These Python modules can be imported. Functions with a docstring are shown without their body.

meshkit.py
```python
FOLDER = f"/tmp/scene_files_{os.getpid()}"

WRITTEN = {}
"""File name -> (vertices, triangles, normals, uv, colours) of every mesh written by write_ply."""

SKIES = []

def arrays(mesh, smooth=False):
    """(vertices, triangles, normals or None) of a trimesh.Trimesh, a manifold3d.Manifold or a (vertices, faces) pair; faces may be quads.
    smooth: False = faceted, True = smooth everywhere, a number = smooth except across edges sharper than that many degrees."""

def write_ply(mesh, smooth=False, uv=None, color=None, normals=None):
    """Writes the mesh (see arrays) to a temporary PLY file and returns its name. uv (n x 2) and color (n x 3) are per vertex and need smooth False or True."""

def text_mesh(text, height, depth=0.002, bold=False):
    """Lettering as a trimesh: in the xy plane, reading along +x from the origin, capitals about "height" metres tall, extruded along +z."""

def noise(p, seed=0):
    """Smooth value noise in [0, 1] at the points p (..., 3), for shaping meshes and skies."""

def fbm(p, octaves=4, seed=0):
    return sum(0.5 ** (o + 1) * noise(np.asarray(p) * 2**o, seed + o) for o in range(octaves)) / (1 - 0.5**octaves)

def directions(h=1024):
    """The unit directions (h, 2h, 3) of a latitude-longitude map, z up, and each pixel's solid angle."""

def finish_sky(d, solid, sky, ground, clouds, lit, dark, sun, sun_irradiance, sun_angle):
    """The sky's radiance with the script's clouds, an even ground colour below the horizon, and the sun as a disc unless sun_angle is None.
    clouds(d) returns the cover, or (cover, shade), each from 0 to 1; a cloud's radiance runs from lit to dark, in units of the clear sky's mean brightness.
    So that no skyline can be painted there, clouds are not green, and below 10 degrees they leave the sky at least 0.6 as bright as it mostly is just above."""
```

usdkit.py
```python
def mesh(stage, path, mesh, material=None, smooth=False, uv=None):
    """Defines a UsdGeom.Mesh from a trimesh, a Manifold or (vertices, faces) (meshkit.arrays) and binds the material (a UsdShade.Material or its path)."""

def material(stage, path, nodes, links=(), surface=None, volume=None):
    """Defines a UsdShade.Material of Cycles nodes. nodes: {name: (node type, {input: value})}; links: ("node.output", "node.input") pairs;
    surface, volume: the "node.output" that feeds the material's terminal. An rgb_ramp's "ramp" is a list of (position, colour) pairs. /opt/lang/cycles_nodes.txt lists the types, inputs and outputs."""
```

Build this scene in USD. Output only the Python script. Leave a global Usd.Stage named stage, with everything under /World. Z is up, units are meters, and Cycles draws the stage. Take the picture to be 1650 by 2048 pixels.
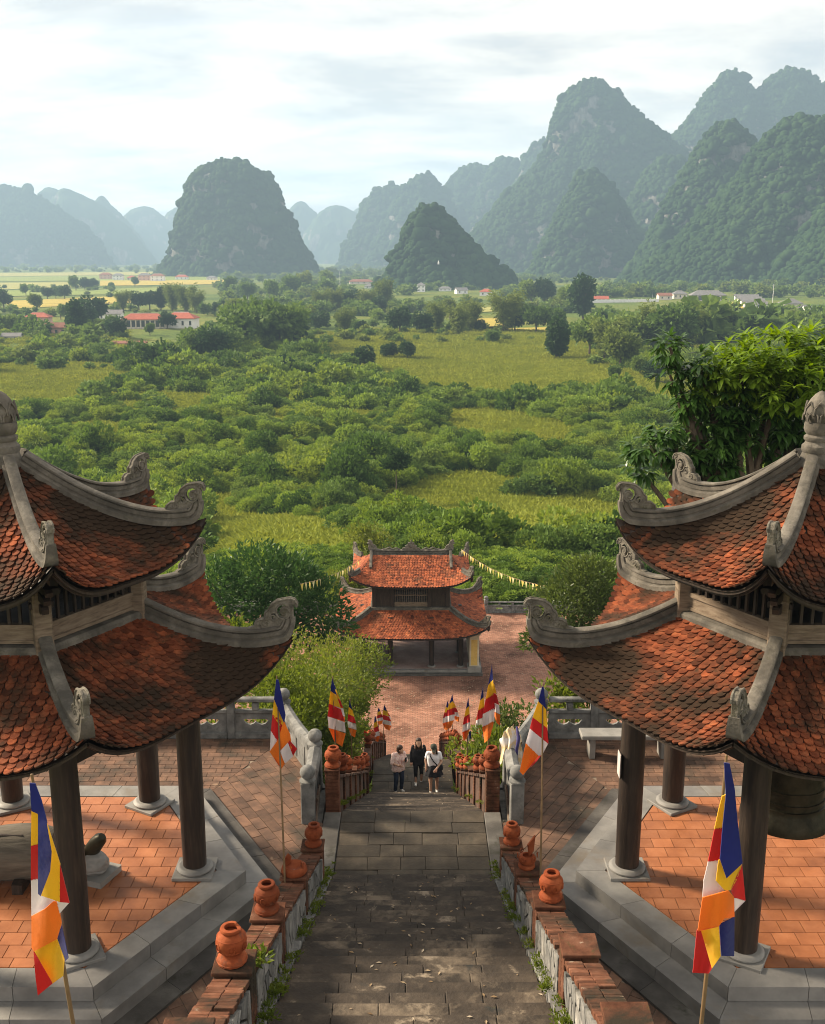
import math, random
import numpy as np, trimesh, usdkit, meshkit
import manifold3d as m3
import shapely
from shapely import geometry as sg, affinity
from shapely.ops import voronoi_diagram, unary_union
from pxr import Usd, UsdGeom, UsdLux, UsdShade, Gf, Sdf, Vt

stage = Usd.Stage.CreateInMemory()
UsdGeom.SetStageUpAxis(stage, UsdGeom.Tokens.z)
UsdGeom.Xform.Define(stage, '/World')
UsdGeom.Scope.Define(stage, '/World/Looks')
PI = math.pi

# ------------------------------------------------------------------ camera, sky, sun, exposure
CAM = np.array([0.0, 0.0, 9.9])
PITCH = math.radians(13.4)
FPX, PW, PH = 2150.0, 1650.0, 2048.0
cam = UsdGeom.Camera.Define(stage, '/World/camera')
cam.AddTranslateOp().Set(Gf.Vec3d(*CAM))
cam.AddRotateXOp().Set(90 - math.degrees(PITCH))
cam.CreateHorizontalApertureAttr(36.0)
cam.CreateVerticalApertureAttr(36.0 * PH / PW)
cam.CreateFocalLengthAttr(36.0 * FPX / PW)
cam.CreateClippingRangeAttr(Gf.Vec2f(0.1, 60000))
cam.CreateExposureAttr(1.25)

SUN_AZ, SUN_EL = math.radians(-70), math.radians(31)          # azimuth from +y (ahead) towards +x (right)
sdir = np.array([math.sin(SUN_AZ) * math.cos(SUN_EL), math.cos(SUN_AZ) * math.cos(SUN_EL), math.sin(SUN_EL)])
sun = UsdLux.DistantLight.Define(stage, '/World/sun')
sun.CreateNormalizeAttr(True)
sun.CreateIntensityAttr(1.25)
sun.CreateAngleAttr(10.0)
sun.CreateColorAttr(Gf.Vec3f(1.0, 0.85, 0.65))
_z = sdir / np.linalg.norm(sdir)
_x = np.cross([0, 0, 1.0], _z); _x /= np.linalg.norm(_x)
_y = np.cross(_z, _x)
sun.AddTransformOp().Set(Gf.Matrix4d(*_x, 0, *_y, 0, *_z, 0, 0, 0, 0, 1))

dome = UsdLux.DomeLight.Define(stage, '/World/sky')
dome.GetPrim().SetCustomDataByKey('kind', 'structure')
skym = usdkit.material(stage, '/World/Looks/sky_air', {
    'tc': ('texture_coordinate', {}),
    'sky': ('sky_texture', {'sky_type': 'single_scattering', 'sun_disc': False, 'sun_elevation': SUN_EL, 'sun_rotation': SUN_AZ, 'air_density': 1.0, 'aerosol_density': 2.5}),
    'sep': ('separate_xyz', {}),
    'za': ('math', {'math_type': 'add', 'value2': 0.16}),
    'dx': ('math', {'math_type': 'divide'}),
    'dy': ('math', {'math_type': 'divide'}),
    'cv': ('combine_xyz', {'z': 3.3}),
    'mp': ('mapping', {'scale': (0.75, 1.05, 1.0), 'rotation': (0, 0, 0.45)}),
    'n1': ('noise_texture', {'scale': 1.5, 'detail': 10.0, 'roughness': 0.58, 'distortion': 0.25}),
    'r1': ('rgb_ramp', {'ramp': [(0.34, (0, 0, 0)), (0.60, (1, 1, 1))]}),
    'n2': ('noise_texture', {'scale': 2.1, 'detail': 9.0, 'roughness': 0.58, 'distortion': 0.25}),
    'r2': ('rgb_ramp', {'ramp': [(0.38, (3.7, 3.6, 3.55)), (0.60, (6.9, 6.2, 5.3))]}),
    'cov': ('math', {'math_type': 'multiply_add', 'value2': 0.27, 'value3': 0.73}),
    'hs': ('hsv', {'saturation': 0.8, 'value': 1.0}),
    'mx': ('mix', {}),
    'bg': ('background_shader', {'strength': 0.085}),
}, [('tc.generated', 'sep.vector'), ('sep.z', 'za.value1'), ('sep.x', 'dx.value1'), ('za.value', 'dx.value2'), ('sep.y', 'dy.value1'), ('za.value', 'dy.value2'),
    ('dx.value', 'cv.x'), ('dy.value', 'cv.y'), ('cv.vector', 'mp.vector'), ('mp.vector', 'n1.vector'), ('mp.vector', 'n2.vector'),
    ('n1.fac', 'r1.fac'), ('n2.fac', 'r2.fac'), ('r1.color', 'cov.value1'), ('cov.value', 'mx.fac'), ('sky.color', 'hs.color'), ('hs.color', 'mx.color1'), ('r2.color', 'mx.color2'), ('mx.color', 'bg.color')],
    surface='bg.background')
UsdShade.MaterialBindingAPI.Apply(dome.GetPrim()).Bind(skym)


def ray(px, py):
    """direction (forward component 1 in y) through a pixel of the photograph."""
    a, b = (px - PW / 2) / FPX, (py - PH / 2) / FPX
    y = math.cos(PITCH) - b * math.sin(PITCH)
    z = -math.sin(PITCH) - b * math.cos(PITCH)
    return np.array([a / y, 1.0, z / y])

def at_d(px, py, d):
    return CAM + ray(px, py) * d

def at_z(px, py, z):
    r = ray(px, py)
    return CAM + r * ((z - CAM[2]) / r[2])

def project(p):
    p = np.asarray(p, float) - CAM
    zc = p[..., 1] * math.cos(PITCH) - p[..., 2] * math.sin(PITCH)
    yc = -p[..., 2] * math.cos(PITCH) - p[..., 1] * math.sin(PITCH)
    return PW / 2 + FPX * p[..., 0] / zc, PH / 2 + FPX * yc / zc, zc

# ------------------------------------------------------------------ naming, things and parts
_names = {}

def uniq(parent, name):
    n = _names.get((parent, name), 0)
    _names[(parent, name)] = n + 1
    return f'{parent}/{name}' + (f'_{n:03d}' if n else '')

def prop(prim, label=None, cat=None, group=None, kind=None):
    for k, v in (('label', label), ('category', cat), ('group', group), ('kind', kind)):
        if v:
            prim.SetCustomDataByKey(k, v)
    return prim

def pth(p):
    return '/World' if p is None else (p if isinstance(p, str) else str(p.GetPath()))

def thing(name, label, cat, loc=(0, 0, 0), rz=0, group=None, scale=None):
    x = UsdGeom.Xform.Define(stage, uniq('/World', name))
    x.AddTranslateOp().Set(Gf.Vec3d(*map(float, loc)))
    if rz:
        x.AddRotateZOp().Set(math.degrees(rz))
    if scale is not None:
        x.AddScaleOp().Set(Gf.Vec3f(*((scale,) * 3 if np.ndim(scale) == 0 else scale)))
    return prop(x.GetPrim(), label, cat, group)

def mesh(parent, name, geo, mat, label=None, smooth=False, tone=None, kind=None, cat=None, group=None):
    m = usdkit.mesh(stage, uniq(pth(parent), name), geo, mat, smooth=smooth)
    if tone is not None:
        n = len(m.GetPointsAttr().Get())
        t = np.full(n, tone, np.float32) if np.ndim(tone) == 0 else np.asarray(tone, np.float32)
        UsdGeom.PrimvarsAPI(m).CreatePrimvar('tone', Sdf.ValueTypeNames.FloatArray, 'vertex').Set(Vt.FloatArray.FromNumpy(t))
    return prop(m.GetPrim(), label, cat, group, kind)

def copy_of(src, name, label, cat, loc, rz=0, group=None, scale=None):
    t = thing(name, label, cat, loc, rz, group, scale)
    t.GetReferences().AddInternalReference(src if isinstance(src, Sdf.Path) else Sdf.Path(pth(src)))
    t.SetInstanceable(True)
    return t

def clsprim(name):
    c = stage.CreateClassPrim('/World/' + name) if False else stage.CreateClassPrim('/' + name)
    return c

def instancer(name, protos, pos, idx, scl, yaw, tilt=None, kind='stuff', label=None, cat=None, parent=None):
    """PointInstancer over prototype meshes [(mesh, material, smooth)]."""
    pi = UsdGeom.PointInstancer.Define(stage, uniq(pth(parent), name))
    base = str(pi.GetPath()) + '/shapes'
    UsdGeom.Scope.Define(stage, base)
    rel = pi.CreatePrototypesRel()
    for k, (g, mt, sm) in enumerate(protos):
        p = usdkit.mesh(stage, f'{base}/shape_{k:03d}' if k else f'{base}/shape', g, mt, smooth=sm)
        rel.AddTarget(p.GetPath())
    pi.CreatePositionsAttr(Vt.Vec3fArray.FromNumpy(np.asarray(pos, np.float32)))
    pi.CreateProtoIndicesAttr(Vt.IntArray.FromNumpy(np.asarray(idx, np.int32)))
    s = np.asarray(scl, np.float32)
    s = np.repeat(s[:, None], 3, 1) if s.ndim == 1 else s
    pi.CreateScalesAttr(Vt.Vec3fArray.FromNumpy(s))
    q = np.zeros((len(pos), 4), np.float32)
    q[:, 0] = np.cos(np.asarray(yaw) / 2); q[:, 3] = np.sin(np.asarray(yaw) / 2)
    pi.CreateOrientationsAttr(Vt.QuathArray([Gf.Quath(*map(float, x)) for x in q]))
    return prop(pi.GetPrim(), label, cat, None, kind)

# ------------------------------------------------------------------ materials
def M(name, cols, scale=4.0, mirrored=False, detail=5.0, rough=0.8, bump=0.0, bscale=25.0, bdist=0.02, tone=None, moss=None, spec=0.3, stretch=None, lo=0.3, hi=0.7, coord='geometry.position', extra=None, sheen=0, metallic=0.0, dist=0.0, streak=None):
    """principled surface: noise-driven colour ramp, optional per-piece tone (primvar), optional grown-over patches, bump."""
    n, l = {}, []
    c0, c1 = coord.split('.')
    n['co'] = ('geometry' if c0 == 'geometry' else c0, {})
    src = 'co.' + c1
    if stretch is not None:
        n['mp'] = ('mapping', {'scale': stretch}); l.append((src, 'mp.vector')); src = 'mp.vector'
    n['ns'] = ('noise_texture', {'scale': scale, 'detail': detail, 'roughness': 0.6, 'distortion': dist}); l.append((src, 'ns.vector'))
    k = len(cols)
    n['rp'] = ('rgb_ramp', {'ramp': [(lo + (hi - lo) * i / max(k - 1, 1), c) for i, c in enumerate(cols)]}); l.append(('ns.fac', 'rp.fac'))
    col = 'rp.color'
    if tone:
        n['ta'] = ('attribute', {'attribute': 'tone'})
        n['tr'] = ('rgb_ramp', {'ramp': tone}); l.append(('ta.fac', 'tr.fac'))
        n['tm'] = ('mix', {'mix_type': 'multiply', 'fac': 1.0}); l += [(col, 'tm.color1'), ('tr.color', 'tm.color2')]
        col = 'tm.color'
    for q, (ms, mlo, mhi, mc) in enumerate(moss or []):
        n[f'mn{q}'] = ('noise_texture', {'scale': ms, 'detail': 8.0, 'roughness': 0.68, 'distortion': 0.3}); l.append((('cx.vector' if mirrored and q == 0 else 'co.' + c1), f'mn{q}.vector'))
        n[f'mr{q}'] = ('rgb_ramp', {'ramp': [(mlo, (0, 0, 0)), (mhi, (1, 1, 1))]}); l.append((f'mn{q}.fac', f'mr{q}.fac'))
        n[f'mm{q}'] = ('mix', {'color2': mc}); l += [(f'mr{q}.color', f'mm{q}.fac'), (col, f'mm{q}.color1')]
        col = f'mm{q}.color'
    if mirrored:
        n['sx'] = ('separate_xyz', {}); n['ax'] = ('math', {'math_type': 'absolute'}); n['cx'] = ('combine_xyz', {})
        l += [('co.' + c1, 'sx.vector'), ('sx.x', 'ax.value1'), ('ax.value', 'cx.x'), ('sx.y', 'cx.y'), ('sx.z', 'cx.z')]
    n['p'] = ('principled_bsdf', {'roughness': rough, 'specular_ior_level': spec, 'metallic': metallic, 'sheen_weight': sheen}); l.append((col, 'p.base_color'))
    if bump:
        n['bn'] = ('noise_texture', {'scale': bscale, 'detail': 6.0, 'roughness': 0.6}); l.append((src, 'bn.vector'))
        n['bp'] = ('bump', {'strength': bump, 'distance': bdist}); l += [('bn.fac', 'bp.height'), ('bp.normal', 'p.normal')]
    return usdkit.material(stage, '/World/Looks/' + name, n, l, surface='p.BSDF')

def leafmat(name, cols, trans=0.35, rough=0.55, per='object_info.random', nscale=0.5, spec=0.25):
    """foliage: colour varies per copy and across the crown, light passes through."""
    n = {'oi': ('object_info', {}), 'g': ('geometry', {}), 'ns': ('noise_texture', {'scale': nscale, 'detail': 3.0}),
         'ad': ('math', {'math_type': 'multiply_add', 'value2': 0.40}), 'a2': ('math', {'math_type': 'multiply_add', 'value2': 0.5}),
         'rp': ('rgb_ramp', {'ramp': [(i / (len(cols) - 1), c) for i, c in enumerate(cols)]}),
         'p': ('principled_bsdf', {'roughness': rough, 'specular_ior_level': spec}),
         'hs': ('hsv', {'hue': 0.49, 'saturation': 1.1, 'value': 1.3}),
         't': ('translucent_bsdf', {}), 'm': ('mix_closure', {'fac': trans})}
    l = [('g.position', 'ns.vector'), ('oi.random', 'ad.value1'), ('ns.fac', 'a2.value1'), ('g.random_per_island', 'iv.value1'), ('iv.value', 'a2.value3'), ('a2.value', 'ad.value3'),
         ('ad.value', 'rp.fac'), ('rp.color', 'p.base_color'), ('rp.color', 'hs.color'), ('hs.color', 't.color'), ('p.BSDF', 'm.closure1'), ('t.BSDF', 'm.closure2')]
    n['iv'] = ('math', {'math_type': 'multiply_add', 'value2': 0.25, 'value3': -0.10})
    return usdkit.material(stage, '/World/Looks/' + name, n, l, surface='m.closure')

def rock_forest(name, cols, rock, scale=0.02):
    n = {'g': ('geometry', {}), 'ns': ('noise_texture', {'scale': scale, 'detail': 9.0, 'roughness': 0.7}), 'rp': ('rgb_ramp', {'ramp': [(0.3, cols[0]), (0.5, cols[1]), (0.7, cols[2])]}),
         'n2': ('noise_texture', {'scale': 0.09, 'detail': 7.0, 'roughness': 0.72}), 'mp': ('mapping', {'scale': (1, 1, .22)}), 'at': ('attribute', {'attribute': 'tone'}),
         'r2': ('rgb_ramp', {'ramp': [(0.40, (.30, .28, .25)), (0.62, (1, 1, 1))]}), 'mu': ('mix', {'mix_type': 'multiply', 'fac': 1.0, 'color2': rock}), 'sr': ('rgb_ramp', {'ramp': [(.35, (0, 0, 0)), (.6, (1, 1, 1))]}),
         'mx': ('mix', {}), 'p': ('principled_bsdf', {'roughness': 0.95, 'specular_ior_level': 0.1}),
         'bn': ('noise_texture', {'scale': 0.12, 'detail': 6.0}), 'bp': ('bump', {'strength': 1.0, 'distance': 8.0})}
    l = [('g.position', 'ns.vector'), ('ns.fac', 'rp.fac'), ('g.position', 'mp.vector'), ('mp.vector', 'n2.vector'), ('n2.fac', 'r2.fac'), ('r2.color', 'mu.color1'), ('at.fac', 'sr.fac'), ('sr.color', 'mx.fac'), ('mu.color', 'mx.color2'), ('rp.color', 'mx.color1'), ('mx.color', 'p.base_color'), ('g.position', 'bn.vector'), ('bn.fac', 'bp.height'), ('bp.normal', 'p.normal')]
    return usdkit.material(stage, '/World/Looks/' + name, n, l, surface='p.BSDF')

# ------------------------------------------------------------------ shape helpers
def cat(*ms):
    ms = [m for m in ms if m is not None]
    return trimesh.util.concatenate(ms)

def box(sx, sy, sz, c=(0, 0, 0), rz=0, bev=0.0):
    """box centred at c; a bevelled one has its edges cut."""
    if bev:
        b = np.array([[x, y, z] for x in (-1, 1) for y in (-1, 1) for z in (-1, 1)], float) * np.array([sx, sy, sz]) / 2
        pts = []
        for p in b:
            s = np.sign(p)
            for k in range(3):
                q = p.copy(); q[(k + 1) % 3] -= s[(k + 1) % 3] * bev; q[(k + 2) % 3] -= s[(k + 2) % 3] * bev
                pts.append(q)
        m = trimesh.convex.convex_hull(np.array(pts))
    else:
        m = trimesh.creation.box((sx, sy, sz))
    if rz:
        m.apply_transform(trimesh.transformations.rotation_matrix(rz, [0, 0, 1]))
    m.apply_translation(c)
    return m

def revolve(prof, n=24):
    """prof: [(r, z)] bottom to top -> closed turned mesh, no uv."""
    prof = np.asarray(prof, float)
    a = np.arange(n) * 2 * PI / n
    v = np.stack([prof[:, None, 0] * np.cos(a), prof[:, None, 0] * np.sin(a), np.repeat(prof[:, 1:2], n, 1)], -1).reshape(-1, 3)
    i, j = np.meshgrid(np.arange(len(prof) - 1), np.arange(n), indexing='ij')
    A, B, C, D = i * n + j, i * n + (j + 1) % n, (i + 1) * n + (j + 1) % n, (i + 1) * n + j
    f = np.vstack([np.stack([A, B, C], -1).reshape(-1, 3), np.stack([A, C, D], -1).reshape(-1, 3)])
    return trimesh.Trimesh(v, f, process=False)

def tube(path, r, n=6, cap=True):
    path = np.asarray(path, float)
    r = np.broadcast_to(np.asarray(r, float), (len(path),))
    t = np.gradient(path, axis=0); t /= np.linalg.norm(t, axis=1, keepdims=True) + 1e-12
    ref = np.array([0, 0, 1.0]) if abs(t[0][2]) < 0.9 else np.array([1.0, 0, 0])
    v = []
    for p, d, q in zip(path, t, r):
        a = np.cross(d, ref)
        if np.linalg.norm(a) < 1e-3:
            a = np.cross(d, [0, 1.0, 0.1])
        a /= np.linalg.norm(a); b = np.cross(d, a)
        g = np.arange(n) * 2 * PI / n
        v.append(p + q * (np.cos(g)[:, None] * a + np.sin(g)[:, None] * b))
    v = np.vstack(v)
    i, j = np.meshgrid(np.arange(len(path) - 1), np.arange(n), indexing='ij')
    A, B, C, D = i * n + j, i * n + (j + 1) % n, (i + 1) * n + (j + 1) % n, (i + 1) * n + j
    f = np.vstack([np.stack([A, B, C], -1).reshape(-1, 3), np.stack([A, C, D], -1).reshape(-1, 3)])
    if cap:
        k = len(v); v = np.vstack([v, path[0], path[-1]])
        e = (len(path) - 1) * n
        f = np.vstack([f, [[k, (q + 1) % n, q] for q in range(n)], [[k + 1, e + q, e + (q + 1) % n] for q in range(n)]])
    return trimesh.Trimesh(v, f, process=False)

def tri_idx(prof):
    prof = np.asarray(prof, float)
    v, f = trimesh.creation.triangulate_polygon(sg.Polygon(prof), engine='earcut')
    near = np.argmin(((v[:, None, :2] - prof[None]) ** 2).sum(-1), 1)
    return near[f]

def sweep(path, lat, prof, scales=None, closed=False):
    """profile [(l, n)] swept along a path; lat: the constant sideways vector."""
    path = np.asarray(path, float); lat = np.asarray(lat, float)
    t = np.gradient(path, axis=0); t /= np.linalg.norm(t, axis=1, keepdims=True)
    nn = np.cross(lat, t); nn *= np.where(nn[:, 2:3] < -0.2, -1, 1)
    if nn[0][2] < 0: nn = -nn
    for k in range(1, len(nn)):
        if nn[k] @ nn[k - 1] < 0: nn[k] = -nn[k]
    prof = np.asarray(prof, float); k = len(prof)
    sc = np.ones(len(path)) if scales is None else np.asarray(scales)
    v = (path[:, None] + sc[:, None, None] * (prof[None, :, :1] * lat + prof[None, :, 1:] * nn[:, None])).reshape(-1, 3)
    i, j = np.meshgrid(np.arange(len(path) - 1), np.arange(k), indexing='ij')
    A, B, C, D = i * k + j, i * k + (j + 1) % k, (i + 1) * k + (j + 1) % k, (i + 1) * k + j
    f = np.vstack([np.stack([A, B, C], -1).reshape(-1, 3), np.stack([A, C, D], -1).reshape(-1, 3)])
    e = (len(path) - 1) * k
    tri = tri_idx(prof)
    if len(tri):
        f = np.vstack([f, tri[:, ::-1], tri + e])
    m = trimesh.Trimesh(v, f, process=False)
    m.fix_normals()
    return m

def extr(poly, h, z0=0.0):
    """shapely polygon -> solid from z0 to z0 + h."""
    ms = [trimesh.creation.extrude_polygon(g, h, engine='earcut') for g in getattr(poly, 'geoms', [poly]) if g.area > 1e-6]
    m = cat(*ms); m.apply_translation((0, 0, z0))
    return m

def stand(m, o, u, w):
    """a solid drawn in (x, y) with thickness z -> stood up: x along u, y along world z, thickness along w, origin o."""
    u, w = np.asarray(u, float), np.asarray(w, float)
    T = np.eye(4); T[:3, 0] = u; T[:3, 1] = (0, 0, 1); T[:3, 2] = w; T[:3, 3] = o
    m = m.copy(); m.apply_transform(T)
    if np.linalg.det(T[:3, :3]) < 0:
        m.invert()
    return m

def grid(xs, ys, zf):
    X, Y = np.meshgrid(xs, ys, indexing='ij')
    Z = zf(X, Y)
    n, m_ = X.shape
    v = np.stack([X, Y, Z], -1).reshape(-1, 3)
    i, j = np.meshgrid(np.arange(n - 1), np.arange(m_ - 1), indexing='ij')
    A, B, C, D = i * m_ + j, (i + 1) * m_ + j, (i + 1) * m_ + j + 1, i * m_ + j + 1
    f = np.vstack([np.stack([A, B, C], -1).reshape(-1, 3), np.stack([A, C, D], -1).reshape(-1, 3)])
    return trimesh.Trimesh(v, f, process=False)

def sstep(a, b, x):
    t = np.clip((np.asarray(x, float) - a) / (b - a), 0, 1)
    return t * t * (3 - 2 * t)

def fbm2(x, y, s, seed=0, oct=4):
    x, y = np.broadcast_arrays(np.asarray(x, float), np.asarray(y, float))
    return meshkit.fbm(np.stack([x / s, y / s, np.zeros_like(x) + seed * 3.7], -1), oct, seed)
# ------------------------------------------------------------------ land: one ground sheet, hills, forest on them
LAND = -32.0
UP_Y0, UP_Y1 = 15.6, 17.9           # the landing of the stairs (z = 0)
STEP_T, STEP_R = 0.34, 0.145        # upper flight: tread, riser
# lower stairs: a flight, a short landing, a second flight
L1_N, L1_T, L1_R = 39, 0.333, 0.1667
LAND2_Y0 = UP_Y1 + L1_N * L1_T
LAND2_Y1, LAND2_Z = 33.0, -L1_N * L1_R
L2_N, L2_T, L2_R = 63, 0.335, 0.1603
Y_BOT = LAND2_Y1 + L2_N * L2_T      # foot of the stairs
PLAZA = LAND2_Z - L2_N * L2_R
TREADS = [(UP_Y1 + (i - 1) * L1_T, UP_Y1 + i * L1_T, -i * L1_R) for i in range(1, L1_N)] + [(LAND2_Y0 - L1_T, LAND2_Y1, LAND2_Z)] + [(LAND2_Y1 + (i - 1) * L2_T, LAND2_Y1 + i * L2_T, LAND2_Z - i * L2_R) for i in range(1, L2_N)]
stair_h = lambda y: np.interp(y, [UP_Y0 - 40 * STEP_T, UP_Y0, UP_Y1, LAND2_Y0, LAND2_Y1, Y_BOT, Y_BOT + 1], [40 * STEP_R, 0, 0, LAND2_Z, LAND2_Z, PLAZA, PLAZA])
def tread_z(y):
    return next(z for a, b, z in TREADS if a <= y < b)
GATE = np.array([-0.10, 68.7, PLAZA])

def land_z(x, y):
    x, y = np.asarray(x, float), np.asarray(y, float)
    slope = stair_h(y) - 0.45 - .35 * sstep(20, 22, y)
    z = np.where(y < 20.5, -0.75, np.maximum(slope, PLAZA - 0.35))
    z = np.where(np.abs(x) > 1.9, z + (fbm2(x, y, 7, 5) - 0.5) * 1.6 * sstep(21, 26, y) * sstep(62, 50, y) - 0.25, z - 0.6)
    side = sstep(14, 30, np.abs(x))                                   # the temple hill falls away to both sides
    z = z - side * sstep(16, 40, y) * 5
    low = LAND + (fbm2(x, y, 60, 2) - 0.5) * 5.0 * sstep(1300, 300, y) + (fbm2(x, y, 300, 3) - 0.5) * 3.0 * sstep(2500, 700, y)
    t = np.maximum(sstep(80, 190, y + 0.35 * np.maximum(np.abs(x) - 18, 0)), sstep(30, 110, np.abs(x)))
    z = z * (1 - t) + low * t
    return np.where(y < 4, np.minimum(z, -0.75), z)

m_ground = usdkit.material(stage, '/World/Looks/meadow', {
    'g': ('geometry', {}), 'n1': ('noise_texture', {'scale': 0.012, 'detail': 6.0, 'roughness': 0.6}), 'n2': ('noise_texture', {'scale': 0.25, 'detail': 7.0, 'roughness': 0.7}),
    'r1': ('rgb_ramp', {'ramp': [(0.30, (0.055, 0.095, 0.016)), (0.48, (0.095, 0.135, 0.024)), (0.62, (0.16, 0.17, 0.032)), (0.72, (0.19, 0.165, 0.042))]}),
    'r2': ('rgb_ramp', {'ramp': [(0.3, (0.55, 0.55, 0.5)), (0.7, (1.25, 1.25, 1.2))]}),
    'm': ('mix', {'mix_type': 'multiply', 'fac': 1.0}), 'p': ('principled_bsdf', {'roughness': 0.95, 'specular_ior_level': 0.1}),
    'bn': ('noise_texture', {'scale': 1.2, 'detail': 5.0}), 'bp': ('bump', {'strength': 0.8, 'distance': 0.6})},
    [('g.position', 'n1.vector'), ('g.position', 'n2.vector'), ('n1.fac', 'r1.fac'), ('n2.fac', 'r2.fac'), ('r1.color', 'm.color1'), ('r2.color', 'm.color2'), ('m.color', 'p.base_color'),
     ('g.position', 'bn.vector'), ('bn.fac', 'bp.height'), ('bp.normal', 'p.normal')], surface='p.BSDF')
_xs = np.concatenate([-np.geomspace(8800, 60, 46)[:-1], np.linspace(-60, 60, 81), np.geomspace(60, 8800, 46)[1:]])
_ys = np.concatenate([np.linspace(-300, 0, 7)[:-1], np.linspace(0, 110, 89), np.geomspace(112, 9000, 150)])
mesh(None, 'ground', grid(_xs, _ys, land_z), m_ground, smooth=True, kind='structure')

# air: pale haze over the whole valley
hz = trimesh.creation.box((18200, 10200, 720)); hz.apply_translation((0, 4300, 360 - 40))
m_haze = usdkit.material(stage, '/World/Looks/haze_air', {'v': ('principled_volume', {'color': (0.52, 0.755, 1.0), 'density': 0.000145, 'anisotropy': 0.2})}, [], volume='v.volume')
mesh(None, 'haze', hz, m_haze, kind='stuff')

m_hill = rock_forest('hill_cover', [(0.016, 0.036, 0.016), (0.026, 0.052, 0.022), (0.040, 0.070, 0.026)], (0.20, 0.195, 0.18))
m_wood = leafmat('hill_trees', [(0.014, 0.036, 0.014), (0.026, 0.056, 0.019), (0.042, 0.080, 0.024), (0.074, 0.115, 0.032)], trans=0.25, rough=0.9, nscale=0.01, spec=0.05)
rng = np.random.default_rng(11)

def blob(seed, n=26, flat=0.8):
    """one ragged tree crown of a far wood: overlapping small leafy caps."""
    r = np.random.default_rng(seed)
    ms = []
    for k in range(5):
        s = trimesh.creation.icosphere(1, 1.0)
        d = 1 + 0.35 * (r.random(len(s.vertices)) - 0.5)
        s.vertices = s.vertices * d[:, None] * np.array([0.42, 0.42, 0.36]) * (0.7 + 0.5 * r.random())
        a = r.random() * 2 * PI
        q = 0.0 if k == 0 else 0.32
        s.apply_translation((math.cos(a) * q, math.sin(a) * q, (0.35 if k == 0 else 0.05) + 0.3 * r.random()))
        ms.append(s)
    return cat(*ms)

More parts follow.
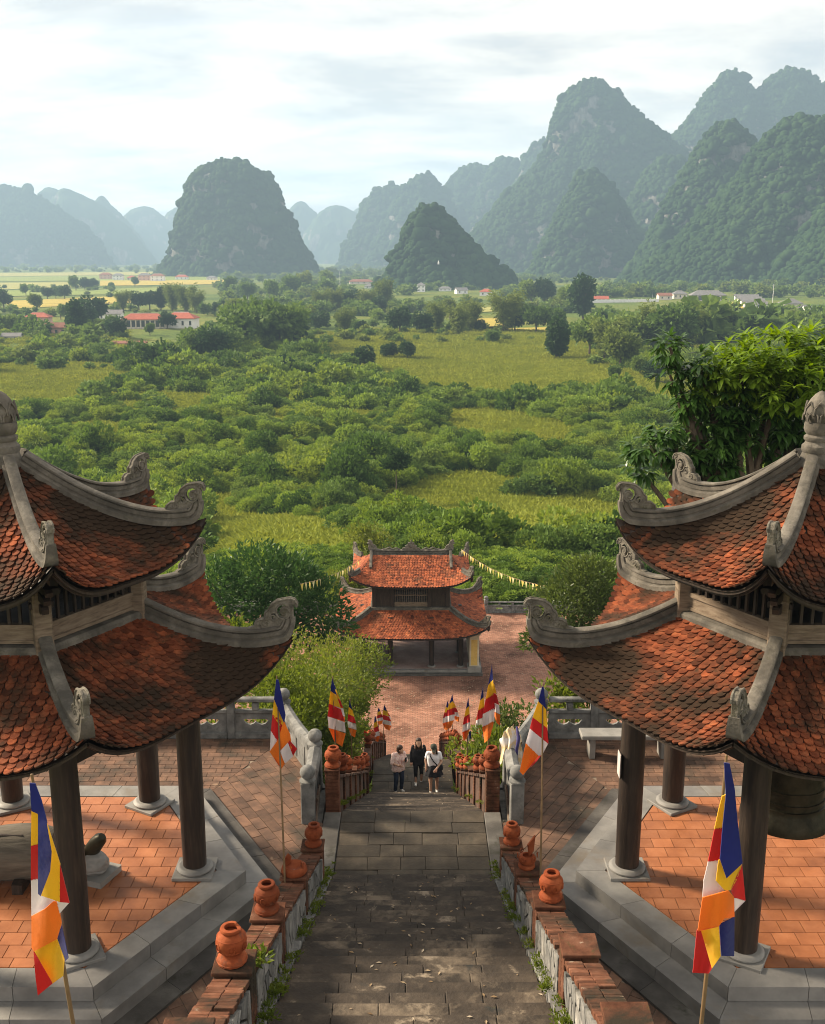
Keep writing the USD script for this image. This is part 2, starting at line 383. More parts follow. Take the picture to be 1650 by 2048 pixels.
HILLS = [
    # name, distance, silhouette in the photograph [(y, left, right)]
    ('karst_hill', 2400, [(552, 312, 642), (520, 328, 626), (480, 338, 607), (430, 352, 585), (380, 366, 560), (345, 388, 528), (330, 418, 480), (323, 440, 456)]),
    ('karst_hill', 1480, [(586, 742, 1040), (550, 768, 1008), (520, 780, 980), (490, 795, 950), (460, 810, 922), (435, 824, 896), (419, 845, 880), (414, 857, 868)]),
    ('karst_mountain', 2950, [(556, 905, 1520), (480, 940, 1475), (400, 1005, 1425), (330, 1072, 1385), (280, 1096, 1335), (230, 1110, 1278), (190, 1130, 1234), (168, 1158, 1206), (161, 1175, 1190)]),
    ('karst_mountain', 3300, [(558, 1230, 1720), (400, 1290, 1640), (280, 1345, 1575), (220, 1393, 1532), (170, 1430, 1495), (148, 1448, 1478), (142, 1458, 1468)]),
    ('karst_mountain', 3300, [(558, 1330, 1860), (300, 1450, 1780), (220, 1495, 1690), (170, 1528, 1640), (143, 1562, 1606), (137, 1575, 1592)]),
    ('karst_mountain', 3500, [(558, 1480, 1980), (250, 1592, 1780), (185, 1630, 1712), (160, 1655, 1690)]),
    ('karst_mountain', 1900, [(606, 1215, 1640), (500, 1285, 1575), (420, 1330, 1548), (340, 1372, 1520), (290, 1400, 1508), (258, 1424, 1482), (245, 1446, 1466)]),
    ('karst_mountain', 1650, [(622, 1180, 2150), (560, 1270, 2080), (500, 1340, 2000), (420, 1420, 1900), (340, 1492, 1800), (280, 1532, 1720), (248, 1565, 1672), (238, 1590, 1640)]),
    ('karst_mountain', 1500, [(640, 1400, 2300), (560, 1530, 2150), (480, 1605, 2000), (420, 1650, 1930), (380, 1700, 1880)]),
    ('karst_hill', 2250, [(548, 1062, 1312), (480, 1092, 1275), (420, 1120, 1250), (370, 1145, 1215), (350, 1162, 1196), (345, 1174, 1186)]),
    ('karst_hill', 2550, [(545, 1165, 1500), (420, 1248, 1432), (350, 1290, 1390), (322, 1315, 1362), (315, 1332, 1348)]),
    ('karst_peak', 4200, [(526, 680, 870), (450, 712, 842), (400, 735, 812), (380, 758, 797), (374, 770, 786)]),
    ('karst_peak', 4000, [(530, 730, 945), (430, 780, 906), (380, 810, 880), (356, 834, 866), (350, 845, 857)]),
    ('karst_peak', 4300, [(540, 850, 1095), (400, 884, 1045), (350, 910, 1002), (335, 936, 968), (331, 946, 958)]),
    ('karst_peak', 4100, [(540, 920, 1130), (360, 970, 1065), (322, 998, 1028), (316, 1008, 1018)]),
    ('karst_peak', 3900, [(545, 985, 1215), (330, 1045, 1135), (288, 1070, 1102), (280, 1082, 1092)]),
    ('karst_peak', 4500, [(522, -160, 215), (470, -125, 182), (420, -65, 112), (384, -25, 50), (376, 2, 22)]),
    ('karst_peak', 5400, [(520, -30, 270), (430, 48, 172), (392, 74, 140), (374, 90, 104)]),
    ('karst_peak', 5200, [(520, 15, 310), (420, 85, 216), (388, 112, 160), (376, 121, 134)]),
    ('karst_peak', 5600, [(520, 110, 310), (440, 163, 252), (402, 190, 216), (391, 199, 207)]),
    ('karst_peak', 6400, [(520, 190, 430), (440, 243, 334), (418, 268, 308), (412, 282, 296)]),
    ('karst_peak', 6600, [(520, 290, 470), (440, 322, 396), (418, 345, 372), (413, 354, 364)]),
    ('karst_peak', 6600, [(520, 525, 700), (440, 565, 645), (410, 588, 616), (402, 597, 607)]),
    ('karst_peak', 6300, [(520, 585, 815), (440, 628, 735), (416, 652, 694), (410, 665, 680)]),
    ('karst_peak', 7200, [(520, 660, 830), (440, 690, 770), (418, 712, 742), (413, 722, 732)]),
]
HILL_WORDS = [
    'steep dome-shaped karst hill standing alone left of centre', 'small green cone-shaped karst hill in the middle of the valley',
    'tall bluish bell-shaped karst mountain right of centre', 'pointed blue mountain top behind the right-hand slopes',
    'broad rounded blue mountain top at the upper right', 'blue mountain shoulder cut by the right picture edge', 'dark green pointed peak standing before the blue mountains',
    'large dark green mountain slope above the grey-roofed houses', 'green slope with pale rock at the right picture edge', 'pale-scarred knob in front of the tall bell-shaped mountain',
    'dark rounded knob between the two big right-hand mountains', 'hazy rounded peak left of the twin summits', 'hazy rounded twin summit behind the small green cone hill',
    'hazy peak with a pale cliff left of the bell-shaped mountain', 'hazy middle step of the ridge climbing to the bell-shaped mountain', 'hazy top step of the ridge beside the bell-shaped mountain',
    'pale blue rounded ridge at the left picture edge', 'left one of the two pale sharp peaks behind the left ridge', 'right one of the two pale sharp peaks behind the left ridge',
    'narrow pale pointed peak left of the dome-shaped hill', 'faint low peak just left of the dome-shaped hill', 'faint low peak touching the left flank of the dome-shaped hill',
    'faint rounded peak just right of the dome-shaped hill', 'faint flat-topped hill in the gap right of the dome-shaped hill', 'faintest low hill in the gap before the twin summits']
tp, ts, ty, ti = [], [], [], []
for hi, (nm, D, sil) in enumerate(HILLS):
    pts = [(at_d((l + r) / 2, y, D), (r - l) / 2 * np.linalg.norm(ray((l + r) / 2, y)[[0, 1]]) * D / FPX * 1.0 / (math.cos(PITCH) + (y - PH / 2) / FPX * -math.sin(PITCH)) ** 0, l, r, y) for y, l, r in sil]
    zz = np.array([p[0][2] for p in pts]); xl = np.array([at_d(l, y, D)[0] for y, l, r in sil]); xr = np.array([at_d(r, y, D)[0] for y, l, r in sil])
    zb = min(LAND - 6, zz[0] - 2)
    xl = np.concatenate([[xl[0] - (zz[0] - zb) * 0.6], xl]); xr = np.concatenate([[xr[0] + (zz[0] - zb) * 0.6], xr]); zz = np.concatenate([[zb], zz])
    H = zz[-1] - zb
    res = 5.0 if D < 1700 else 6.5 if D < 2600 else 9 if D < 3600 else 16
    width = xr[0] - xl[0]
    nz = int(np.clip(H / res * 1.3, 24, 80)); na = int(np.clip(width * 3.0 / res, 60, 260))
    # extra ring at the very top closes the summit
    zs = zb + H * (1 - (1 - np.linspace(0, 1, nz)) ** 1.25)
    from scipy.interpolate import PchipInterpolator
    L, R = PchipInterpolator(zz, xl)(zs), PchipInterpolator(zz, xr)(zs)
    a = np.arange(na) * 2 * PI / na
    cx, hw = (L + R) / 2, (R - L) / 2 * (np.interp(zs, [zs[0], zs[0] + H * .3], [1.0, .92]) if hi < 2 else 1.0)
    cap = np.sqrt(np.clip((zs[-1] + 1e-3 - zs) / (0.015 * H), 0, 1))
    ca, sa = np.cos(a), np.sin(a)
    depth = 0.8 if width < 700 else 0.62
    X = cx[:, None] + hw[:, None] * ca[None] * cap[:, None]
    Y = D + hw[:, None] * depth * sa[None] * cap[:, None]
    Z = np.repeat(zs[:, None], na, 1)
    nrm = np.stack([np.broadcast_to(ca, X.shape), np.broadcast_to(sa, X.shape), np.zeros_like(X) + 0.12], -1)
    P = np.stack([X, Y, Z], -1)
    big = min(width, 420)
    f1 = meshkit.fbm(np.stack([X / (big * 0.16), Y / (big * 0.16), Z / (big * 0.30)], -1), 4, 7 + hi) - 0.5     # buttresses and gullies
    f2 = meshkit.fbm(P / 26.0, 4, 90 + hi) - 0.5
    face = np.clip(-sa, 0.15, 1)[None]                                                                         # keep the outline, carve the flanks
    P = P + nrm * ((f1 * big * (0.18 if D < 3700 else .20) * face + f2 * (9 if D < 3700 else 30) * min(1, res / 6)) * (np.minimum(1, cap) * sstep(1.0, .90, (zs - zb) / H) ** .5)[:, None])[..., None]
    # keep the summit where the photograph has it: trees and carving add height
    size = 7.0 if D < 2000 else 8.5 if D < 3600 else 12
    _, pyy, _ = project(P.reshape(-1, 3)); want = sil[-1][0] + size * .42 / D * FPX * (D < 4600)
    for _it in range(3):
        k_ = (at_d(0, want, D)[2] - zb) / (at_d(0, pyy.min(), D)[2] - zb)
        P[..., 2] = zb + (P[..., 2] - zb) * k_
        _, pyy, _ = project(P.reshape(-1, 3))
    v = P.reshape(-1, 3)
    i, j = np.meshgrid(np.arange(nz - 1), np.arange(na), indexing='ij')
    A, B, C, Dq = i * na + j, i * na + (j + 1) % na, (i + 1) * na + (j + 1) % na, (i + 1) * na + j
    f = np.vstack([np.stack([A, B, C], -1).reshape(-1, 3), np.stack([A, C, Dq], -1).reshape(-1, 3)])
    hm = trimesh.Trimesh(v, f, process=False)
    vn = hm.vertex_normals
    def bare(q, nz_):
        b = meshkit.fbm(np.stack([q[:, 0] / 55, q[:, 1] / 55, q[:, 2] / 95], -1), 4, 300 + hi)
        return sstep(.50, .64, b + (.30 - np.abs(nz_)) * .42) * (np.abs(nz_) < .55)
    mesh(None, nm, hm, m_hill, label=HILL_WORDS[hi], smooth=True, kind='structure', tone=bare(v, vn[:, 2]))
    # woods over the flanks that face the valley
    if D < 4600:
        fn, fa, ct = hm.face_normals, hm.area_faces, hm.triangles_center
        w = fa * (fn[:, 1] < 0.45) * np.clip(fn[:, 2] * 2.2 + 0.25, 0.05, 1)
        n = int(min(w.sum() / (size * size * 0.30), 19000))
        pick = rng.choice(len(w), n, p=w / w.sum())
        bb = rng.random((n, 2)); bb = np.where(bb.sum(1, keepdims=True) > 1, 1 - bb, bb)
        T = hm.triangles[pick]
        q = T[:, 0] + bb[:, :1] * (T[:, 1] - T[:, 0]) + bb[:, 1:] * (T[:, 2] - T[:, 0])
        px, py, _ = project(q)
        ok = (px > -60) & (px < PW + 60) & (rng.random(len(q)) > bare(q, fn[pick][:, 2]) * .9)
        q = q[ok]
        tp.append(q - [0, 0, size * 0.16]); s = size * np.exp(rng.normal(0, 0.33, len(q))) ; ts.append(np.stack([s, s, s * (0.75 + 0.5 * rng.random(len(q)))], 1))
        ty.append(rng.random(len(q)) * 2 * PI); ti.append(rng.integers(0, 5, len(q)))
tp, ts, ty, ti = np.vstack(tp), np.vstack(ts), np.concatenate(ty), np.concatenate(ti)
instancer('mountain_forest', [(blob(200 + k), m_wood, True) for k in range(5)], tp, ti, ts, ty, label='dense green woods covering the karst mountains', cat='forest')
print('hill trees', len(tp))
# ------------------------------------------------------------------ materials of the temple
TILE_T = [(0.0, (0.30, 0.26, 0.26)), (0.25, (0.62, 0.58, 0.55)), (0.6, (1.0, 1.0, 1.0)), (1.0, (1.45, 1.35, 1.2))]
m_tile = M('clay_roof_tile', mirrored=True, cols=[(0.114, 0.0304, 0.0144), (0.1786, 0.05016, 0.0216), (0.228, 0.07448, 0.0336)], scale=9, tone=TILE_T, rough=0.9, spec=.12, bump=0.25, bscale=60, bdist=0.01,
           moss=[(0.62, 0.42, 0.56, (0.028, 0.017, 0.010)), (3.0, 0.53, 0.66, (0.045, 0.026, 0.015)), (9.0, 0.64, 0.74, (0.075, 0.060, 0.020))])
m_gatetile = M('old_gate_tile', [(0.17, 0.044, 0.018), (0.27, 0.070, 0.026), (0.35, 0.11, 0.045)], scale=2.0, tone=TILE_T, rough=0.9,
               moss=[(0.5, 0.56, 0.70, (0.06, 0.035, 0.018)), (4.0, 0.62, 0.72, (0.05, 0.035, 0.02))])
m_ridge = M('lime_plaster', [(0.06517, 0.05679, 0.04572), (0.1185, 0.1042, 0.08462), (0.1777, 0.1581, 0.1287)], scale=3.2, rough=0.9, bump=0.5, bscale=22, bdist=0.02, streak=1,
            moss=[(2.2, 0.44, 0.62, (0.060, 0.054, 0.044)), (7.0, 0.58, 0.70, (0.075, 0.068, 0.045))])
m_carve = M('carved_plaster', [(0.07216, 0.06563, 0.05227), (0.1371, 0.1213, 0.09758), (0.1948, 0.1783, 0.1394)], scale=8, rough=0.92, bump=0.7, bscale=40, bdist=0.02,
            moss=[(5.0, 0.50, 0.64, (0.075, 0.068, 0.045))])
m_wood = M('dark_timber', [(0.0126, 0.0084, 0.0063), (0.0245, 0.0154, 0.0105), (0.0455, 0.0294, 0.0196)], scale=3.0, stretch=(6, 6, 0.6), rough=0.55, bump=0.3, bscale=8, spec=0.4)
m_beam = M('weathered_timber', [(0.10, 0.072, 0.05), (0.17, 0.125, 0.085), (0.22, 0.17, 0.12)], scale=3.0, stretch=(1.5, 1.5, 9), rough=0.75, bump=0.3, bscale=9)
m_terra = M('floor_tile', [(0.2565, 0.0908, 0.03598), (0.342, 0.1256, 0.04998), (0.4085, 0.1642, 0.07197)], scale=2.5, tone=[(0, (0.80, 0.78, 0.76)), (1, (1.12, 1.10, 1.08))], rough=0.55, bump=0.15, bscale=50, bdist=0.005, spec=0.4,
            moss=[(1.1, 0.60, 0.75, (0.30, 0.115, 0.055))])
m_grout = M('floor_mortar', [(0.16, 0.10, 0.07), (0.22, 0.14, 0.10)], scale=8, rough=0.95)
m_stone = M('grey_stone', [(0.1377, 0.131, 0.1215), (0.204, 0.194, 0.18), (0.2754, 0.2619, 0.2385)], scale=1.6, tone=[(0, (0.82, 0.82, 0.84)), (1, (1.12, 1.12, 1.1))], rough=0.6, bump=0.2, bscale=40, bdist=0.006, spec=0.4,
            moss=[(0.9, 0.56, 0.70, (0.17, 0.14, 0.105))])
m_stonelow = M('stained_stone', [(0.0372, 0.0341, 0.031), (0.0682, 0.062, 0.0558), (0.124, 0.1147, 0.1023)], scale=1.5, tone=[(0, (0.82, 0.82, 0.84)), (1, (1.12, 1.12, 1.1))], rough=0.8, bump=0.4, bscale=30, bdist=0.01,
               moss=[(1.6, 0.56, 0.68, (0.035, 0.033, 0.022))])
m_iron = M('bronze', [(0.022, 0.020, 0.012), (0.040, 0.034, 0.020), (0.055, 0.046, 0.03)], scale=6, rough=0.45, metallic=0.6, bump=0.15, bscale=30)
m_wire = M('pale_wire', [(0.4, 0.38, 0.34), (0.5, 0.48, 0.44)], rough=0.6)

PAV = dict(cx=5.80, cy=15.2, R=2.42, z0=0.45)
HEXA = np.radians(np.arange(6) * 60 + 180)


def roof_surface(Rin, Rout, ztop, zmid, lift, bow, conc=1.5):
    """a six-sided curved roof: f(k, s, t) -> point of face k; s 0 at the top, 1 at the eave; t -1..1 from corner to corner."""
    cA = np.stack([np.cos(HEXA), np.sin(HEXA)], 1)
    def f(k, s, t):
        s, t = np.broadcast_arrays(np.asarray(s, float), np.asarray(t, float))
        R = Rin + (Rout - Rin) * s
        a, b = cA[k % 6], cA[(k + 1) % 6]
        w = ((t + 1) / 2)[..., None]
        p = (a * (1 - w) + b * w) * R[..., None]
        p = p * (1 - bow * (1 - np.abs(t) ** 2.0) * s ** 2)[..., None]
        z = ztop - (ztop - zmid) * (1 - (1 - s) ** conc) + lift * np.abs(t) ** 3.6 * s ** 2.4
        return np.concatenate([p, z[..., None]], -1)
    return f


def tile_shape(w, l, th):
    """one fish-scale tile: flat slab with a rounded, slightly pointed lower end; x across, y down the roof, z up."""
    out = [(-w / 2, 0), (w / 2, 0), (w / 2, l * 0.62), (w * 0.40, l * 0.83), (w * 0.20, l * 0.95), (0, l), (-w * 0.20, l * 0.95), (-w * 0.40, l * 0.83), (-w / 2, l * 0.62)]
    n = len(out)
    lift = lambda y: 0.012 + 0.030 * (y / l)
    v = [(x, y, lift(y) + 0.004 * (1 - (2 * x / w) ** 2)) for x, y in out] + [(x, y, lift(y) - th) for x, y in out]
    f = [(0, 1, 2), (0, 2, 8), (8, 2, 3), (8, 3, 7), (7, 3, 4), (7, 4, 6), (6, 4, 5)]
    for k in range(1, n):
        q = (k + 1) % n
        f += [(k, k + n, q + n), (k, q + n, q)]
    return np.array(v), np.array(f)


def lay_tiles(surf, faces, pitch, row, seed, gap=0.93, s1=1.0):
    """tiles of a roof: list of (vertices, faces, centre, normal, tone)."""
    r = np.random.default_rng(seed)
    out = []
    tv, tf = tile_shape(pitch * gap, row * 1.75, 0.016)
    for k in faces:
        ss = np.linspace(0, 1, 120)
        mid = surf(k, ss, np.zeros(120))
        L = np.concatenate([[0], np.cumsum(np.linalg.norm(np.diff(mid, axis=0), axis=1))])
        n = max(int(L[-1] / row), 2)
        for i in range(n):
            s0 = float(np.interp((i - 0.1) / n * L[-1], L, ss))
            e0, e1 = surf(k, s0, -1.0), surf(k, s0, 1.0)
            W = np.linalg.norm(e1 - e0)
            m = max(int(round(W / pitch)), 1)
            for j in range(m + (i % 2)):
                u = (j + 0.5 - 0.5 * (i % 2)) / m
                t = 2 * u - 1
                if abs(t) > 1.0 - 0.25 / m:
                    continue
                c = surf(k, s0, t)
                d = surf(k, min(s0 + 0.03, 1.03), t) - c; d /= np.linalg.norm(d)
                a = surf(k, s0, t + 0.02) - surf(k, s0, t - 0.02); a /= np.linalg.norm(a)
                nn = np.cross(a, -d) ; nn /= np.linalg.norm(nn)
                if nn[2] < 0: nn = -nn
                slip = r.random() < .05
                d2 = d + a * r.normal(0, 0.14 if slip else 0.035) + nn * r.normal(0, 0.05 if slip else 0.02)
                if slip: c = c + d * r.uniform(-.02, .035)
                d2 /= np.linalg.norm(d2)
                a2 = np.cross(d2, nn); a2 /= np.linalg.norm(a2)
                if a2 @ a < 0: a2 = -a2
                v = c + tv[:, :1] * a2 + tv[:, 1:2] * d2 + (tv[:, 2:] + r.normal(0, 0.003)) * nn
                ff = tf if np.cross(a2, d2) @ nn > 0 else tf[:, ::-1]
                out.append((v, ff, c, nn, float(np.clip(r.normal(0.52, 0.24), 0, 1))))
    return out


def put_tiles(parent, tiles, origin, mat, most=300, name='roof_tile'):
    """the tiles that show largest become parts, the rest one part."""
    C = np.array([t[2] for t in tiles]) + origin; N = np.array([t[3] for t in tiles])
    px, py, zc = project(C)
    view = CAM - C; dist = np.linalg.norm(view, axis=1)
    fac = (view * N).sum(1) / dist
    score = np.where((px > 5) & (px < PW - 5) & (py > 0) & (py < PH), np.clip(fac, 0, 1) / dist ** 2, -1)
    order = np.argsort(-score)
    top = [i for i in order[:most] if score[i] > 0]
    for i in top:
        v, f, _, _, tn = tiles[i]
        mesh(parent, name, (v, f), mat, tone=tn)
    rest = [tiles[i] for i in np.setdiff1d(np.arange(len(tiles)), top)]
    if rest:
        n0, vs, fs, tn = 0, [], [], []
        for v, f, _, _, t in rest:
            vs.append(v); fs.append(f + n0); n0 += len(v); tn.append(np.full(len(v), t))
        mesh(parent, name + 's', (np.vstack(vs), np.vstack(fs)), mat, tone=np.concatenate(tn), kind='stuff')


def curl_plate(sz, th=0.07):
    """the scrolled ridge end: pierced plate with raised spirals; x outward, y up, z thickness."""
    P = sg.Polygon(np.array([(-.10, -.03), (-.02, .05), (.08, .07), (.10, .14), (.17, .19), (.25, .20), (.26, .30), (.31, .34), (.36, .43), (.46, .505), (.58, .53), (.62, .515), (.68, .54), (.745, .52),
                            (.785, .455), (.775, .40), (.745, .405), (.74, .445), (.70, .455), (.725, .39), (.715, .30), (.725, .20), (.70, .08), (.62, -.03)]))
    P = P.buffer(0.012).buffer(-0.012)
    hole = sg.Point(.545, .33).buffer(.115).difference(sg.Point(.60, .30).buffer(.085))
    hole2 = sg.Point(.40, .24).buffer(.05).difference(sg.Point(.42, .22).buffer(.032))
    hole3 = sg.Polygon([(.62, .10), (.66, .22), (.645, .28), (.605, .2)])
    P = P.difference(hole).difference(hole2).difference(hole3)
    m = extr(P, th, -th / 2)
    bits = [m]
    def spiral(cx, cy, r0, turns, a0, r, sgn=1):
        a = np.linspace(0, turns * 2 * PI, int(16 * turns) + 4)
        rr = r0 * (1 - a / a[-1] * 0.82)
        return [np.stack([cx + rr * np.cos(a0 + sgn * a), cy + rr * np.sin(a0 + sgn * a), np.full_like(a, zz)], 1) for zz in (-th / 2, th / 2)], r
    for args in ((.57, .31, .15, 1.6, 1.6, .017), (.40, .23, .085, 1.4, 2.0, .014, -1), (.27, .13, .065, 1.3, 1.0, .012), (.70, .49, .05, 1.2, 0.4, .011, -1), (.17, .08, .05, 1.2, 2.5, .011)):
        paths, r = spiral(*args)
        bits += [tube(p, r, 5) for p in paths]
    rim = np.array([(.08, .07), (.10, .14), (.17, .19), (.25, .20), (.26, .30), (.31, .34), (.36, .43), (.46, .505), (.58, .53), (.68, .54), (.745, .52), (.785, .455), (.775, .40)])
    for zz in (-th / 2, th / 2):
        bits.append(tube(np.column_stack([rim, np.full(len(rim), zz)]), .016, 5))
    neck = np.array([(.52, -.01), (.62, .06), (.675, .18), (.68, .30), (.69, .42)])
    for zz in (-th / 2, th / 2):
        bits.append(tube(np.column_stack([neck, np.full(len(neck), zz)]), .016, 5))
    m = cat(*bits); m.apply_scale((sz, sz, 1))
    return m

RIDGE_PROF = [(-.125, -.06), (-.125, .035), (-.10, .05), (-.062, .06), (-.062, .085), (-.078, .095), (-.078, .175), (-.055, .185), (-.055, .20), (-.105, .212), (-.105, .245), (-.06, .268), (.06, .268), (.105, .245), (.105, .212), (.055, .20), (.055, .185), (.078, .175), (.078, .095), (.062, .085), (.062, .06), (.10, .05), (.125, .035), (.125, -.06)]


def ridge_on(parent, surf, k, s0, s1, Rout, big, ornament=True, orn=1.0):
    """hip ridge along corner k, curling up at the end under its scroll."""
    ca, sa = math.cos(HEXA[k]), math.sin(HEXA[k])
    s = np.linspace(s0, s1, 22)
    p = surf(k, s, np.full(22, -1.0)) + [0, 0, 0.03]
    e = p[-1]; r0 = math.hypot(e[0], e[1])
    ext = [(0.07, 0.04), (0.13, 0.11), (0.165, 0.20), (0.185, 0.30), (0.19, 0.38)]
    q = np.array([[(r0 + a * big) * ca, (r0 + a * big) * sa, e[2] + b * big] for a, b in ext])
    path = np.vstack([p, q])
    lat = np.array([-sa, ca, 0])
    sc = np.concatenate([np.ones(22), np.linspace(0.98, 0.62, 5)]) * big
    m = sweep(path, lat, RIDGE_PROF, sc)
    r = mesh(parent, 'ridge', m, m_ridge, smooth=35)
    if ornament:
        o = np.array([(r0 - 0.56 * orn + .02) * ca, (r0 - 0.56 * orn + .02) * sa, e[2] + 0.15 * big])
        # sits on the ridge, leaning with it
        c = stand(curl_plate(orn), o, (ca, sa, 0), lat)
        mesh(r, 'scroll', c, m_carve)
    return r


def hexpoly(R):
    return sg.Polygon([(R * math.cos(a), R * math.sin(a)) for a in HEXA])


def pavilion(cx, label, seed):
    cy, R, z0 = PAV['cy'], PAV['R'], PAV['z0']
    O = np.array([cx, cy, 0.0])
    t = thing('pavilion', label, 'pavilion', O)
    rr = np.random.default_rng(seed)
    # --- stepped base: border stones round a tiled floor
    floor = mesh(t, 'floor', extr(hexpoly(2.78), 0.30, z0 - 0.306), m_grout)
    Rf = 2.74
    th_, tw = 0.285, 0.335
    hexf = hexpoly(Rf)
    row = 0
    y = -Rf
    while y < Rf:
        x = -Rf - tw * (0.5 if row % 2 else 0) - 0.1
        while x < Rf:
            b = sg.box(x + 0.006, y + 0.006, x + tw - 0.006, y + th_ - 0.006).intersection(hexf)
            if b.area > 0.01 and b.geom_type == 'Polygon':
                m = extr(b, 0.018, z0 - 0.010 + rr.uniform(-0.0015, 0.0015))
                mesh(floor, 'floor_tile', m, m_terra, tone=float(np.clip(rr.normal(0.5, 0.25), 0, 1)))
            x += tw
        y += th_; row += 1
    def ring(name, R0, R1, ztop, h, mat, nper):
        parent = t
        for k in range(6):
            a, b = HEXA[k], HEXA[(k + 1) % 6]
            A0, B0 = np.array([math.cos(a), math.sin(a)]), np.array([math.cos(b), math.sin(b)])
            for j in range(nper):
                u0, u1 = j / nper, (j + 1) / nper
                L = (R0 + R1) / 2
                e = 0.004 / L
                P = [(A0 * (1 - u) + B0 * u) * q for u, q in ((u0 + e, R0), (u0 + e, R1), (u1 - e, R1), (u1 - e, R0))]
                poly = sg.Polygon(P)
                m = extr(poly, h, ztop - h + rr.uniform(-0.002, 0.002))
                mesh(parent, name, m, mat, tone=float(np.clip(rr.normal(0.5, 0.28), 0, 1)))
    ring('border_stone', 2.765, 3.22, z0 + 0.012, 0.215, m_stone, 3)
    ring('step_stone', 3.0, 3.62, z0 - 0.206, 0.20, m_stone, 3)
    ring('lower_step_stone', 3.4, 4.02, z0 - 0.41, 0.30, m_stonelow, 3)
    mesh(t, 'base_core', extr(hexpoly(3.9), 0.9, -1.2), m_stonelow)
    # --- columns on drum bases
    for k in range(6):
        c = np.array([math.cos(HEXA[k]) * R, math.sin(HEXA[k]) * R])
        cl = mesh(t, 'column', tube([(c[0], c[1], z0 + 0.12), (c[0], c[1], 1.5), (c[0], c[1], 3.2), (c[0], c[1], 4.42)], [.183, .19, .183, .165], 20), m_wood, smooth=40)
        mesh(cl, 'drum_base', cat(revolve([(0, 0.045), (.25, .045), (.285, .075), (.285, .095), (.25, .125), (.225, .135), (0, .135)], 24)).apply_translation((c[0], c[1], z0)), m_stone, smooth=40, tone=0.7)
        mesh(cl, 'plinth', box(.62, .62, .052, (c[0], c[1], z0 + 0.034), HEXA[k] + 0.0, bev=.006), m_stone, tone=0.75)
        # bracket cluster carrying the eave corner
        bits = []
        u = np.array([math.cos(HEXA[k]), math.sin(HEXA[k]), 0]); w = np.array([-u[1], u[0], 0])
        for lev, (ln, zz) in enumerate(((.42, 3.62), (.66, 3.80), (.95, 3.98))):
            arm = sg.Polygon([(-.05, -.075), (ln * .62, -.075), (ln * .78, -.02), (ln * .92, -.045), (ln, .03), (ln * .9, .075), (-.05, .075)])
            for dirv, sgn in ((u, 1), (-u, .6), (w, .62), (-w, .62)):
                lat = np.cross([0, 0, 1.0], dirv)
                a = extr(arm, .11, -.055); a.apply_scale((sgn, 1, 1))
                if dirv @ u < -0.5: a.apply_scale((0.8, 1, 1))
                bits.append(stand(a, (c[0], c[1], zz), dirv, lat))
            bits.append(box(.34 + .05 * lev, .34 + .05 * lev, .05, (c[0], c[1], zz + .095), HEXA[k]))
        mesh(cl, 'bracket', cat(*bits), m_wood)
    for k in range(6):
        a, b = HEXA[k], HEXA[(k + 1) % 6]
        A, B = np.array([math.cos(a), math.sin(a)]) * R, np.array([math.cos(b), math.sin(b)]) * R
        mid, ang, L = (A + B) / 2, math.atan2(*(B - A)[::-1]), np.linalg.norm(B - A)
        for zz, h in ((3.38, .20), (3.84, .22), (4.2, .16)):
            mesh(t, 'tie_beam', box(L - .36, .12, h, (*mid, zz), ang), m_wood)
    # --- lower roof
    low = roof_surface(1.72, 4.08, 4.78, 3.82, 0.56, 0.05, 1.35)
    rf = mesh(t, 'lower_roof', roof_deck(low, 0.055, 0.0), m_wood, smooth=30)
    put_tiles(rf, lay_tiles(low, range(6), 0.128, 0.098, seed + 1), O, m_tile, most=150)
    eave_boards(t, low)
    for k in range(6):
        ridge_on(t, low, k, 0.03, 0.93, 4.08, 0.82, orn=.92)
    # --- upper storey: posts, boarded foot, lattice
    Ru = 1.80
    for k in range(6):
        a, b = HEXA[k], HEXA[(k + 1) % 6]
        A, B = np.array([math.cos(a), math.sin(a)]) * Ru, np.array([math.cos(b), math.sin(b)]) * Ru
        mid, ang, L = (A + B) / 2, math.atan2(*(B - A)[::-1]), np.linalg.norm(B - A)
        nrm = mid / np.linalg.norm(mid)
        mesh(t, 'upper_post', box(.24, .24, 1.42, (*A * 0.985, 5.25), a, bev=.02), m_beam)
        sill = mesh(t, 'sill_course', sweep_straight(A * 1.03, B * 1.03, [(-.17, 4.66), (.06, 4.66), (.06, 4.76), (.03, 4.80), (-.17, 4.83)]), m_ridge)
        wall = mesh(t, 'parapet_board', box(L - .25, .05, .20, (*(mid - nrm * .03), 4.93), ang), m_beam)
        mesh(wall, 'top_rail', box(L - .25, .10, .07, (*(mid - nrm * .03), 5.067), ang), m_beam)
        mesh(wall, 'foot_rail', box(L - .25, .085, .05, (*(mid - nrm * .03), 4.856), ang), m_beam)
        for q in range(11):
            w = (q + 1) / 12
            c = A * (1 - w) + B * w - nrm * .03
            mesh(t, 'lattice_bar', box(.04, .04, .74, (*c, 5.45), ang), m_wood)
        mesh(t, 'upper_beam', box(L - .25, .11, .16, (*(mid - nrm * .03), 5.86), ang), m_wood)
        # bracket at the upper corner
        bits = []
        u = np.array([math.cos(a), math.sin(a), 0]); w = np.array([-u[1], u[0], 0])
        for lev, (ln, zz) in enumerate(((.30, 5.36), (.48, 5.53), (.66, 5.69))):
            arm = sg.Polygon([(-.05, -.06), (ln * .6, -.06), (ln * .78, -.01), (ln * .92, -.04), (ln, .03), (ln * .9, .06), (-.05, .06)])
            for dirv, sgn in ((u, 1), (w, .55), (-w, .55)):
                ar = extr(arm, .09, -.045); ar.apply_scale((sgn, 1, 1))
                bits.append(stand(ar, (A[0], A[1], zz), dirv, np.cross([0, 0, 1.0], dirv)))
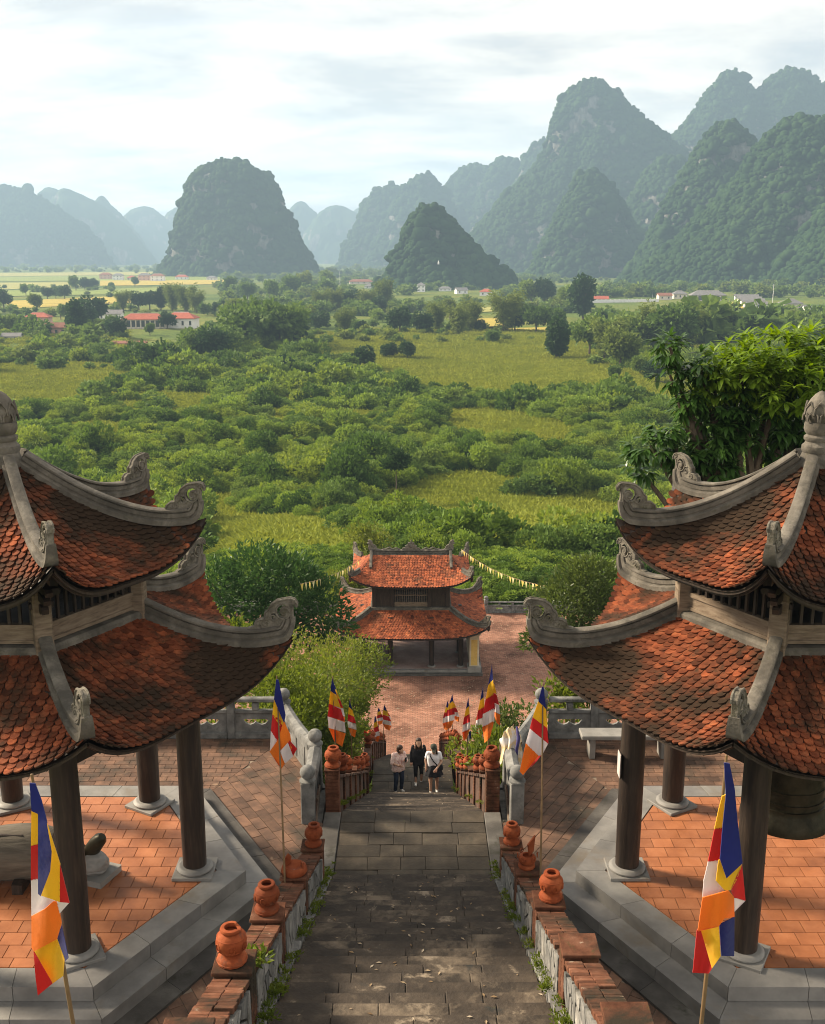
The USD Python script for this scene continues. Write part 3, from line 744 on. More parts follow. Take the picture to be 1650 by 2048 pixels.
        mesh(t, 'upper_bracket', cat(*bits), m_wood)
    mesh(t, 'loft_floor', extr(hexpoly(1.66), .05, 4.72), m_wood)
    # --- upper roof and finial
    up = roof_surface(0.16, 2.86, 7.02, 5.64, 0.56, 0.05, 1.45)
    rf2 = mesh(t, 'upper_roof', roof_deck(up, 0.055, 0.0), m_wood, smooth=30)
    put_tiles(rf2, lay_tiles(up, range(6), 0.115, 0.092, seed + 2), O, m_tile, most=150)
    eave_boards(t, up)
    for k in range(6):
        ridge_on(t, up, k, 0.02, 0.92, 2.86, 0.74, orn=.82)
    fb = mesh(t, 'finial', revolve([(0, 6.92), (.25, 6.92), (.265, 7.0), (.22, 7.10), (.20, 7.16), (.22, 7.20), (.215, 7.26), (.18, 7.29), (.17, 7.32), (.195, 7.35), (.195, 7.39), (.16, 7.42), (.185, 7.45), (.205, 7.50), (.205, 7.56), (.195, 7.60), (0, 7.60)], 24), m_ridge, smooth=40)
    bud = revolve([(0, 7.6), (.165, 7.6), (.195, 7.68), (.20, 7.75), (.185, 7.83), (.14, 7.92), (.085, 7.99), (.035, 8.03), (0, 8.045)], 36)
    vv = bud.vertices; an = np.arctan2(vv[:, 1], vv[:, 0]); rad = np.hypot(vv[:, 0], vv[:, 1])
    k_ = 1 + 0.07 * np.abs(np.cos(an * 4)) * sstep(7.6, 7.66, vv[:, 2]); vv[:, 0] *= k_; vv[:, 1] *= k_
    bud.vertices = vv
    pet = []
    for lv, (zz, rad0, n, h) in enumerate(((7.62, .20, 8, .16), (7.71, .192, 8, .18))):
        for q in range(n):
            a = (q + .5 * lv) * 2 * PI / n
            arc = [(-.075, 0), (-.068, h * .5), (0, h), (.068, h * .5), (.075, 0)]
            path = np.array([[rad0 * 1.07 * math.cos(a) - x * math.sin(a), rad0 * 1.07 * math.sin(a) + x * math.cos(a), zz + y] for x, y in arc])
            path[:, :2] *= (1 - .28 * ((path[:, 2] - zz) / h) ** 2 * (h * 2.2))[:, None]
            pet.append(tube(path, .016, 5))
    mesh(fb, 'bud', cat(bud, *pet), m_ridge, smooth=40)
    return t


def roof_deck(surf, drop, top=0.0, n=14):
    vs, fs, n0 = [], [], 0
    for k in range(6):
        s = np.linspace(0, 1.0, n); tt = np.linspace(-1, 1, 17)
        S, T = np.meshgrid(s, tt, indexing='ij')
        P = surf(k, S, T)
        for q, dz in ((0, -0.004 + top), (1, -drop)):
            v = (P + [0, 0, dz]).reshape(-1, 3)
            i, j = np.meshgrid(np.arange(n - 1), np.arange(16), indexing='ij')
            A, B, C, D = i * 17 + j, i * 17 + j + 1, (i + 1) * 17 + j + 1, (i + 1) * 17 + j
            f = np.vstack([np.stack([A, D, C], -1).reshape(-1, 3), np.stack([A, C, B], -1).reshape(-1, 3)])
            vs.append(v); fs.append((f if q == 0 else f[:, ::-1]) + n0); n0 += len(v)
    return trimesh.Trimesh(np.vstack(vs), np.vstack(fs), process=False)


def eave_boards(t, surf):
    """layered curved boards under each eave edge, and the rafters that reach it."""
    for k in range(6):
        tt = np.linspace(-1, 1, 25)
        e = surf(k, np.full(25, 0.985), tt)
        inn = e.copy(); inn[:, :2] *= 0.975
        for q, (dz, sc) in enumerate(((-.075, .995), (-.125, .965))):
            path = e.copy(); path[:, :2] *= sc; path[:, 2] += dz
            d = path[-1] - path[0]; nrm = np.array([-d[1], d[0], 0]); nrm /= np.linalg.norm(nrm)
            if nrm @ path[12] < 0: nrm = -nrm
            v = np.vstack([path + nrm * .02 + [0, 0, .028], path + nrm * .02 - [0, 0, .028], path - nrm * .03 - [0, 0, .028], path - nrm * .03 + [0, 0, .028]])
            n = 25; f = []
            for a in range(4):
                b = (a + 1) % 4
                for j in range(n - 1):
                    f += [(a * n + j, b * n + j, b * n + j + 1), (a * n + j, b * n + j + 1, a * n + j + 1)]
            m = trimesh.Trimesh(v, np.array(f), process=False); m.fix_normals()
            mesh(t, 'eave_board', m, m_wood)
        rb = []
        for w in np.linspace(-0.9, 0.9, 13):
            p = surf(k, np.linspace(0.35, 0.965, 6), np.full(6, w)) - [0, 0, .10]
            rb.append(tube(p, .03, 4))
        mesh(t, 'rafters', cat(*rb), m_wood, kind='stuff')


def sweep_straight(A, B, prof):
    """section [(outward, z)] carried from A to B (plan points), mitred for a hexagon."""
    A, B = np.asarray(A, float), np.asarray(B, float)
    mid = (A + B) / 2; nrm = mid / np.linalg.norm(mid); L = np.linalg.norm(A - B); apo = np.linalg.norm(mid)
    v = []
    for P in (A, B):
        for o, z in prof:
            q = P * (1 + o / apo)
            v.append((q[0], q[1], z))
    n = len(prof); f = []
    for j in range(n):
        f += [(j, (j + 1) % n, n + (j + 1) % n), (j, n + (j + 1) % n, n + j)]
    tri = tri_idx(prof)
    f = np.vstack([np.array(f), tri, tri + n])
    m = trimesh.Trimesh(np.array(v), f, process=False); m.fix_normals()
    return m


pavilion(-PAV['cx'] - 0.05, 'six-sided two-tier pavilion left of the stairs sheltering a grey wooden log drum', 100)
pavilion(PAV['cx'], 'six-sided two-tier pavilion right of the stairs with a bronze bell inside', 200)

# bell hung in the right-hand pavilion
bl = thing('bell', 'large dark bronze bell hanging inside the right-hand pavilion', 'bell', (PAV['cx'], PAV['cy'], 0))
mesh(bl, 'bell_body', revolve([(0, 3.05), (.16, 3.04), (.36, 2.98), (.47, 2.86), (.51, 2.7), (.53, 2.45), (.54, 2.40), (.555, 2.40), (.555, 2.36), (.54, 2.36), (.55, 2.05), (.565, 2.05), (.565, 2.01), (.55, 2.01), (.555, 1.86), (.575, 1.86),
                               (.575, 1.82), (.56, 1.82), (.565, 1.76), (.585, 1.75), (.585, 1.71), (.60, 1.66), (.66, 1.52), (.68, 1.44), (.68, 1.39), (.62, 1.39), (.52, 1.7), (.48, 2.6), (0, 2.9)][::-1], 40), m_iron, smooth=40)
mesh(bl, 'hanger', tube([(-.2, 0, 2.98), (-.16, 0, 3.2), (0, 0, 3.3), (.16, 0, 3.2), (.2, 0, 2.98)], .055, 8), m_iron, smooth=True)
mesh(bl, 'chain', tube([(0, 0, 3.28), (0, 0, 4.86)], .03, 6), m_iron)

# log drum and carved stone in the left-hand pavilion
m_log = M('old_log', [(0.072, 0.063, 0.0495), (0.1224, 0.105, 0.0825), (0.1728, 0.1505, 0.1188)], scale=2.0, stretch=(0.6, 5, 5), rough=0.85, bump=0.6, bscale=4, bdist=0.03)
lg = thing('log_drum', 'long grey log drum lying on the tiled floor of the left-hand pavilion', 'drum', (-6.55, 14.95, 0.462))
pp = np.linspace(-1.0, 1.0, 12)
lb = tube(np.column_stack([pp, 0.06 * np.sin(pp * 2), 0.43 + 0.02 * np.sin(pp * 3)]), 0.40 + 0.035 * np.sin(pp * 2.2) - 0.06 * np.abs(pp) ** 4, 28)
lb.vertices += lb.vertex_normals * (meshkit.fbm(lb.vertices * 3.0, 3, 4)[:, None] - .5) * 0.05
mesh(lg, 'log', lb, m_log, smooth=50)
mesh(lg, 'slot', cat(box(1.2, .05, .012, (0, -.12, .835)), ), m_wood)
for sx in (-.6, .55):
    cr = extr(sg.Polygon([(-.45, 0), (.45, 0), (.45, .16), (.33, .19), (.22, .10), (0, .03 + .02), (-.22, .10), (-.33, .19), (-.45, .16)]), .16, -.08)
    mesh(lg, 'cradle', stand(cr, (sx, .03, 0), (0, 1, 0), (1, 0, 0)), m_wood)
sn = thing('carved_stone', 'carved grey stone block with a raised dark blunt snout behind the front column', 'stone carving', (-4.98, 15.05, 0.462), rz=-0.35)
bs = sg.box(-.30, -.26, .30, .26).buffer(.02)
mesh(sn, 'slab', extr(bs, .10), m_stone, tone=.9)
hd = trimesh.creation.icosphere(4, 1.0); hv = hd.vertices
hd.vertices = hv * [.26, .22, .20] * (1 + .25 * (meshkit.fbm(hv * 2.2, 3, 8)[:, None] - .5)) + [-.02, 0, .22]
wv = [tube(np.column_stack([.24 * np.cos(a) * (1 - .25 * q) - .02, .21 * np.sin(a) * (1 - .25 * q), .16 + .07 * q + .02 * np.sin(5 * a)]), .022, 5) for q in range(3) for a in [np.linspace(-2.6, .9, 20)]]
mesh(sn, 'carved_body', cat(hd, *wv), m_stone, smooth=50, tone=.65)
mesh(sn, 'snout', tube([(-.12, .02, .26), (-.05, .02, .40), (.05, .02, .54), (.15, .02, .66), (.19, .02, .71)], [.10, .125, .12, .105, .06], 12), m_iron, smooth=50)
mesh(sn, 'crest', cat(*[tube([(-.14, .02, .38 + .03 * q), (-.22 - .02 * q, .02, .46 + .05 * q), (-.18, .02, .52 + .05 * q)], [.03, .022, .01], 5) for q in range(3)]), m_carve)

# electric wires stapled down the left-hand pavilion's front ridges
Lx = -PAV['cx'] - 0.05
def wire(pts, label, r=0.011):
    mesh(None, 'cable', tube(np.array(pts), r, 5), m_wire, label=label, cat='cable')

m_paper = M('white_paper', [(0.46, 0.40, 0.37), (0.52, 0.46, 0.43)], rough=.8)
ns_ = thing('notice_sheet', 'white notice sheet fixed to the inner column of the right-hand pavilion', 'notice', (PAV['cx'] - PAV['R'] - .205, PAV['cy'] - .02, 2.30))
mesh(ns_, 'sheet', box(.010, .20, .38, (0, 0, 0)), m_paper)
mesh(ns_, 'backing', box(.012, .22, .40, (.0115, 0, 0)), m_wood)
# ------------------------------------------------------------------ stairs, terrace, plaza
TONE = [(0.0, (0.62, 0.62, 0.62)), (0.5, (1, 1, 1)), (1.0, (1.35, 1.32, 1.28))]
m_step = M('worn_step_stone', [(0.02028, 0.01496, 0.01077), (0.039, 0.02921, 0.02091), (0.0741, 0.05557, 0.03928)], scale=2.2, tone=TONE, rough=0.8, bump=0.6, bscale=18, bdist=0.02,
           moss=[(0.9, 0.53, 0.66, (0.15, 0.115, 0.08)), (2.2, 0.60, 0.68, (0.24, 0.19, 0.135)), (2.5, 0.62, 0.72, (0.022, 0.021, 0.018)), (5.0, 0.70, 0.78, (0.05, 0.06, 0.018))])
m_land = M('landing_stone', [(0.02736, 0.02176, 0.01536), (0.0468, 0.03672, 0.0256), (0.0792, 0.06256, 0.04352)], scale=2.0, tone=TONE, rough=0.8, bump=0.5, bscale=16, bdist=0.02,
           moss=[(2.0, 0.58, 0.70, (0.04, 0.037, 0.028)), (4.0, 0.66, 0.76, (0.10, 0.10, 0.03))])
m_joint = M('dark_joint', [(0.018, 0.016, 0.012), (0.035, 0.032, 0.02)], scale=4, rough=1.0, moss=[(3.0, 0.55, 0.65, (0.045, 0.055, 0.015))])
m_brick = M('parapet_brick', [(0.06375, 0.0272, 0.0165), (0.119, 0.0496, 0.0285), (0.17, 0.08, 0.0495)], scale=6, tone=TONE, rough=0.95, bump=0.5, bscale=50, bdist=0.01, spec=.1,
            moss=[(1.3, 0.48, 0.62, (0.030, 0.024, 0.017)), (4.0, 0.60, 0.72, (0.050, 0.050, 0.020)), (6.0, 0.64, 0.72, (0.30, 0.24, 0.18))])
m_darkbrick = M('sooty_brick', [(0.035, 0.022, 0.016), (0.075, 0.042, 0.030), (0.14, 0.075, 0.05)], scale=5, rough=0.9, tone=TONE, bump=0.6, bscale=30, bdist=0.015)
m_rubble = M('rubble_stone', [(0.10, 0.10, 0.095), (0.17, 0.165, 0.155), (0.25, 0.24, 0.22)], scale=7, tone=TONE, rough=0.9, bump=0.6, bscale=40, bdist=0.012,
             moss=[(2.0, 0.56, 0.68, (0.05, 0.045, 0.03)), (3.0, 0.62, 0.72, (0.06, 0.065, 0.02))])
m_pot = M('terracotta', [(0.1408, 0.0292, 0.009266), (0.2075, 0.04624, 0.01441), (0.2594, 0.06997, 0.02574)], scale=7, tone=TONE, rough=0.75, bump=0.4, bscale=35, bdist=0.008, spec=0.15,
          moss=[(5.0, 0.58, 0.70, (0.10, 0.042, 0.024)), (3.0, 0.66, 0.74, (0.34, 0.24, 0.18)), (11.0, 0.66, 0.74, (0.05, 0.03, 0.02))])
m_pave = M('terrace_brick', [(0.075, 0.044, 0.030), (0.125, 0.070, 0.046), (0.19, 0.105, 0.066)], scale=3, tone=TONE, rough=0.8, bump=0.4, bscale=40, bdist=0.01,
           moss=[(0.8, 0.50, 0.66, (0.045, 0.036, 0.026)), (2.2, 0.62, 0.72, (0.26, 0.17, 0.11))])
m_pavejoint = M('terrace_mortar', [(0.15, 0.12, 0.09), (0.26, 0.20, 0.15)], scale=5, rough=0.95)
m_plaza = usdkit.material(stage, '/World/Looks/plaza_brick', {
    'g': ('geometry', {}), 'b': ('brick_texture', {'color1': (0.22, 0.10, 0.065), 'color2': (0.34, 0.17, 0.115), 'mortar': (0.11, 0.07, 0.05), 'scale': 1.0, 'brick_width': 0.30, 'row_height': 0.15, 'mortar_size': 0.012, 'bias': 0.0}),
    'n': ('noise_texture', {'scale': 0.35, 'detail': 7.0, 'roughness': 0.65}), 'r': ('rgb_ramp', {'ramp': [(0.36, (0.42, 0.40, 0.38)), (0.52, (1, 1, 1)), (0.7, (1.25, 1.2, 1.15))]}),
    'n2': ('noise_texture', {'scale': 7.0, 'detail': 4.0}), 'r2': ('rgb_ramp', {'ramp': [(0.66, (0, 0, 0)), (0.72, (1, 1, 1))]}),
    'm': ('mix', {'mix_type': 'multiply', 'fac': 1.0}), 'm2': ('mix', {'color2': (0.42, 0.32, 0.24)}), 'p': ('principled_bsdf', {'roughness': 0.9, 'specular_ior_level': 0.2})},
    [('g.position', 'b.vector'), ('g.position', 'n.vector'), ('n.fac', 'r.fac'), ('b.color', 'm.color1'), ('r.color', 'm.color2'), ('g.position', 'n2.vector'), ('n2.fac', 'r2.fac'), ('r2.color', 'm2.fac'), ('m.color', 'm2.color1'), ('m2.color', 'p.base_color')], surface='p.BSDF')

rs = np.random.default_rng(5)
SW = 1.30                                   # half width of the flight


def stone_row(parent, y0, y1, ztop, h, n, mat, name='step_stone', hw=SW, jig=0.004, skew=0.18):
    """one course of stones across the stairs, each with its own edges."""
    cuts = np.linspace(-hw, hw, n + 1)
    cuts[1:-1] += rs.uniform(-skew, skew, n - 1) * (2 * hw / n)
    out = []
    for a, b in zip(cuts[:-1], cuts[1:]):
        m = box(b - a - 0.006, y1 - y0 - 0.006, h, ((a + b) / 2, (y0 + y1) / 2 + rs.uniform(-.006, .006), ztop - h / 2 + rs.uniform(-jig, jig)), rz=rs.normal(0, 0.003), bev=0.008)
        v = m.vertices; v += (meshkit.noise(v * 9.0, 3)[:, None] - .5) * 0.012; m.vertices = v
        if parent is None:
            out.append(m)
        else:
            mesh(parent, name, m, mat, tone=float(np.clip(rs.normal(.5, .2), 0, 1)))
    return out

# core under the stones, so that the joints are dark and closed
prof = [(2.0, 0)]
NUP = 33
yk = UP_Y0
core = [(UP_Y0 - NUP * STEP_T, -1.2), (UP_Y0 - NUP * STEP_T, NUP * STEP_R - .03)]
for i in range(NUP, 0, -1):
    core += [(UP_Y0 - (i - 1) * STEP_T - .02, i * STEP_R - .03), (UP_Y0 - (i - 1) * STEP_T - .02, (i - 1) * STEP_R - .03)]
core += [(UP_Y1 - .02, -.03)]
for a_, b_, z_ in TREADS:
    core += [(a_ - .02, z_ - .03), (b_ - .02, z_ - .03)]
core += [(Y_BOT - .02, PLAZA - .03), (Y_BOT, PLAZA - 1.5), (UP_Y1, -1.6)]
st = stand(extr(sg.Polygon(core).buffer(0), 2 * SW - .01, -SW + .005), (0, 0, 0), (0, 1, 0), (1, 0, 0))
stairs = mesh(None, 'stairway', st, m_joint, kind='structure')
for i in range(NUP):                        # upper flight; step i has its tread at i * STEP_R ... only what the picture can show
    y1 = UP_Y0 - i * STEP_T
    if y1 < 5.6: break
    stone_row(stairs, y1 - STEP_T - 0.03, y1, (i + 1) * STEP_R, 0.15, int(rs.integers(4, 6)), m_step)
yy = UP_Y0
for w, n in ((0.36, 4), (0.40, 5), (0.38, 4), (0.40, 5), (0.36, 4), (0.40, 4)):
    stone_row(stairs, yy, yy + w, 0.0, 0.12, n, m_land, 'landing_stone', jig=.006, skew=.25); yy += w
far = []
for i, (a_, b_, z_) in enumerate(TREADS, 1):
    if b_ - a_ > 1:
        for q in range(5):
            w_ = (b_ - a_) / 5
            stone_row(stairs, a_ + w_ * q, a_ + w_ * (q + 1) + (.03 if q == 4 else 0), z_, .15, 4, m_land, 'landing_stone', skew=.25, jig=.006)
        continue
    far += stone_row(stairs if i <= 26 else None, a_, b_ + .03, z_, 0.17, 4 if i <= 45 else 2, m_step, skew=.25)
vs = cat(*far)
mesh(stairs, 'step_stones', vs, m_step, tone=np.repeat(rs.normal(.5, .2, len(far)).clip(0, 1), [len(m.vertices) for m in far]), kind='stuff')
# side gutters: narrow kerbs of small stones along the foot of both walls, grown over
for s in (-1, 1):
    k = []
    for i in range(28):
        y = UP_Y0 - i * STEP_T
        k.append(box(.12, STEP_T - .01, .10, (s * (SW + .07), y - STEP_T / 2, (i + .75) * STEP_R), rz=rs.normal(0, .03), bev=.012))
    for m in k:
        mesh(stairs, 'kerb_stone', m, m_rubble, tone=float(rs.random() * .6))
    slab = mesh(stairs, 'landing_slab', box(.30, 2.1, .10, (s * (SW + .155), UP_Y0 + 1.18, -.03), bev=.01), m_stonelow, tone=.95)

# terrace: brick paving round both pavilions, edged by stone railings
TERR = sg.Polygon([(1.46, 15.3), (1.46, 17.4), (1.72, 17.55), (1.78, 19.05), (2.62, 21.0), (12, 21.0), (12, 6.0), (1.78, 6.0), (1.78, 15.3)])
rt = np.random.default_rng(8)
for s in (-1, 1):
    poly = affinity.scale(TERR, s, 1, origin=(0, 0))
    base = mesh(None, 'terrace', extr(poly, 1.1, -1.112), m_pavejoint, kind='structure')
    cx = s * PAV['cx'] - (0.05 if s < 0 else 0)
    hexo = affinity.translate(hexpoly(4.0), cx, PAV['cy'])
    free = poly.buffer(-.02).difference(hexo)
    zoneN = sg.Polygon([(s * 2.6, 21.2), (s * 1.2, 21.2), (s * (abs(cx) - 4.35 * .5), PAV['cy'] + 4.35 * .866), (s * 14, PAV['cy'] + 4.35 * .866), (s * 14, 21.2)])
    zoneN = sg.Polygon([(s * 2.62, 21.1), (s * (abs(cx) - 2.05), 18.7), (s * 14, 18.7), (s * 14, 21.1)])
    pieces = []
    def lay(zone, ang, bw, bh):
        z = affinity.rotate(zone, -ang, origin=(0, 0), use_radians=True)
        x0, y0, x1, y1 = z.bounds
        r = 0; y = y0
        while y < y1:
            x = x0 - bw * (.5 if r % 2 else 0)
            while x < x1:
                b = sg.box(x + .006, y + .006, x + bw - .006, y + bh - .006).intersection(z)
                if b.area > bw * bh * .15 and b.geom_type == 'Polygon':
                    pieces.append(affinity.rotate(b, ang, origin=(0, 0), use_radians=True))
                x += bw
            y += bh; r += 1
    lay(free.intersection(zoneN), 0.0, .30, .175)
    lay(free.difference(zoneN.buffer(.01)), math.radians(60) * s, .42, .20)
    info = []
    for b in pieces:
        c = b.representative_point(); px, py, zc = project(np.array([c.x, c.y, 0.0]))
        vis = 0 < px < PW and 1380 < py < PH and c.y > 12
        info.append((-(b.area / zc ** 2) if vis else 1.0, b))
    info.sort(key=lambda q: q[0])
    rest, rt_t = [], []
    for q, (sc, b) in enumerate(info):
        m = extr(b, .03, -.028 + rt.uniform(-.003, .003)); tn = float(np.clip(rt.normal(.5, .25), 0, 1))
        if q < 300 and sc < 0:
            mesh(base, 'paving_brick', m, m_pave, tone=tn)
        else:
            rest.append(m); rt_t.append(np.full(len(m.vertices), tn))
    if rest:
        mesh(base, 'paving_bricks', cat(*rest), m_pave, tone=np.concatenate(rt_t), kind='stuff')

# plaza round the gate
mesh(None, 'plaza', extr(sg.Polygon([(-16, Y_BOT - .2), (16, Y_BOT - .2), (17, 62), (16, 78.6), (-16, 78.6), (-17, 62)]), 1.2, PLAZA - 1.2), m_plaza, kind='structure')

# ------------------------------------------------------------------ brick parapets along the stairs
def pot_parts(kind=0):
    """turned pot profile (r, z), with a waisted foot."""
    if kind == 0:
        p = [(0, 0), (.165, 0), (.185, .015), (.185, .07), (.165, .09), (.14, .115), (.135, .15), (.155, .175), (.18, .215), (.193, .27), (.19, .325), (.17, .375), (.135, .41), (.115, .425), (.13, .435), (.135, .455), (.125, .475), (.10, .48), (.08, .478), (.08, .43), (.12, .39), (0, .38)]
    else:
        p = [(0, 0), (.15, 0), (.165, .02), (.16, .06), (.13, .09), (.16, .13), (.175, .18), (.16, .235), (.115, .265), (.10, .27), (.09, .25), (.12, .2), (0, .17)]
    return p

def make_pot(t, kind=0, sc=1.0, seed=0):
    sc = sc * 0.70
    r = np.random.default_rng(seed)
    b = revolve(np.array(pot_parts(kind)) * sc, 28)
    a = np.arctan2(b.vertices[:, 1], b.vertices[:, 0]); z = b.vertices[:, 2] / sc
    k = 1 + .035 * np.cos(a * 9 + 2 * np.sin(z * 30)) * sstep(.16, .22, z) * sstep(.40, .34, z) + .02 * np.cos(a * 14) * sstep(.12, .08, z)
    b.vertices[:, :2] *= k[:, None]
    rel = [tube(np.array([[.192 * sc * math.cos(q + .22 * math.cos(w)), .192 * sc * math.sin(q + .22 * math.cos(w)), (.265 + .05 * math.sin(w)) * sc] for w in np.linspace(0, 2 * PI, 10)]), .009 * sc, 4, cap=False) for q in np.arange(6) * PI / 3]
    rel += [tube(np.array([[rr * sc * math.cos(w), rr * sc * math.sin(w), zz * sc] for w in np.linspace(0, 2 * PI, 25)]), .008 * sc, 4, cap=False) for rr, zz in ((.187, .045), (.172, .20), (.176, .36))] if kind == 0 else []
    body = cat(b, *rel)
    body.vertices[:, :2] += body.vertices[:, 2:] * r.normal(0, .035, 2)
    if r.random() < .5 and kind == 0:                       # a chipped rim
        a0 = r.random() * 6.28; aa = np.arctan2(body.vertices[:, 1], body.vertices[:, 0]); hh = body.vertices[:, 2] / sc
        body.vertices[:, 2] -= .03 * sc * (np.cos(aa - a0) > .80) * (hh > .44)
    mesh(t, 'body', body, m_pot, smooth=45, tone=float(np.clip(r.normal(.52, .2), 0, 1)))

WX, WT = 1.56, 0.28                       # wall centre and thickness, upper parapets
pots = []
def pier(parent, x, y, zb, zt, w, d, mat, cap=True, seed=0):
    """brick pier: courses with recessed joints and a small cap."""
    r = np.random.default_rng(seed); ms = []
    n = max(int((zt - zb) / .068), 2)
    for i in range(n):
        z0, z1 = zb + (zt - zb) * i / n, zb + (zt - zb) * (i + 1) / n
        k = 2 if i % 2 else 1
        xs = np.linspace(-w / 2, w / 2, k + 1)
        for a, b in zip(xs[:-1], xs[1:]):
            for ya, yb in ((-d / 2, 0), (0, d / 2)):
                ms.append(box(b - a - .008, yb - ya - .008, z1 - z0 - .009, (x + (a + b) / 2, y + (ya + yb) / 2, (z0 + z1) / 2), bev=.006))
    p = mesh(parent, 'pier', cat(box(w - .03, d - .03, zt - zb, (x, y, (zt + zb) / 2)), *ms), mat, tone=float(r.uniform(.35, .7)))
    if cap:
        mesh(p, 'cap_tile', box(w + .025, d + .025, .035, (x, y, zt + .0195), bev=.006), mat, tone=float(r.uniform(.1, .4)))
    return p

def parapet(s, ys, upper, label, seed):
    """one parapet wall: piers, panels between them and a sloping brick coping."""
    r = np.random.default_rng(seed)
    t = thing('parapet_wall', label, 'wall', (0, 0, 0))
    x = s * WX if upper else s * 1.47
    th = WT if upper else .16
    top = .58 if upper else .66
    for i, y in enumerate(ys):
        g = float(stair_h(y))
        big = (not upper) and i in (0, 6)
        zt = g + (.72 if upper else .86 if big else .80)
        pier(t, x, y, g - .55, zt, .33 if upper else .26 if big else .20, .32 if upper else .34 if big else .22, m_brick, seed=seed + i)
    for i, (a, b) in enumerate(zip(ys[:-1], ys[1:])):
        ya, yb = a + (.18 if upper else .13), b - (.18 if upper else .13)
        za, zb = float(stair_h(ya)), float(stair_h(yb))
        if abs(a - UP_Y0) < .3 and upper: za = zb = 0.0
        pts = [(ya, za - .7), (yb, zb - .7), (yb, zb + top), (ya, za + top)]
        core = stand(extr(sg.Polygon(pts), th - .05, -(th - .05) / 2), (x, 0, 0), (0, 1, 0), (1, 0, 0))
        panel = mesh(t, 'panel', core, m_darkbrick if not upper else m_joint, tone=.5)
        if upper:
            # rubble facing on the stair side, stones laid in the panel
            P = sg.Polygon([(ya + .02, za - .05), (yb - .02, zb - .05), (yb - .02, zb + top - .02), (ya + .02, za + top - .02)])
            n = 20
            sites = []
            while len(sites) < n:
                q = sg.Point(r.uniform(ya, yb), r.uniform(min(za, zb), max(za, zb) + top))
                if P.contains(q): sites.append(q)
            for cell in voronoi_diagram(sg.MultiPoint(sites), envelope=P.buffer(.5)).geoms:
                c = cell.intersection(P).buffer(-.014).buffer(-.02).buffer(.02)
                if c.area > .004 and c.geom_type == 'Polygon':
                    m = stand(extr(c, .05, 0), (x - s * (th / 2 - .025), 0, 0), (0, 1, 0), (-s, 0, 0))
                    m.vertices = m.vertices + (meshkit.noise(m.vertices * 12, 6)[:, None] - .5) * .02
                    mesh(panel, 'facing_stone', m, m_rubble, tone=float(r.random()))
        # coping of bricks laid across the wall
        L = math.hypot(yb - ya, zb - za); ang = math.atan2(zb - za, yb - ya)
        step = .085 if upper else .12
        nb = max(int(L / step), 1)
        cop = []
        for q in range(nb):
            u = (q + .5) / nb
            for h in ((-1, 1) if upper else (0,)):
                w = th / 2 + .02 if upper else th + .08
                m = box(w - .004, L / nb - .005, .05, bev=.004)
                m.apply_transform(trimesh.transformations.rotation_matrix(ang + r.normal(0, .005), [1, 0, 0]))
                m.apply_translation((x + h * (th / 4 + .01) + r.normal(0, .004), ya + (yb - ya) * u, za + (zb - za) * u + top + .025 + r.normal(0, .002)))
                if upper and r.random() < .03: continue
                if upper:
                    mesh(panel, 'coping_brick', m, m_brick, tone=float(np.clip(r.normal(.5, .25), 0, 1)))
                else:
                    cop.append(m)
        if cop:
            mesh(panel, 'coping', cat(*cop), m_darkbrick, tone=float(r.uniform(.3, .7)))
    return t

UPY_R, UPY_L = [4.6, 6.71, 8.85, 10.95, 13.05, 15.35], [4.3, 6.35, 8.25, 10.3, 12.7, 15.15]
parapet(-1, UPY_L, True, 'brick-capped rubble wall along the left side of the upper stairs', 31)
parapet(1, UPY_R, True, 'brick-capped rubble wall along the right side of the upper stairs', 32)
LOY = [18.1 + 2.03 * i for i in range(7)] + [32.6 + 2.1 * i for i in range(10)]
parapet(-1, LOY, False, 'low brick wall with short posts along the left side of the lower stairs', 33)
parapet(1, LOY, False, 'low brick wall with short posts along the right side of the lower stairs', 34)

def pot_at(s, x, y, z, label, kind=0, sc=1.0, seed=0, group=None):
    t = thing('terracotta_pot', label, 'pot', (x + .02 * math.sin(seed * 5.1), y + .015 * math.sin(seed * 3.3), z), rz=seed * .7, group=group)
    make_pot(t, kind, sc, seed)
    return t
zc = lambda y: float(stair_h(y)) + .72 + .037
side = {-1: 'left', 1: 'right'}
pot_at(-1, -WX, 8.25, zc(8.25), 'terracotta pot nearest the camera, on the left upper wall', seed=1)
pot_at(-1, -WX, 10.3, zc(10.3), 'second nearest terracotta pot on the left upper wall, beside the pavilion step', seed=2)
pot_at(-1, -WX, 15.15, zc(15.15), 'terracotta pot on the last pier of the left upper wall, by the landing', seed=3)
pot_at(1, WX, 10.95, zc(10.95), 'whole terracotta pot on the right upper wall beside the pavilion step', seed=4)
pot_at(1, WX, 15.35, zc(15.35), 'terracotta pot on the last pier of the right upper wall, by the grey post', seed=5)
tb = pot_at(1, WX, 13.05, zc(13.05), 'broken terracotta pot with an upright shard on the right upper wall', kind=1, seed=6)
mesh(tb, 'shard', stand(extr(sg.Polygon([(-.07, 0), (.06, 0), (.12, .19), (-.12, .21)]), .02, -.01), (0, .06, .22), (1, 0, 0), (0, -1, 0)), m_pot, tone=.6)
tb = thing('broken_pot', 'smashed stump of a terracotta pot on the left upper wall', 'pot', (-WX, 12.7, zc(12.7)))
mesh(tb, 'foot', revolve([(0, 0), (.16, 0), (.175, .03), (.16, .085), (.13, .105), (.11, .09), (0, .06)], 22), m_pot, smooth=45, tone=.4)
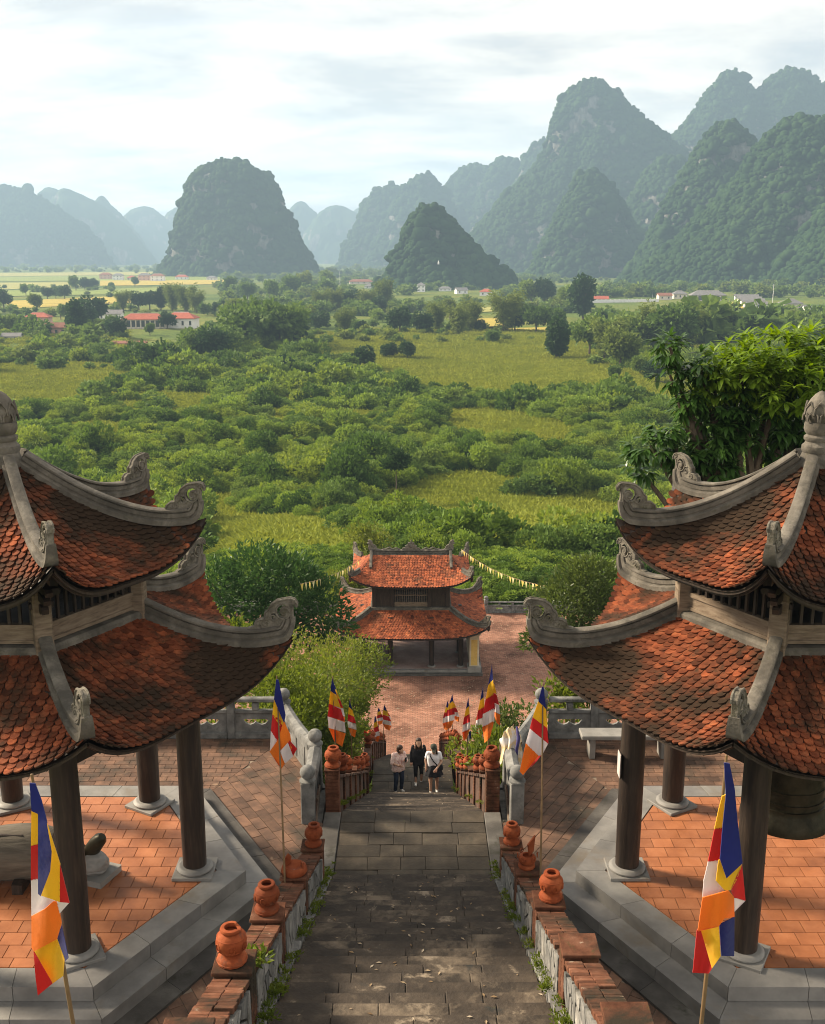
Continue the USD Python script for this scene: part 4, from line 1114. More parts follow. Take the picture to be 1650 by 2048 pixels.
mesh(tb, 'shard', cat(stand(extr(sg.Polygon([(-.05, 0), (.05, 0), (.06, .10), (.01, .16), (-.05, .12)]), .018), (-.09, .03, .09), (.6, .8, 0), (.8, -.6, 0)), stand(extr(sg.Polygon([(-.06, 0), (.06, 0), (.05, .09), (-.03, .07)]), .018), (.10, -.03, .085), (.3, -.95, 0), (.95, .3, 0))), m_pot, tone=.3)
for s, ysel in ((-1, LOY), (1, LOY)):
    for i, y in enumerate(ysel):
        if i > 15 or (s, i) in ((-1, 3), (1, 3)): continue
        place = ['on the first tall pier', 'second', None, 'fourth', 'fifth', 'sixth', 'seventh', 'eighth', 'on the ninth, taller pier'][i] if i < 9 else None
        lab = f'terracotta pot on the big first pier of the {side[s]} lower wall' if i == 0 else f'small terracotta pot, number {i + 1} down the {side[s]} lower wall'
        grp = None
        if i > 5:
            o_ = ['', '', '', '', '', '', 'sixth', 'seventh', 'eighth', 'ninth', 'tenth', 'eleventh', 'twelfth', 'thirteenth', 'fourteenth', 'last'][i]
            lab = f'{o_} small pot down the {side[s]} lower wall, counted from its big first pier'
        elif i > 0:
            lab = f'{["", "first", "second", "third", "fourth", "fifth"][i]} small pot after the big first pier of the {side[s]} lower wall'
        big = i in (0, 6)
        pot_at(s, s * 1.47, y, float(stair_h(y)) + (.86 if big else .80) + .037, lab, sc=1.12 if big else .92 + .06 * math.sin(i * 3 + s), seed=40 + i + (20 if s > 0 else 0), group=grp)

# ------------------------------------------------------------------ stone railings of the terrace
m_rail = M('railing_stone', [(0.09, 0.09, 0.085), (0.15, 0.148, 0.14), (0.23, 0.225, 0.21)], scale=4, rough=0.85, bump=0.4, bscale=30, bdist=0.01, moss=[(1.8, 0.52, 0.66, (0.055, 0.054, 0.048)), (5.0, 0.64, 0.74, (0.27, 0.26, 0.23))])

def newel(t, x, y, z0, z1, rot=0.0, w=.24):
    p = mesh(t, 'newel_post', box(w, w, z1 - z0, (x, y, (z0 + z1) / 2), rot, bev=.015), m_rail)
    mesh(p, 'ball', revolve([(0, z1 - .01), (w * .62, z1), (w * .62, z1 + .03), (w * .42, z1 + .05), (w * .36, z1 + .075), (w * .50, z1 + .11), (w * .58, z1 + .17), (w * .53, z1 + .235), (w * .34, z1 + .285), (.02, z1 + .30), (0, z1 + .30)], 20).apply_translation((x, y, 0)), m_rail, smooth=40)

def cut_panel(L, h):
    """stone panel with a pierced bracket-shaped opening."""
    P = sg.box(0, 0, L, h)
    c = L / 2
    op = sg.Polygon([(c - .26, h * .62), (c - .20, h * .46), (c - .12, h * .40), (c - .05, h * .46), (c, h * .56), (c + .05, h * .46), (c + .12, h * .40), (c + .20, h * .46), (c + .26, h * .62), (c + .2, h * .66), (c - .2, h * .66)])
    return P.difference(op.buffer(.01))

def rail_run(t, A, B, z, n, sloped=None):
    """posts, rails and pierced panels between two plan points."""
    A, B = np.asarray(A, float), np.asarray(B, float)
    d = (B - A) / np.linalg.norm(B - A); L = np.linalg.norm(B - A); w = np.array([-d[1], d[0]])
    ang = math.atan2(d[1], d[0])
    for i in range(n + 1):
        p = A + d * L * i / n
        if 0 < i < n: mesh(t, 'post', box(.16, .16, .92, (*p, z + .46), ang, bev=.012), m_rail)
        if i < n:
            c = A + d * L * (i + .5) / n; l = L / n - .16
            mesh(t, 'top_rail', box(l, .15, .09, (*c, z + .86), ang, bev=.02), m_rail)
            mesh(t, 'mid_rail', box(l, .11, .07, (*c, z + .60), ang, bev=.015), m_rail)
            mesh(t, 'foot_rail', box(l, .17, .14, (*c, z + .07), ang, bev=.015), m_rail)
            mesh(t, 'panel', stand(extr(cut_panel(l, .425), .06, -.03), (*(A + d * (L * i / n + .08)), z + .14), (*d, 0), (*w, 0)), m_rail)
            mesh(t, 'block', box(.14, .13, .165, (*c, z + .7175), ang, bev=.02), m_rail)

def side_rail(t, A, B, z, drop=0.0):
    """solid stone flank with a rounded handrail between two newels."""
    A, B = np.asarray(A, float), np.asarray(B, float)
    d = (B - A) / np.linalg.norm(B - A); L = np.linalg.norm(B - A); w = np.array([-d[1], d[0]]); ang = math.atan2(d[1], d[0]); c = (A + B) / 2
    mesh(t, 'flank', box(L - .22, .12, .62, (*c, z + .31), ang, bev=.012), m_rail)
    mesh(t, 'handrail', sweep(np.array([[*(A + d * q), z + .74 - .08 * math.sin(PI * q / L)] for q in np.linspace(.12, L - .12, 12)]), (w[0], w[1], 0), [(-.12, -.10), (-.12, .0), (-.09, .06), (0, .10), (.09, .06), (.12, .0), (.12, -.10)]), m_rail, smooth=30)
    for q in (.25, .5, .75):
        mesh(t, 'boss', box(.10, .15, .50, (*(A + d * L * q), z + .31), ang, bev=.02), m_rail)

for s in (-1, 1):
    w = side[s]
    t = thing('stone_railing', f'carved grey stone railing of the {w} terrace with ball-topped posts', 'railing')
    newel(t, s * 1.87, 17.55, -.3, .78); newel(t, s * 1.87, 19.05, -.3, .78); newel(t, s * 2.70, 21.0, -.3, .80)
    side_rail(t, (s * 1.87, 17.55), (s * 1.87, 19.05), 0.0)
    side_rail(t, (s * 1.87, 19.05), (s * 2.70, 21.0), 0.0)
    rail_run(t, (s * 2.78, 21.0), (s * 9.0, 21.0), 0.0, 6)
    # retaining wall under it
    lw = thing('retaining_wall', f'dark stone retaining wall under the {w} terrace edge', 'wall')
    for a, b in (((s * 1.80, 17.3), (s * 1.80, 19.0)), ((s * 1.80, 19.0), (s * 2.66, 21.05)), ((s * 2.66, 21.05), (s * 12, 21.05))):
        a, b = np.array(a), np.array(b); L = np.linalg.norm(b - a); c = (a + b) / 2
        mesh(lw, 'wall_face', box(L + .1, .3, 3.2, (c[0], c[1], -1.745), math.atan2(*(b - a)[::-1])), m_rubble, tone=.4)

# stone bench on the right terrace
bn = thing('stone_bench', 'pale stone bench on the right terrace behind the pavilion columns', 'bench', (4.35, 20.15, 0.004))
mesh(bn, 'seat', box(1.9, .42, .09, (0, 0, .47), bev=.015), m_stone, tone=1.0)
for q in (-.72, .72):
    mesh(bn, 'leg', box(.12, .34, .425, (q, 0, .2125), bev=.01), m_stone, tone=.9)
# cloth bundle thrown over the right railing
m_cloth = M('faded_cloth', [(0.55, 0.50, 0.42), (0.62, 0.45, 0.22), (0.66, 0.62, 0.58)], scale=4, rough=0.9, lo=.4, hi=.6)
m_cloth2 = M('violet_cloth', [(0.035, 0.03, 0.10), (0.05, 0.04, 0.14)], rough=0.9)
cb = thing('cloth_bundle', 'faded white and yellow cloth draped over the right railing post', 'cloth', (1.88, 18.98, 0.80))
gx, gy = np.meshgrid(np.linspace(-1, 1, 26), np.linspace(-1, 1, 30), indexing='ij')
Zc = .36 - .50 * np.abs(gy) ** 1.6 - .26 * np.abs(gx) ** 2 + .045 * np.sin(gx * 9 + gy * 4) * np.abs(gy) + .03 * np.sin(gx * 17)
Pc = np.stack([gx * .20 + .02 * np.sin(gy * 8), gy * .19 * (1 - .25 * np.abs(gx)) + .02 * np.sin(gx * 11), Zc], -1).reshape(-1, 3)
ii, jj = np.meshgrid(np.arange(25), np.arange(29), indexing='ij')
Fc = np.vstack([np.stack([ii * 30 + jj, (ii + 1) * 30 + jj, (ii + 1) * 30 + jj + 1], -1).reshape(-1, 3), np.stack([ii * 30 + jj, (ii + 1) * 30 + jj + 1, ii * 30 + jj + 1], -1).reshape(-1, 3)])
mesh(cb, 'cloth', (Pc, Fc), m_cloth, smooth=True)
mesh(cb, 'violet_strip', tube([(.10, -.05, .40), (.13, -.17, .22), (.09, -.235, .0), (.11, -.22, -.20)], [.02, .035, .03, .02], 6), m_cloth2, smooth=True)
# ------------------------------------------------------------------ two-tier gate on the plaza
m_cream = M('cream_plaster', [(0.40, 0.35, 0.26), (0.52, 0.46, 0.35), (0.60, 0.54, 0.43)], scale=2, rough=0.85, bump=0.2, moss=[(1.5, 0.60, 0.72, (0.26, 0.22, 0.16))])
m_yellow = M('yellow_panel', [(0.50, 0.33, 0.09), (0.62, 0.43, 0.14)], scale=4, rough=0.7)
m_gfloor = M('gate_floor', [(0.20, 0.115, 0.090), (0.28, 0.18, 0.15), (0.36, 0.27, 0.24)], scale=.7, rough=0.75, spec=.2)

def rect_roof(W0, D0, W1, D1, ztop, zmid, lift, conc=1.35):
    """four-sided curved roof from an inner rectangle to an eave rectangle (half sizes); faces 0 front, 1 right, 2 back, 3 left."""
    C = [(-1, -1), (1, -1), (1, 1), (-1, 1)]
    def f(k, s, t):
        s, t = np.broadcast_arrays(np.asarray(s, float), np.asarray(t, float))
        W, D = W0 + (W1 - W0) * s, D0 + (D1 - D0) * s
        a, b = C[k % 4], C[(k + 1) % 4]
        w = (t + 1) / 2
        x, y = (a[0] * (1 - w) + b[0] * w) * W, (a[1] * (1 - w) + b[1] * w) * D
        z = ztop - (ztop - zmid) * (1 - (1 - s) ** conc) + lift * np.abs(t) ** 4.5 * s ** 2.4
        return np.stack([x, y, z], -1)
    return f

def rect_deck(surf, drop, faces=range(4), n=10):
    vs, fs, n0 = [], [], 0
    for k in faces:
        S, T = np.meshgrid(np.linspace(0, 1, n), np.linspace(-1, 1, 17), indexing='ij')
        P = surf(k, S, T)
        for dz, rev in ((0, 0), (-drop, 1)):
            i, j = np.meshgrid(np.arange(n - 1), np.arange(16), indexing='ij')
            A, B, C, D = i * 17 + j, i * 17 + j + 1, (i + 1) * 17 + j + 1, (i + 1) * 17 + j
            f = np.vstack([np.stack([A, D, C], -1).reshape(-1, 3), np.stack([A, C, B], -1).reshape(-1, 3)])
            vs.append((P + [0, 0, dz]).reshape(-1, 3)); fs.append((f[:, ::-1] if rev else f) + n0); n0 += len(vs[-1])
    return trimesh.Trimesh(np.vstack(vs), np.vstack(fs), process=False)

def rect_hip(parent, surf, k, s0, s1, big):
    s = np.linspace(s0, s1, 16)
    p = surf(k, s, np.full(16, -1.0)) + [0, 0, .03]
    d = p[-1] - p[0]; u = np.array([d[0], d[1], 0]); u /= np.linalg.norm(u)
    e = p[-1]
    q = np.array([e + u * a * big + [0, 0, b * big] for a, b in ((.08, .05), (.15, .14), (.19, .26), (.21, .40))])
    r = mesh(parent, 'hip_ridge', sweep(np.vstack([p, q]), (-u[1], u[0], 0), RIDGE_PROF, np.concatenate([np.ones(16), np.linspace(.95, .6, 4)]) * big), m_ridge, smooth=35)
    mesh(r, 'scroll', stand(curl_plate(1.0 * big, .09), e - u * .56 * big + [0, 0, .17 * big], u, (-u[1], u[0], 0)), m_carve)

gt = thing('gatehouse', 'two-tier tiled gatehouse on the brick plaza at the foot of the stairs', 'gate', GATE)
pl = mesh(gt, 'plinth', box(8.9, 6.3, .32, (0, 0, .165), bev=.02), m_stone, tone=.5)
mesh(gt, 'lower_plinth_step', box(9.3, 6.8, .16, (0, 0, .084), bev=.02), m_stonelow, tone=.9)
mesh(gt, 'floor', box(8.3, 5.7, .03, (0, 0, .341)), m_gfloor)
for ix, x in enumerate((-3.25, -1.35, 1.35, 3.25)):
    for iy, y in enumerate((-2.55, 0.0, 2.55)):
        if iy == 1 and ix in (1, 2): continue
        c = mesh(gt, 'column', tube([(x, y, .44), (x, y, 2.0), (x, y, 3.75)], [.165, .175, .16], 14), m_wood, smooth=40)
        mesh(c, 'stone_base', revolve([(0, .35), (.27, .35), (.27, .40), (.21, .45), (0, .45)], 16).apply_translation((x, y, 0)), m_stone, smooth=30, tone=.6)
for y in (-2.55, 2.55):
    mesh(gt, 'tie_beam', box(7.2, .16, .26, (0, y, 3.30)), m_wood)
for x in (-3.25, 3.25):
    mesh(gt, 'tie_beam', box(.16, 5.0, .26, (x, 0, 3.28)), m_wood)
for s in (-1, 1):
    for y in (-2.75,):
        p = mesh(gt, 'side_pier', box(.62, .62, 2.35, (s * 4.1, y, 1.50), bev=.02), m_cream)
        mesh(p, 'yellow_couplet_panel', box(.40, .03, 1.75, (s * 4.1, y - .32, 1.50)), m_yellow, label='yellow vertical panel')
        mesh(p, 'pier_cap', box(.80, .80, .16, (s * 4.1, y, 2.76), bev=.03), m_cream)
        mesh(p, 'pier_foot', box(.86, .86, .40, (s * 4.1, y - .05, .36), bev=.03), m_stone, tone=.9)
    mesh(gt, 'side_wall', box(.24, 4.6, 2.6, (s * 3.95, .1, 1.66)), m_cream)
glow = rect_roof(2.55, 2.0, 5.0, 4.35, 4.10, 2.92, .85)
lr = mesh(gt, 'lower_roof', rect_deck(glow, .09), m_wood)
put = lay_tiles(glow, (0, 1, 3), .17, .15, 71) + lay_tiles(glow, (2,), .30, .28, 72)
put_tiles(lr, put, GATE, m_gatetile, most=0)
for k in range(4): rect_hip(gt, glow, k, .02, .94, 1.0)
for k in range(4):
    e = glow(k, np.full(25, .99), np.linspace(-1, 1, 25)); e[:, 2] -= .10
    mesh(gt, 'eave_board', tube(e, .05, 4), m_wood)
mesh(gt, 'sill_course', box(5.3, 4.2, .22, (0, 0, 4.12), bev=.03), m_ridge)
for ix, x in enumerate((-2.4, -1.2, 1.2, 2.4)):
    for y in (-1.85, 1.85):
        mesh(gt, 'upper_column', box(.26, .26, 2.2, (x, y, 5.05), bev=.02), m_wood)
for y in (-1.85, 1.85):
    mesh(gt, 'upper_beam', box(5.0, .16, .24, (0, y, 5.98)), m_wood)
    for s in (-1, 1):
        mesh(gt, 'board_wall', box(.94, .08, 1.55, (s * 1.8, y, 4.98)), m_wood)
    mesh(gt, 'window_foot', box(2.14, .10, .30, (0, y, 4.40)), m_beam)
    mesh(gt, 'window_rail', box(2.14, .10, .06, (0, y, 5.02)), m_beam)
    for q in range(15):
        mesh(gt, 'window_bar', box(.035, .035, 1.3, (-1.0 + q * 2.0 / 14, y, 5.15)), m_beam)
for s in (-1, 1):
    mesh(gt, 'end_wall', box(.08, 3.5, 1.7, (s * 2.4, 0, 5.05)), m_wood)
gup = rect_roof(2.55, .30, 3.95, 3.1, 7.28, 5.95, .75, 1.25)
# front and back slopes rise to the ridge; the ends stop at small gables
ur = mesh(gt, 'upper_roof', rect_deck(gup, .09), m_wood)
put = lay_tiles(gup, (0, 1, 3), .17, .15, 73) + lay_tiles(gup, (2,), .30, .28, 74)
put_tiles(ur, put, GATE, m_gatetile, most=0)
for k in range(4):
    rect_hip(gt, gup, k, .55, .94, .9)
    e = gup(k, np.full(25, .99), np.linspace(-1, 1, 25)); e[:, 2] -= .10
    mesh(gt, 'eave_board', tube(e, .05, 4), m_wood)
for s in (-1, 1):
    mesh(gt, 'gable_ridge', sweep(np.array([[s * 2.62, -.12 - 1.35 * q, 7.42 - .80 * q - .06 * math.sin(PI * q)] for q in np.linspace(0, 1, 8)]), (1, 0, 0), np.array(RIDGE_PROF) * .85), m_ridge, smooth=30)
    mesh(gt, 'gable_ridge', sweep(np.array([[s * 2.62, .12 + 1.35 * q, 7.42 - .80 * q - .06 * math.sin(PI * q)] for q in np.linspace(0, 1, 8)]), (1, 0, 0), np.array(RIDGE_PROF) * .85), m_ridge, smooth=30)
rd = mesh(gt, 'main_ridge', sweep(np.array([[x, 0, 7.22 + .05 * (x / 2.7) ** 4] for x in np.linspace(-2.72, 2.72, 20)]), (0, 1, 0), np.array(RIDGE_PROF) * [1.25, 1.35]), m_ridge, smooth=35)
flame = sg.Polygon([(-.62, 0), (-.58, .12), (-.38, .16), (-.40, .30), (-.22, .34), (-.20, .50), (-.07, .52), (0, .74), (.07, .52), (.20, .50), (.22, .34), (.40, .30), (.38, .16), (.58, .12), (.62, 0)]).difference(sg.Point(0, .26).buffer(.10))
mesh(rd, 'flame_ornament', cat(stand(extr(flame, .12, -.06), (0, 0, 7.56), (1, 0, 0), (0, -1, 0)), trimesh.creation.icosphere(2, .11).apply_translation((0, 0, 7.82))), m_carve)
for s in (-1, 1):
    dragon = sg.Polygon([(-.5, 0), (-.30, .14), (-.22, .34), (-.05, .42), (.02, .62), (.16, .74), (.30, .70), (.24, .58), (.36, .50), (.22, .40), (.30, .22), (.22, 0)])
    a = extr(dragon, .14, -.07); a.apply_scale((s, 1, 1))
    if s < 0: a.invert()
    mesh(rd, 'ridge_end_dragon', stand(a, (s * 2.55, 0, 7.52), (1, 0, 0), (0, -1, 0)), m_carve)
    creeper = tube([(s * .75, 0, 7.60), (s * 1.0, 0, 7.70), (s * 1.2, 0, 7.60), (s * 1.45, 0, 7.72), (s * 1.7, 0, 7.60), (s * 1.9, 0, 7.66)], [.04, .05, .06, .06, .05, .03], 6)
    mesh(rd, 'ridge_dragon', creeper, m_carve)

# far railing of the plaza
for s in (-1, 1):
    t = thing('plaza_railing', f'grey stone railing along the {["left", "right"][s > 0]} far edge of the plaza', 'railing')
    rail_run(t, (s * 5.6, 78.0), (s * 15.8, 78.0), PLAZA, 5)
    for q in (5.6, 15.8): newel(t, s * q, 78.0, PLAZA, PLAZA + 1.05, w=.3)
# ------------------------------------------------------------------ plants
rp_ = np.random.default_rng(21)

def leaf_cards(P, N, L, W, seed, bend=.25, quad=False, droop=0.0):
    """leaf-sized faces at points P growing along N: each a folded pair of triangles pairs."""
    r = np.random.default_rng(seed)
    n = len(P)
    d = N + r.normal(0, .45, (n, 3)); d[:, 2] -= droop
    d /= np.linalg.norm(d, axis=1, keepdims=True)
    a = np.cross(d, r.normal(0, 1, (n, 3))); a /= np.linalg.norm(a, axis=1, keepdims=True) + 1e-9
    up = np.cross(a, d)
    L = L * np.exp(r.normal(0, .25, n))[:, None]; W = W * np.exp(r.normal(0, .2, n))[:, None]
    if quad:
        v = np.stack([P - a * W * .5, P + a * W * .5, P + d * L + a * W * .45 - up * L * bend * .5, P + d * L - a * W * .45 + up * L * bend * .5], 1)
        f = np.array([[0, 1, 2], [0, 2, 3]])
    else:
        mid = P + d * L * .5
        v = np.stack([P, mid + a * W * .5 + up * W * .18, P + d * L - up * L * bend, mid - a * W * .5 + up * W * .18], 1)
        f = np.array([[0, 1, 2], [0, 2, 3]])
    k = v.shape[1]
    F = (f[None] + (np.arange(n) * k)[:, None, None]).reshape(-1, 3)
    return trimesh.Trimesh(v.reshape(-1, 3), F, process=False)

def crown_points(lobes, n, seed, shell=.45):
    """points through the volume of several uneven lobes [(x, y, z, rx, ry, rz)], denser towards their skins, with outward directions."""
    r = np.random.default_rng(seed)
    lobes = np.asarray(lobes, float)
    wt = lobes[:, 3] * lobes[:, 4] + lobes[:, 3] * lobes[:, 5]
    k = r.choice(len(lobes), n, p=wt / wt.sum())
    u = r.normal(0, 1, (n, 3)); u /= np.linalg.norm(u, axis=1, keepdims=True)
    lump = .72 + .56 * meshkit.fbm(u * 2.3 + k[:, None] * 5.1, 3, seed)
    rad = (1 - shell * r.random(n) ** 1.6) * lump
    return lobes[k, :3] + u * rad[:, None] * lobes[k, 3:], u

def lobes_round(R, H, n, seed, flat=.8):
    r = np.random.default_rng(seed)
    out = []
    for i in range(n):
        a = r.random() * 2 * PI; q = r.random() ** .5 * .62 * R
        z = r.uniform(-.45, .5) * H * .6
        s = r.uniform(.34, .55) * R
        out.append((q * math.cos(a), q * math.sin(a), z, s, s, s * flat))
    return out

# crowns and scrub for the middle distance (unit sized, scaled per copy)
m_scrub = leafmat('scrub_leaves', [(0.022, 0.050, 0.012), (0.070, 0.125, 0.022), (0.180, 0.260, 0.042), (0.33, 0.38, 0.066), (0.50, 0.44, 0.09)], trans=.32, rough=.7, nscale=.035, spec=.15)
m_scrub2 = leafmat('pale_scrub_leaves', [(0.11, 0.1725, 0.0242), (0.187, 0.2472, 0.0385), (0.286, 0.3105, 0.055)], trans=.38, rough=.65, nscale=.05, spec=.2)
m_treeleaf = leafmat('valley_leaves', [(0.0587, 0.1084, 0.02536), (0.1076, 0.1699, 0.03623), (0.1761, 0.2386, 0.05073), (0.2543, 0.2982, 0.06884)], trans=.30, rough=.7, nscale=.15, spec=.15)
m_bamboo = leafmat('bamboo_leaves', [(0.0975, 0.1404, 0.0312), (0.1534, 0.195, 0.0442), (0.2145, 0.247, 0.0624)], trans=.35, rough=.7, nscale=.15, spec=.15)
m_darkleaf = leafmat('dark_leaves', [(0.0208, 0.0468, 0.0156), (0.0364, 0.0728, 0.0208), (0.0585, 0.1014, 0.026)], trans=.25, rough=.65, nscale=.3, spec=.2)
m_lime = leafmat('lime_leaves', [(0.07429, 0.1068, 0.0165), (0.1224, 0.1622, 0.0242), (0.1748, 0.1978, 0.0352), (0.236, 0.1978, 0.044)], trans=.42, rough=.55, nscale=.5, spec=.25)
m_gloss = leafmat('glossy_leaves', [(0.03375, 0.075, 0.0225), (0.06, 0.12, 0.03), (0.1031, 0.1725, 0.0375), (0.1594, 0.225, 0.05625)], trans=.3, rough=.5, nscale=.6, spec=.2)
m_light = leafmat('olive_leaves', [(0.055, 0.082, 0.020), (0.09, 0.122, 0.028), (0.14, 0.165, 0.042)], trans=.35, rough=.45, nscale=.6, spec=.35)
m_mango_new = leafmat('young_long_leaves', [(0.1092, 0.1893, 0.01671), (0.182, 0.2765, 0.02506), (0.2911, 0.3639, 0.04177)], trans=.45, rough=.35, nscale=.8, spec=.45)
m_mango_old = leafmat('old_long_leaves', [(0.03713, 0.0875, 0.01788), (0.0675, 0.1365, 0.02438), (0.1181, 0.2013, 0.0325)], trans=.3, rough=.3, nscale=.8, spec=.5)
m_bark = M('bark', [(0.05, 0.036, 0.025), (0.10, 0.075, 0.052), (0.14, 0.11, 0.08)], scale=3, stretch=(4, 4, 1), rough=.95, bump=.6, bscale=10, bdist=.03)

def scrub(seed, n=900, L=.088, W=.062, rnd=1.0):
    r = np.random.default_rng(seed)
    lob = [(0, 0, .32 * rnd, .36, .36, .36 * rnd)] + [(math.cos(a) * q, math.sin(a) * q, z * rnd, s, s, s * .9) for a, q, z, s in zip(r.random(8) * 6.28, r.uniform(.18, .5, 8), r.uniform(.10, .52, 8), r.uniform(.14, .30, 8))]
    P, U = crown_points(lob, n, seed, .35)
    P[:, 2] = np.maximum(P[:, 2], .0)
    return leaf_cards(P, U + [0, 0, .25], L, W, seed, quad=True)

OPEN = [(560, 1088, 185, 34, .10), (620, 790, 60, 4, 0), (500, 1060, 90, 14, .12), (930, 985, 120, 24, -.02), (1130, 1018, 110, 18, 0), (985, 842, 95, 11, .08), (1090, 858, 60, 8, .1), (60, 772, 130, 15, -.05), (380, 803, 55, 7, 0), (120, 745, 140, 10, 0),
        (930, 692, 230, 30, .02), (1000, 728, 190, 30, 0), (820, 720, 110, 14, 0), (250, 800, 70, 4, 0), (560, 870, 70, 4, .05), (1130, 742, 110, 14, .05), (770, 682, 60, 12, 0), (1300, 770, 120, 15, .08), (1420, 800, 60, 10, .1), (690, 690, 70, 10, 0), (430, 1010, 60, 10, 0), (700, 835, 60, 6, 0), (640, 1010, 50, 7, 0), (1010, 1060, 70, 10, 0), (540, 815, 50, 5, 0), (200, 860, 60, 7, 0), (800, 1000, 60, 10, 0)]
HOUSE_PX = [(242, 402, 640, 700), (45, 108, 640, 668), (92, 138, 660, 690), (195, 250, 630, 655), (1165, 1345, 596, 640), (1340, 1640, 596, 640), (690, 800, 566, 590), (830, 1000, 582, 604), (200, 440, 556, 572), (0, 50, 676, 700)]
def keepout(px, py, k):
    o = np.zeros(len(px), bool)
    for x0, x1, y0, y1 in HOUSE_PX:
        o |= (px > x0) & (px < x1) & (py > y0) & (py < y1)
    return o
def opening(px, py):
    o = np.zeros_like(px)
    for cx, cy, rx, ry, sl in OPEN:
        q = ((px - cx) / rx / 1.1) ** 2 + ((py - cy + 4 - sl * (px - cx)) / ry / 1.5) ** 2
        o = np.maximum(o, sstep(1.25, .75, q))
    return o

pos, scl = [], []
y = 100.0
while y < 620:
    sp = 1.75 + y * .0038
    xs = np.arange(-.44 * y - 12, .44 * y + 12, sp)
    xs = xs + rp_.uniform(-.6, .6, len(xs)) * sp; ysj = y + rp_.uniform(-.6, .6, len(xs)) * sp
    pos.append(np.stack([xs, ysj], 1)); scl.append(np.full(len(xs), sp)); y += sp * .85
pos, scl = np.vstack(pos), np.concatenate(scl)
zz = land_z(pos[:, 0], pos[:, 1])
px, py, _ = project(np.column_stack([pos, zz]))
n1 = fbm2(pos[:, 0], pos[:, 1], 34, 31); n2 = fbm2(pos[:, 0], pos[:, 1], 13, 32)
hpx = scl * 1.5 * FPX / pos[:, 1]
keep = (opening(px, py) < rp_.uniform(.15, .95, len(px))) & (opening(px, py - hpx * .55) < .75) & (opening(px, py - hpx) < .9) & (n2 > .29 - .04 * n1)
keep &= rp_.random(len(px)) > sstep(735, 690, py) * (.55 + .35 * (n1 < .5))
keep &= ~keepout(px, py, 1.0)
keep &= ~((np.abs(pos[:, 0]) < 17) & (pos[:, 1] < 80))
s = scl * (0.92 + 1.15 * sstep(.40, .72, n1) + .5 * n2 + 1.3 * (rp_.random(len(px)) < .08)) * np.exp(rp_.normal(0, .22, len(px))) * np.interp(py, [640, 760, 1100], [.62, .85, 1.0])
bare_, bz_ = pos[~keep], zz[~keep]; bok_ = ~((np.abs(bare_[:, 0]) < 17.5) & (bare_[:, 1] < 80.5)) & ~keepout(px, py, 1.0)[~keep]; bare_, bz_ = bare_[bok_], bz_[bok_]
pos, zz, s = pos[keep], zz[keep], s[keep]
near_ = pos[:, 1] < 290
instancer('valley_scrub', [(scrub(300 + k), (m_scrub, m_scrub, m_scrub, m_scrub, m_scrub2, m_treeleaf)[k], False) for k in range(6)] + [(scrub(310 + k, 3000, .050, .036, 1.0), (m_scrub, m_scrub, m_scrub, m_scrub2, m_treeleaf)[k], False) for k in range(5)], np.column_stack([pos, zz - .08 * s]), np.where(near_, 6 + rp_.integers(0, 5, len(s)), rp_.integers(0, 6, len(s))), np.stack([s, s, s * rp_.uniform(.7, 1.25, len(s))], 1), rp_.random(len(s)) * 6.28, label='thick green scrub filling the valley floor behind the gatehouse', cat='scrub')
print('scrub', len(s))

# rough grass in the clearings and the near slope
def tuft(seed):
    r = np.random.default_rng(seed); n = 70
    P = np.column_stack([r.normal(0, .35, (n, 2)), np.zeros(n)])
    return leaf_cards(P, np.column_stack([r.normal(0, .35, (n, 2)), np.ones(n)]), .62, .07, seed, bend=.25)
m_grass = leafmat('long_grass', [(0.1848, 0.226, 0.033), (0.271, 0.2994, 0.0462), (0.4066, 0.3616, 0.066)], trans=.35, rough=.8, nscale=.05, spec=.1)
gp = []
for cx, cy, rx, ry, sl in OPEN:
    n = int(np.clip(rx * ry * .28, 260, 1500))
    a = rp_.random((n, 2)) * 2 - 1
    for u, v in a:
        g = at_z(cx + u * rx * 1.1, cy + v * ry * 1.1 + sl * u * rx, LAND + 1)
        gp.append((g[0], g[1]))
gp = np.vstack([np.array(gp), *[bare_ + rp_.normal(0, .9, bare_.shape) * (1 + bare_[:, 1:] * .002) for _ in range(4)]]); gz = land_z(gp[:, 0], gp[:, 1]); gs = 1.0 + gp[:, 1] * .0042
instancer('valley_grass', [(tuft(340 + k), m_grass, False) for k in range(4)], np.column_stack([gp, gz]), rp_.integers(0, 4, len(gp)), np.stack([gs * 1.6, gs * 1.6, gs * rp_.uniform(.3, .8, len(gp))], 1), rp_.random(len(gp)) * 6.28, label='long yellow-green grass in the clearings of the scrub', cat='grass')

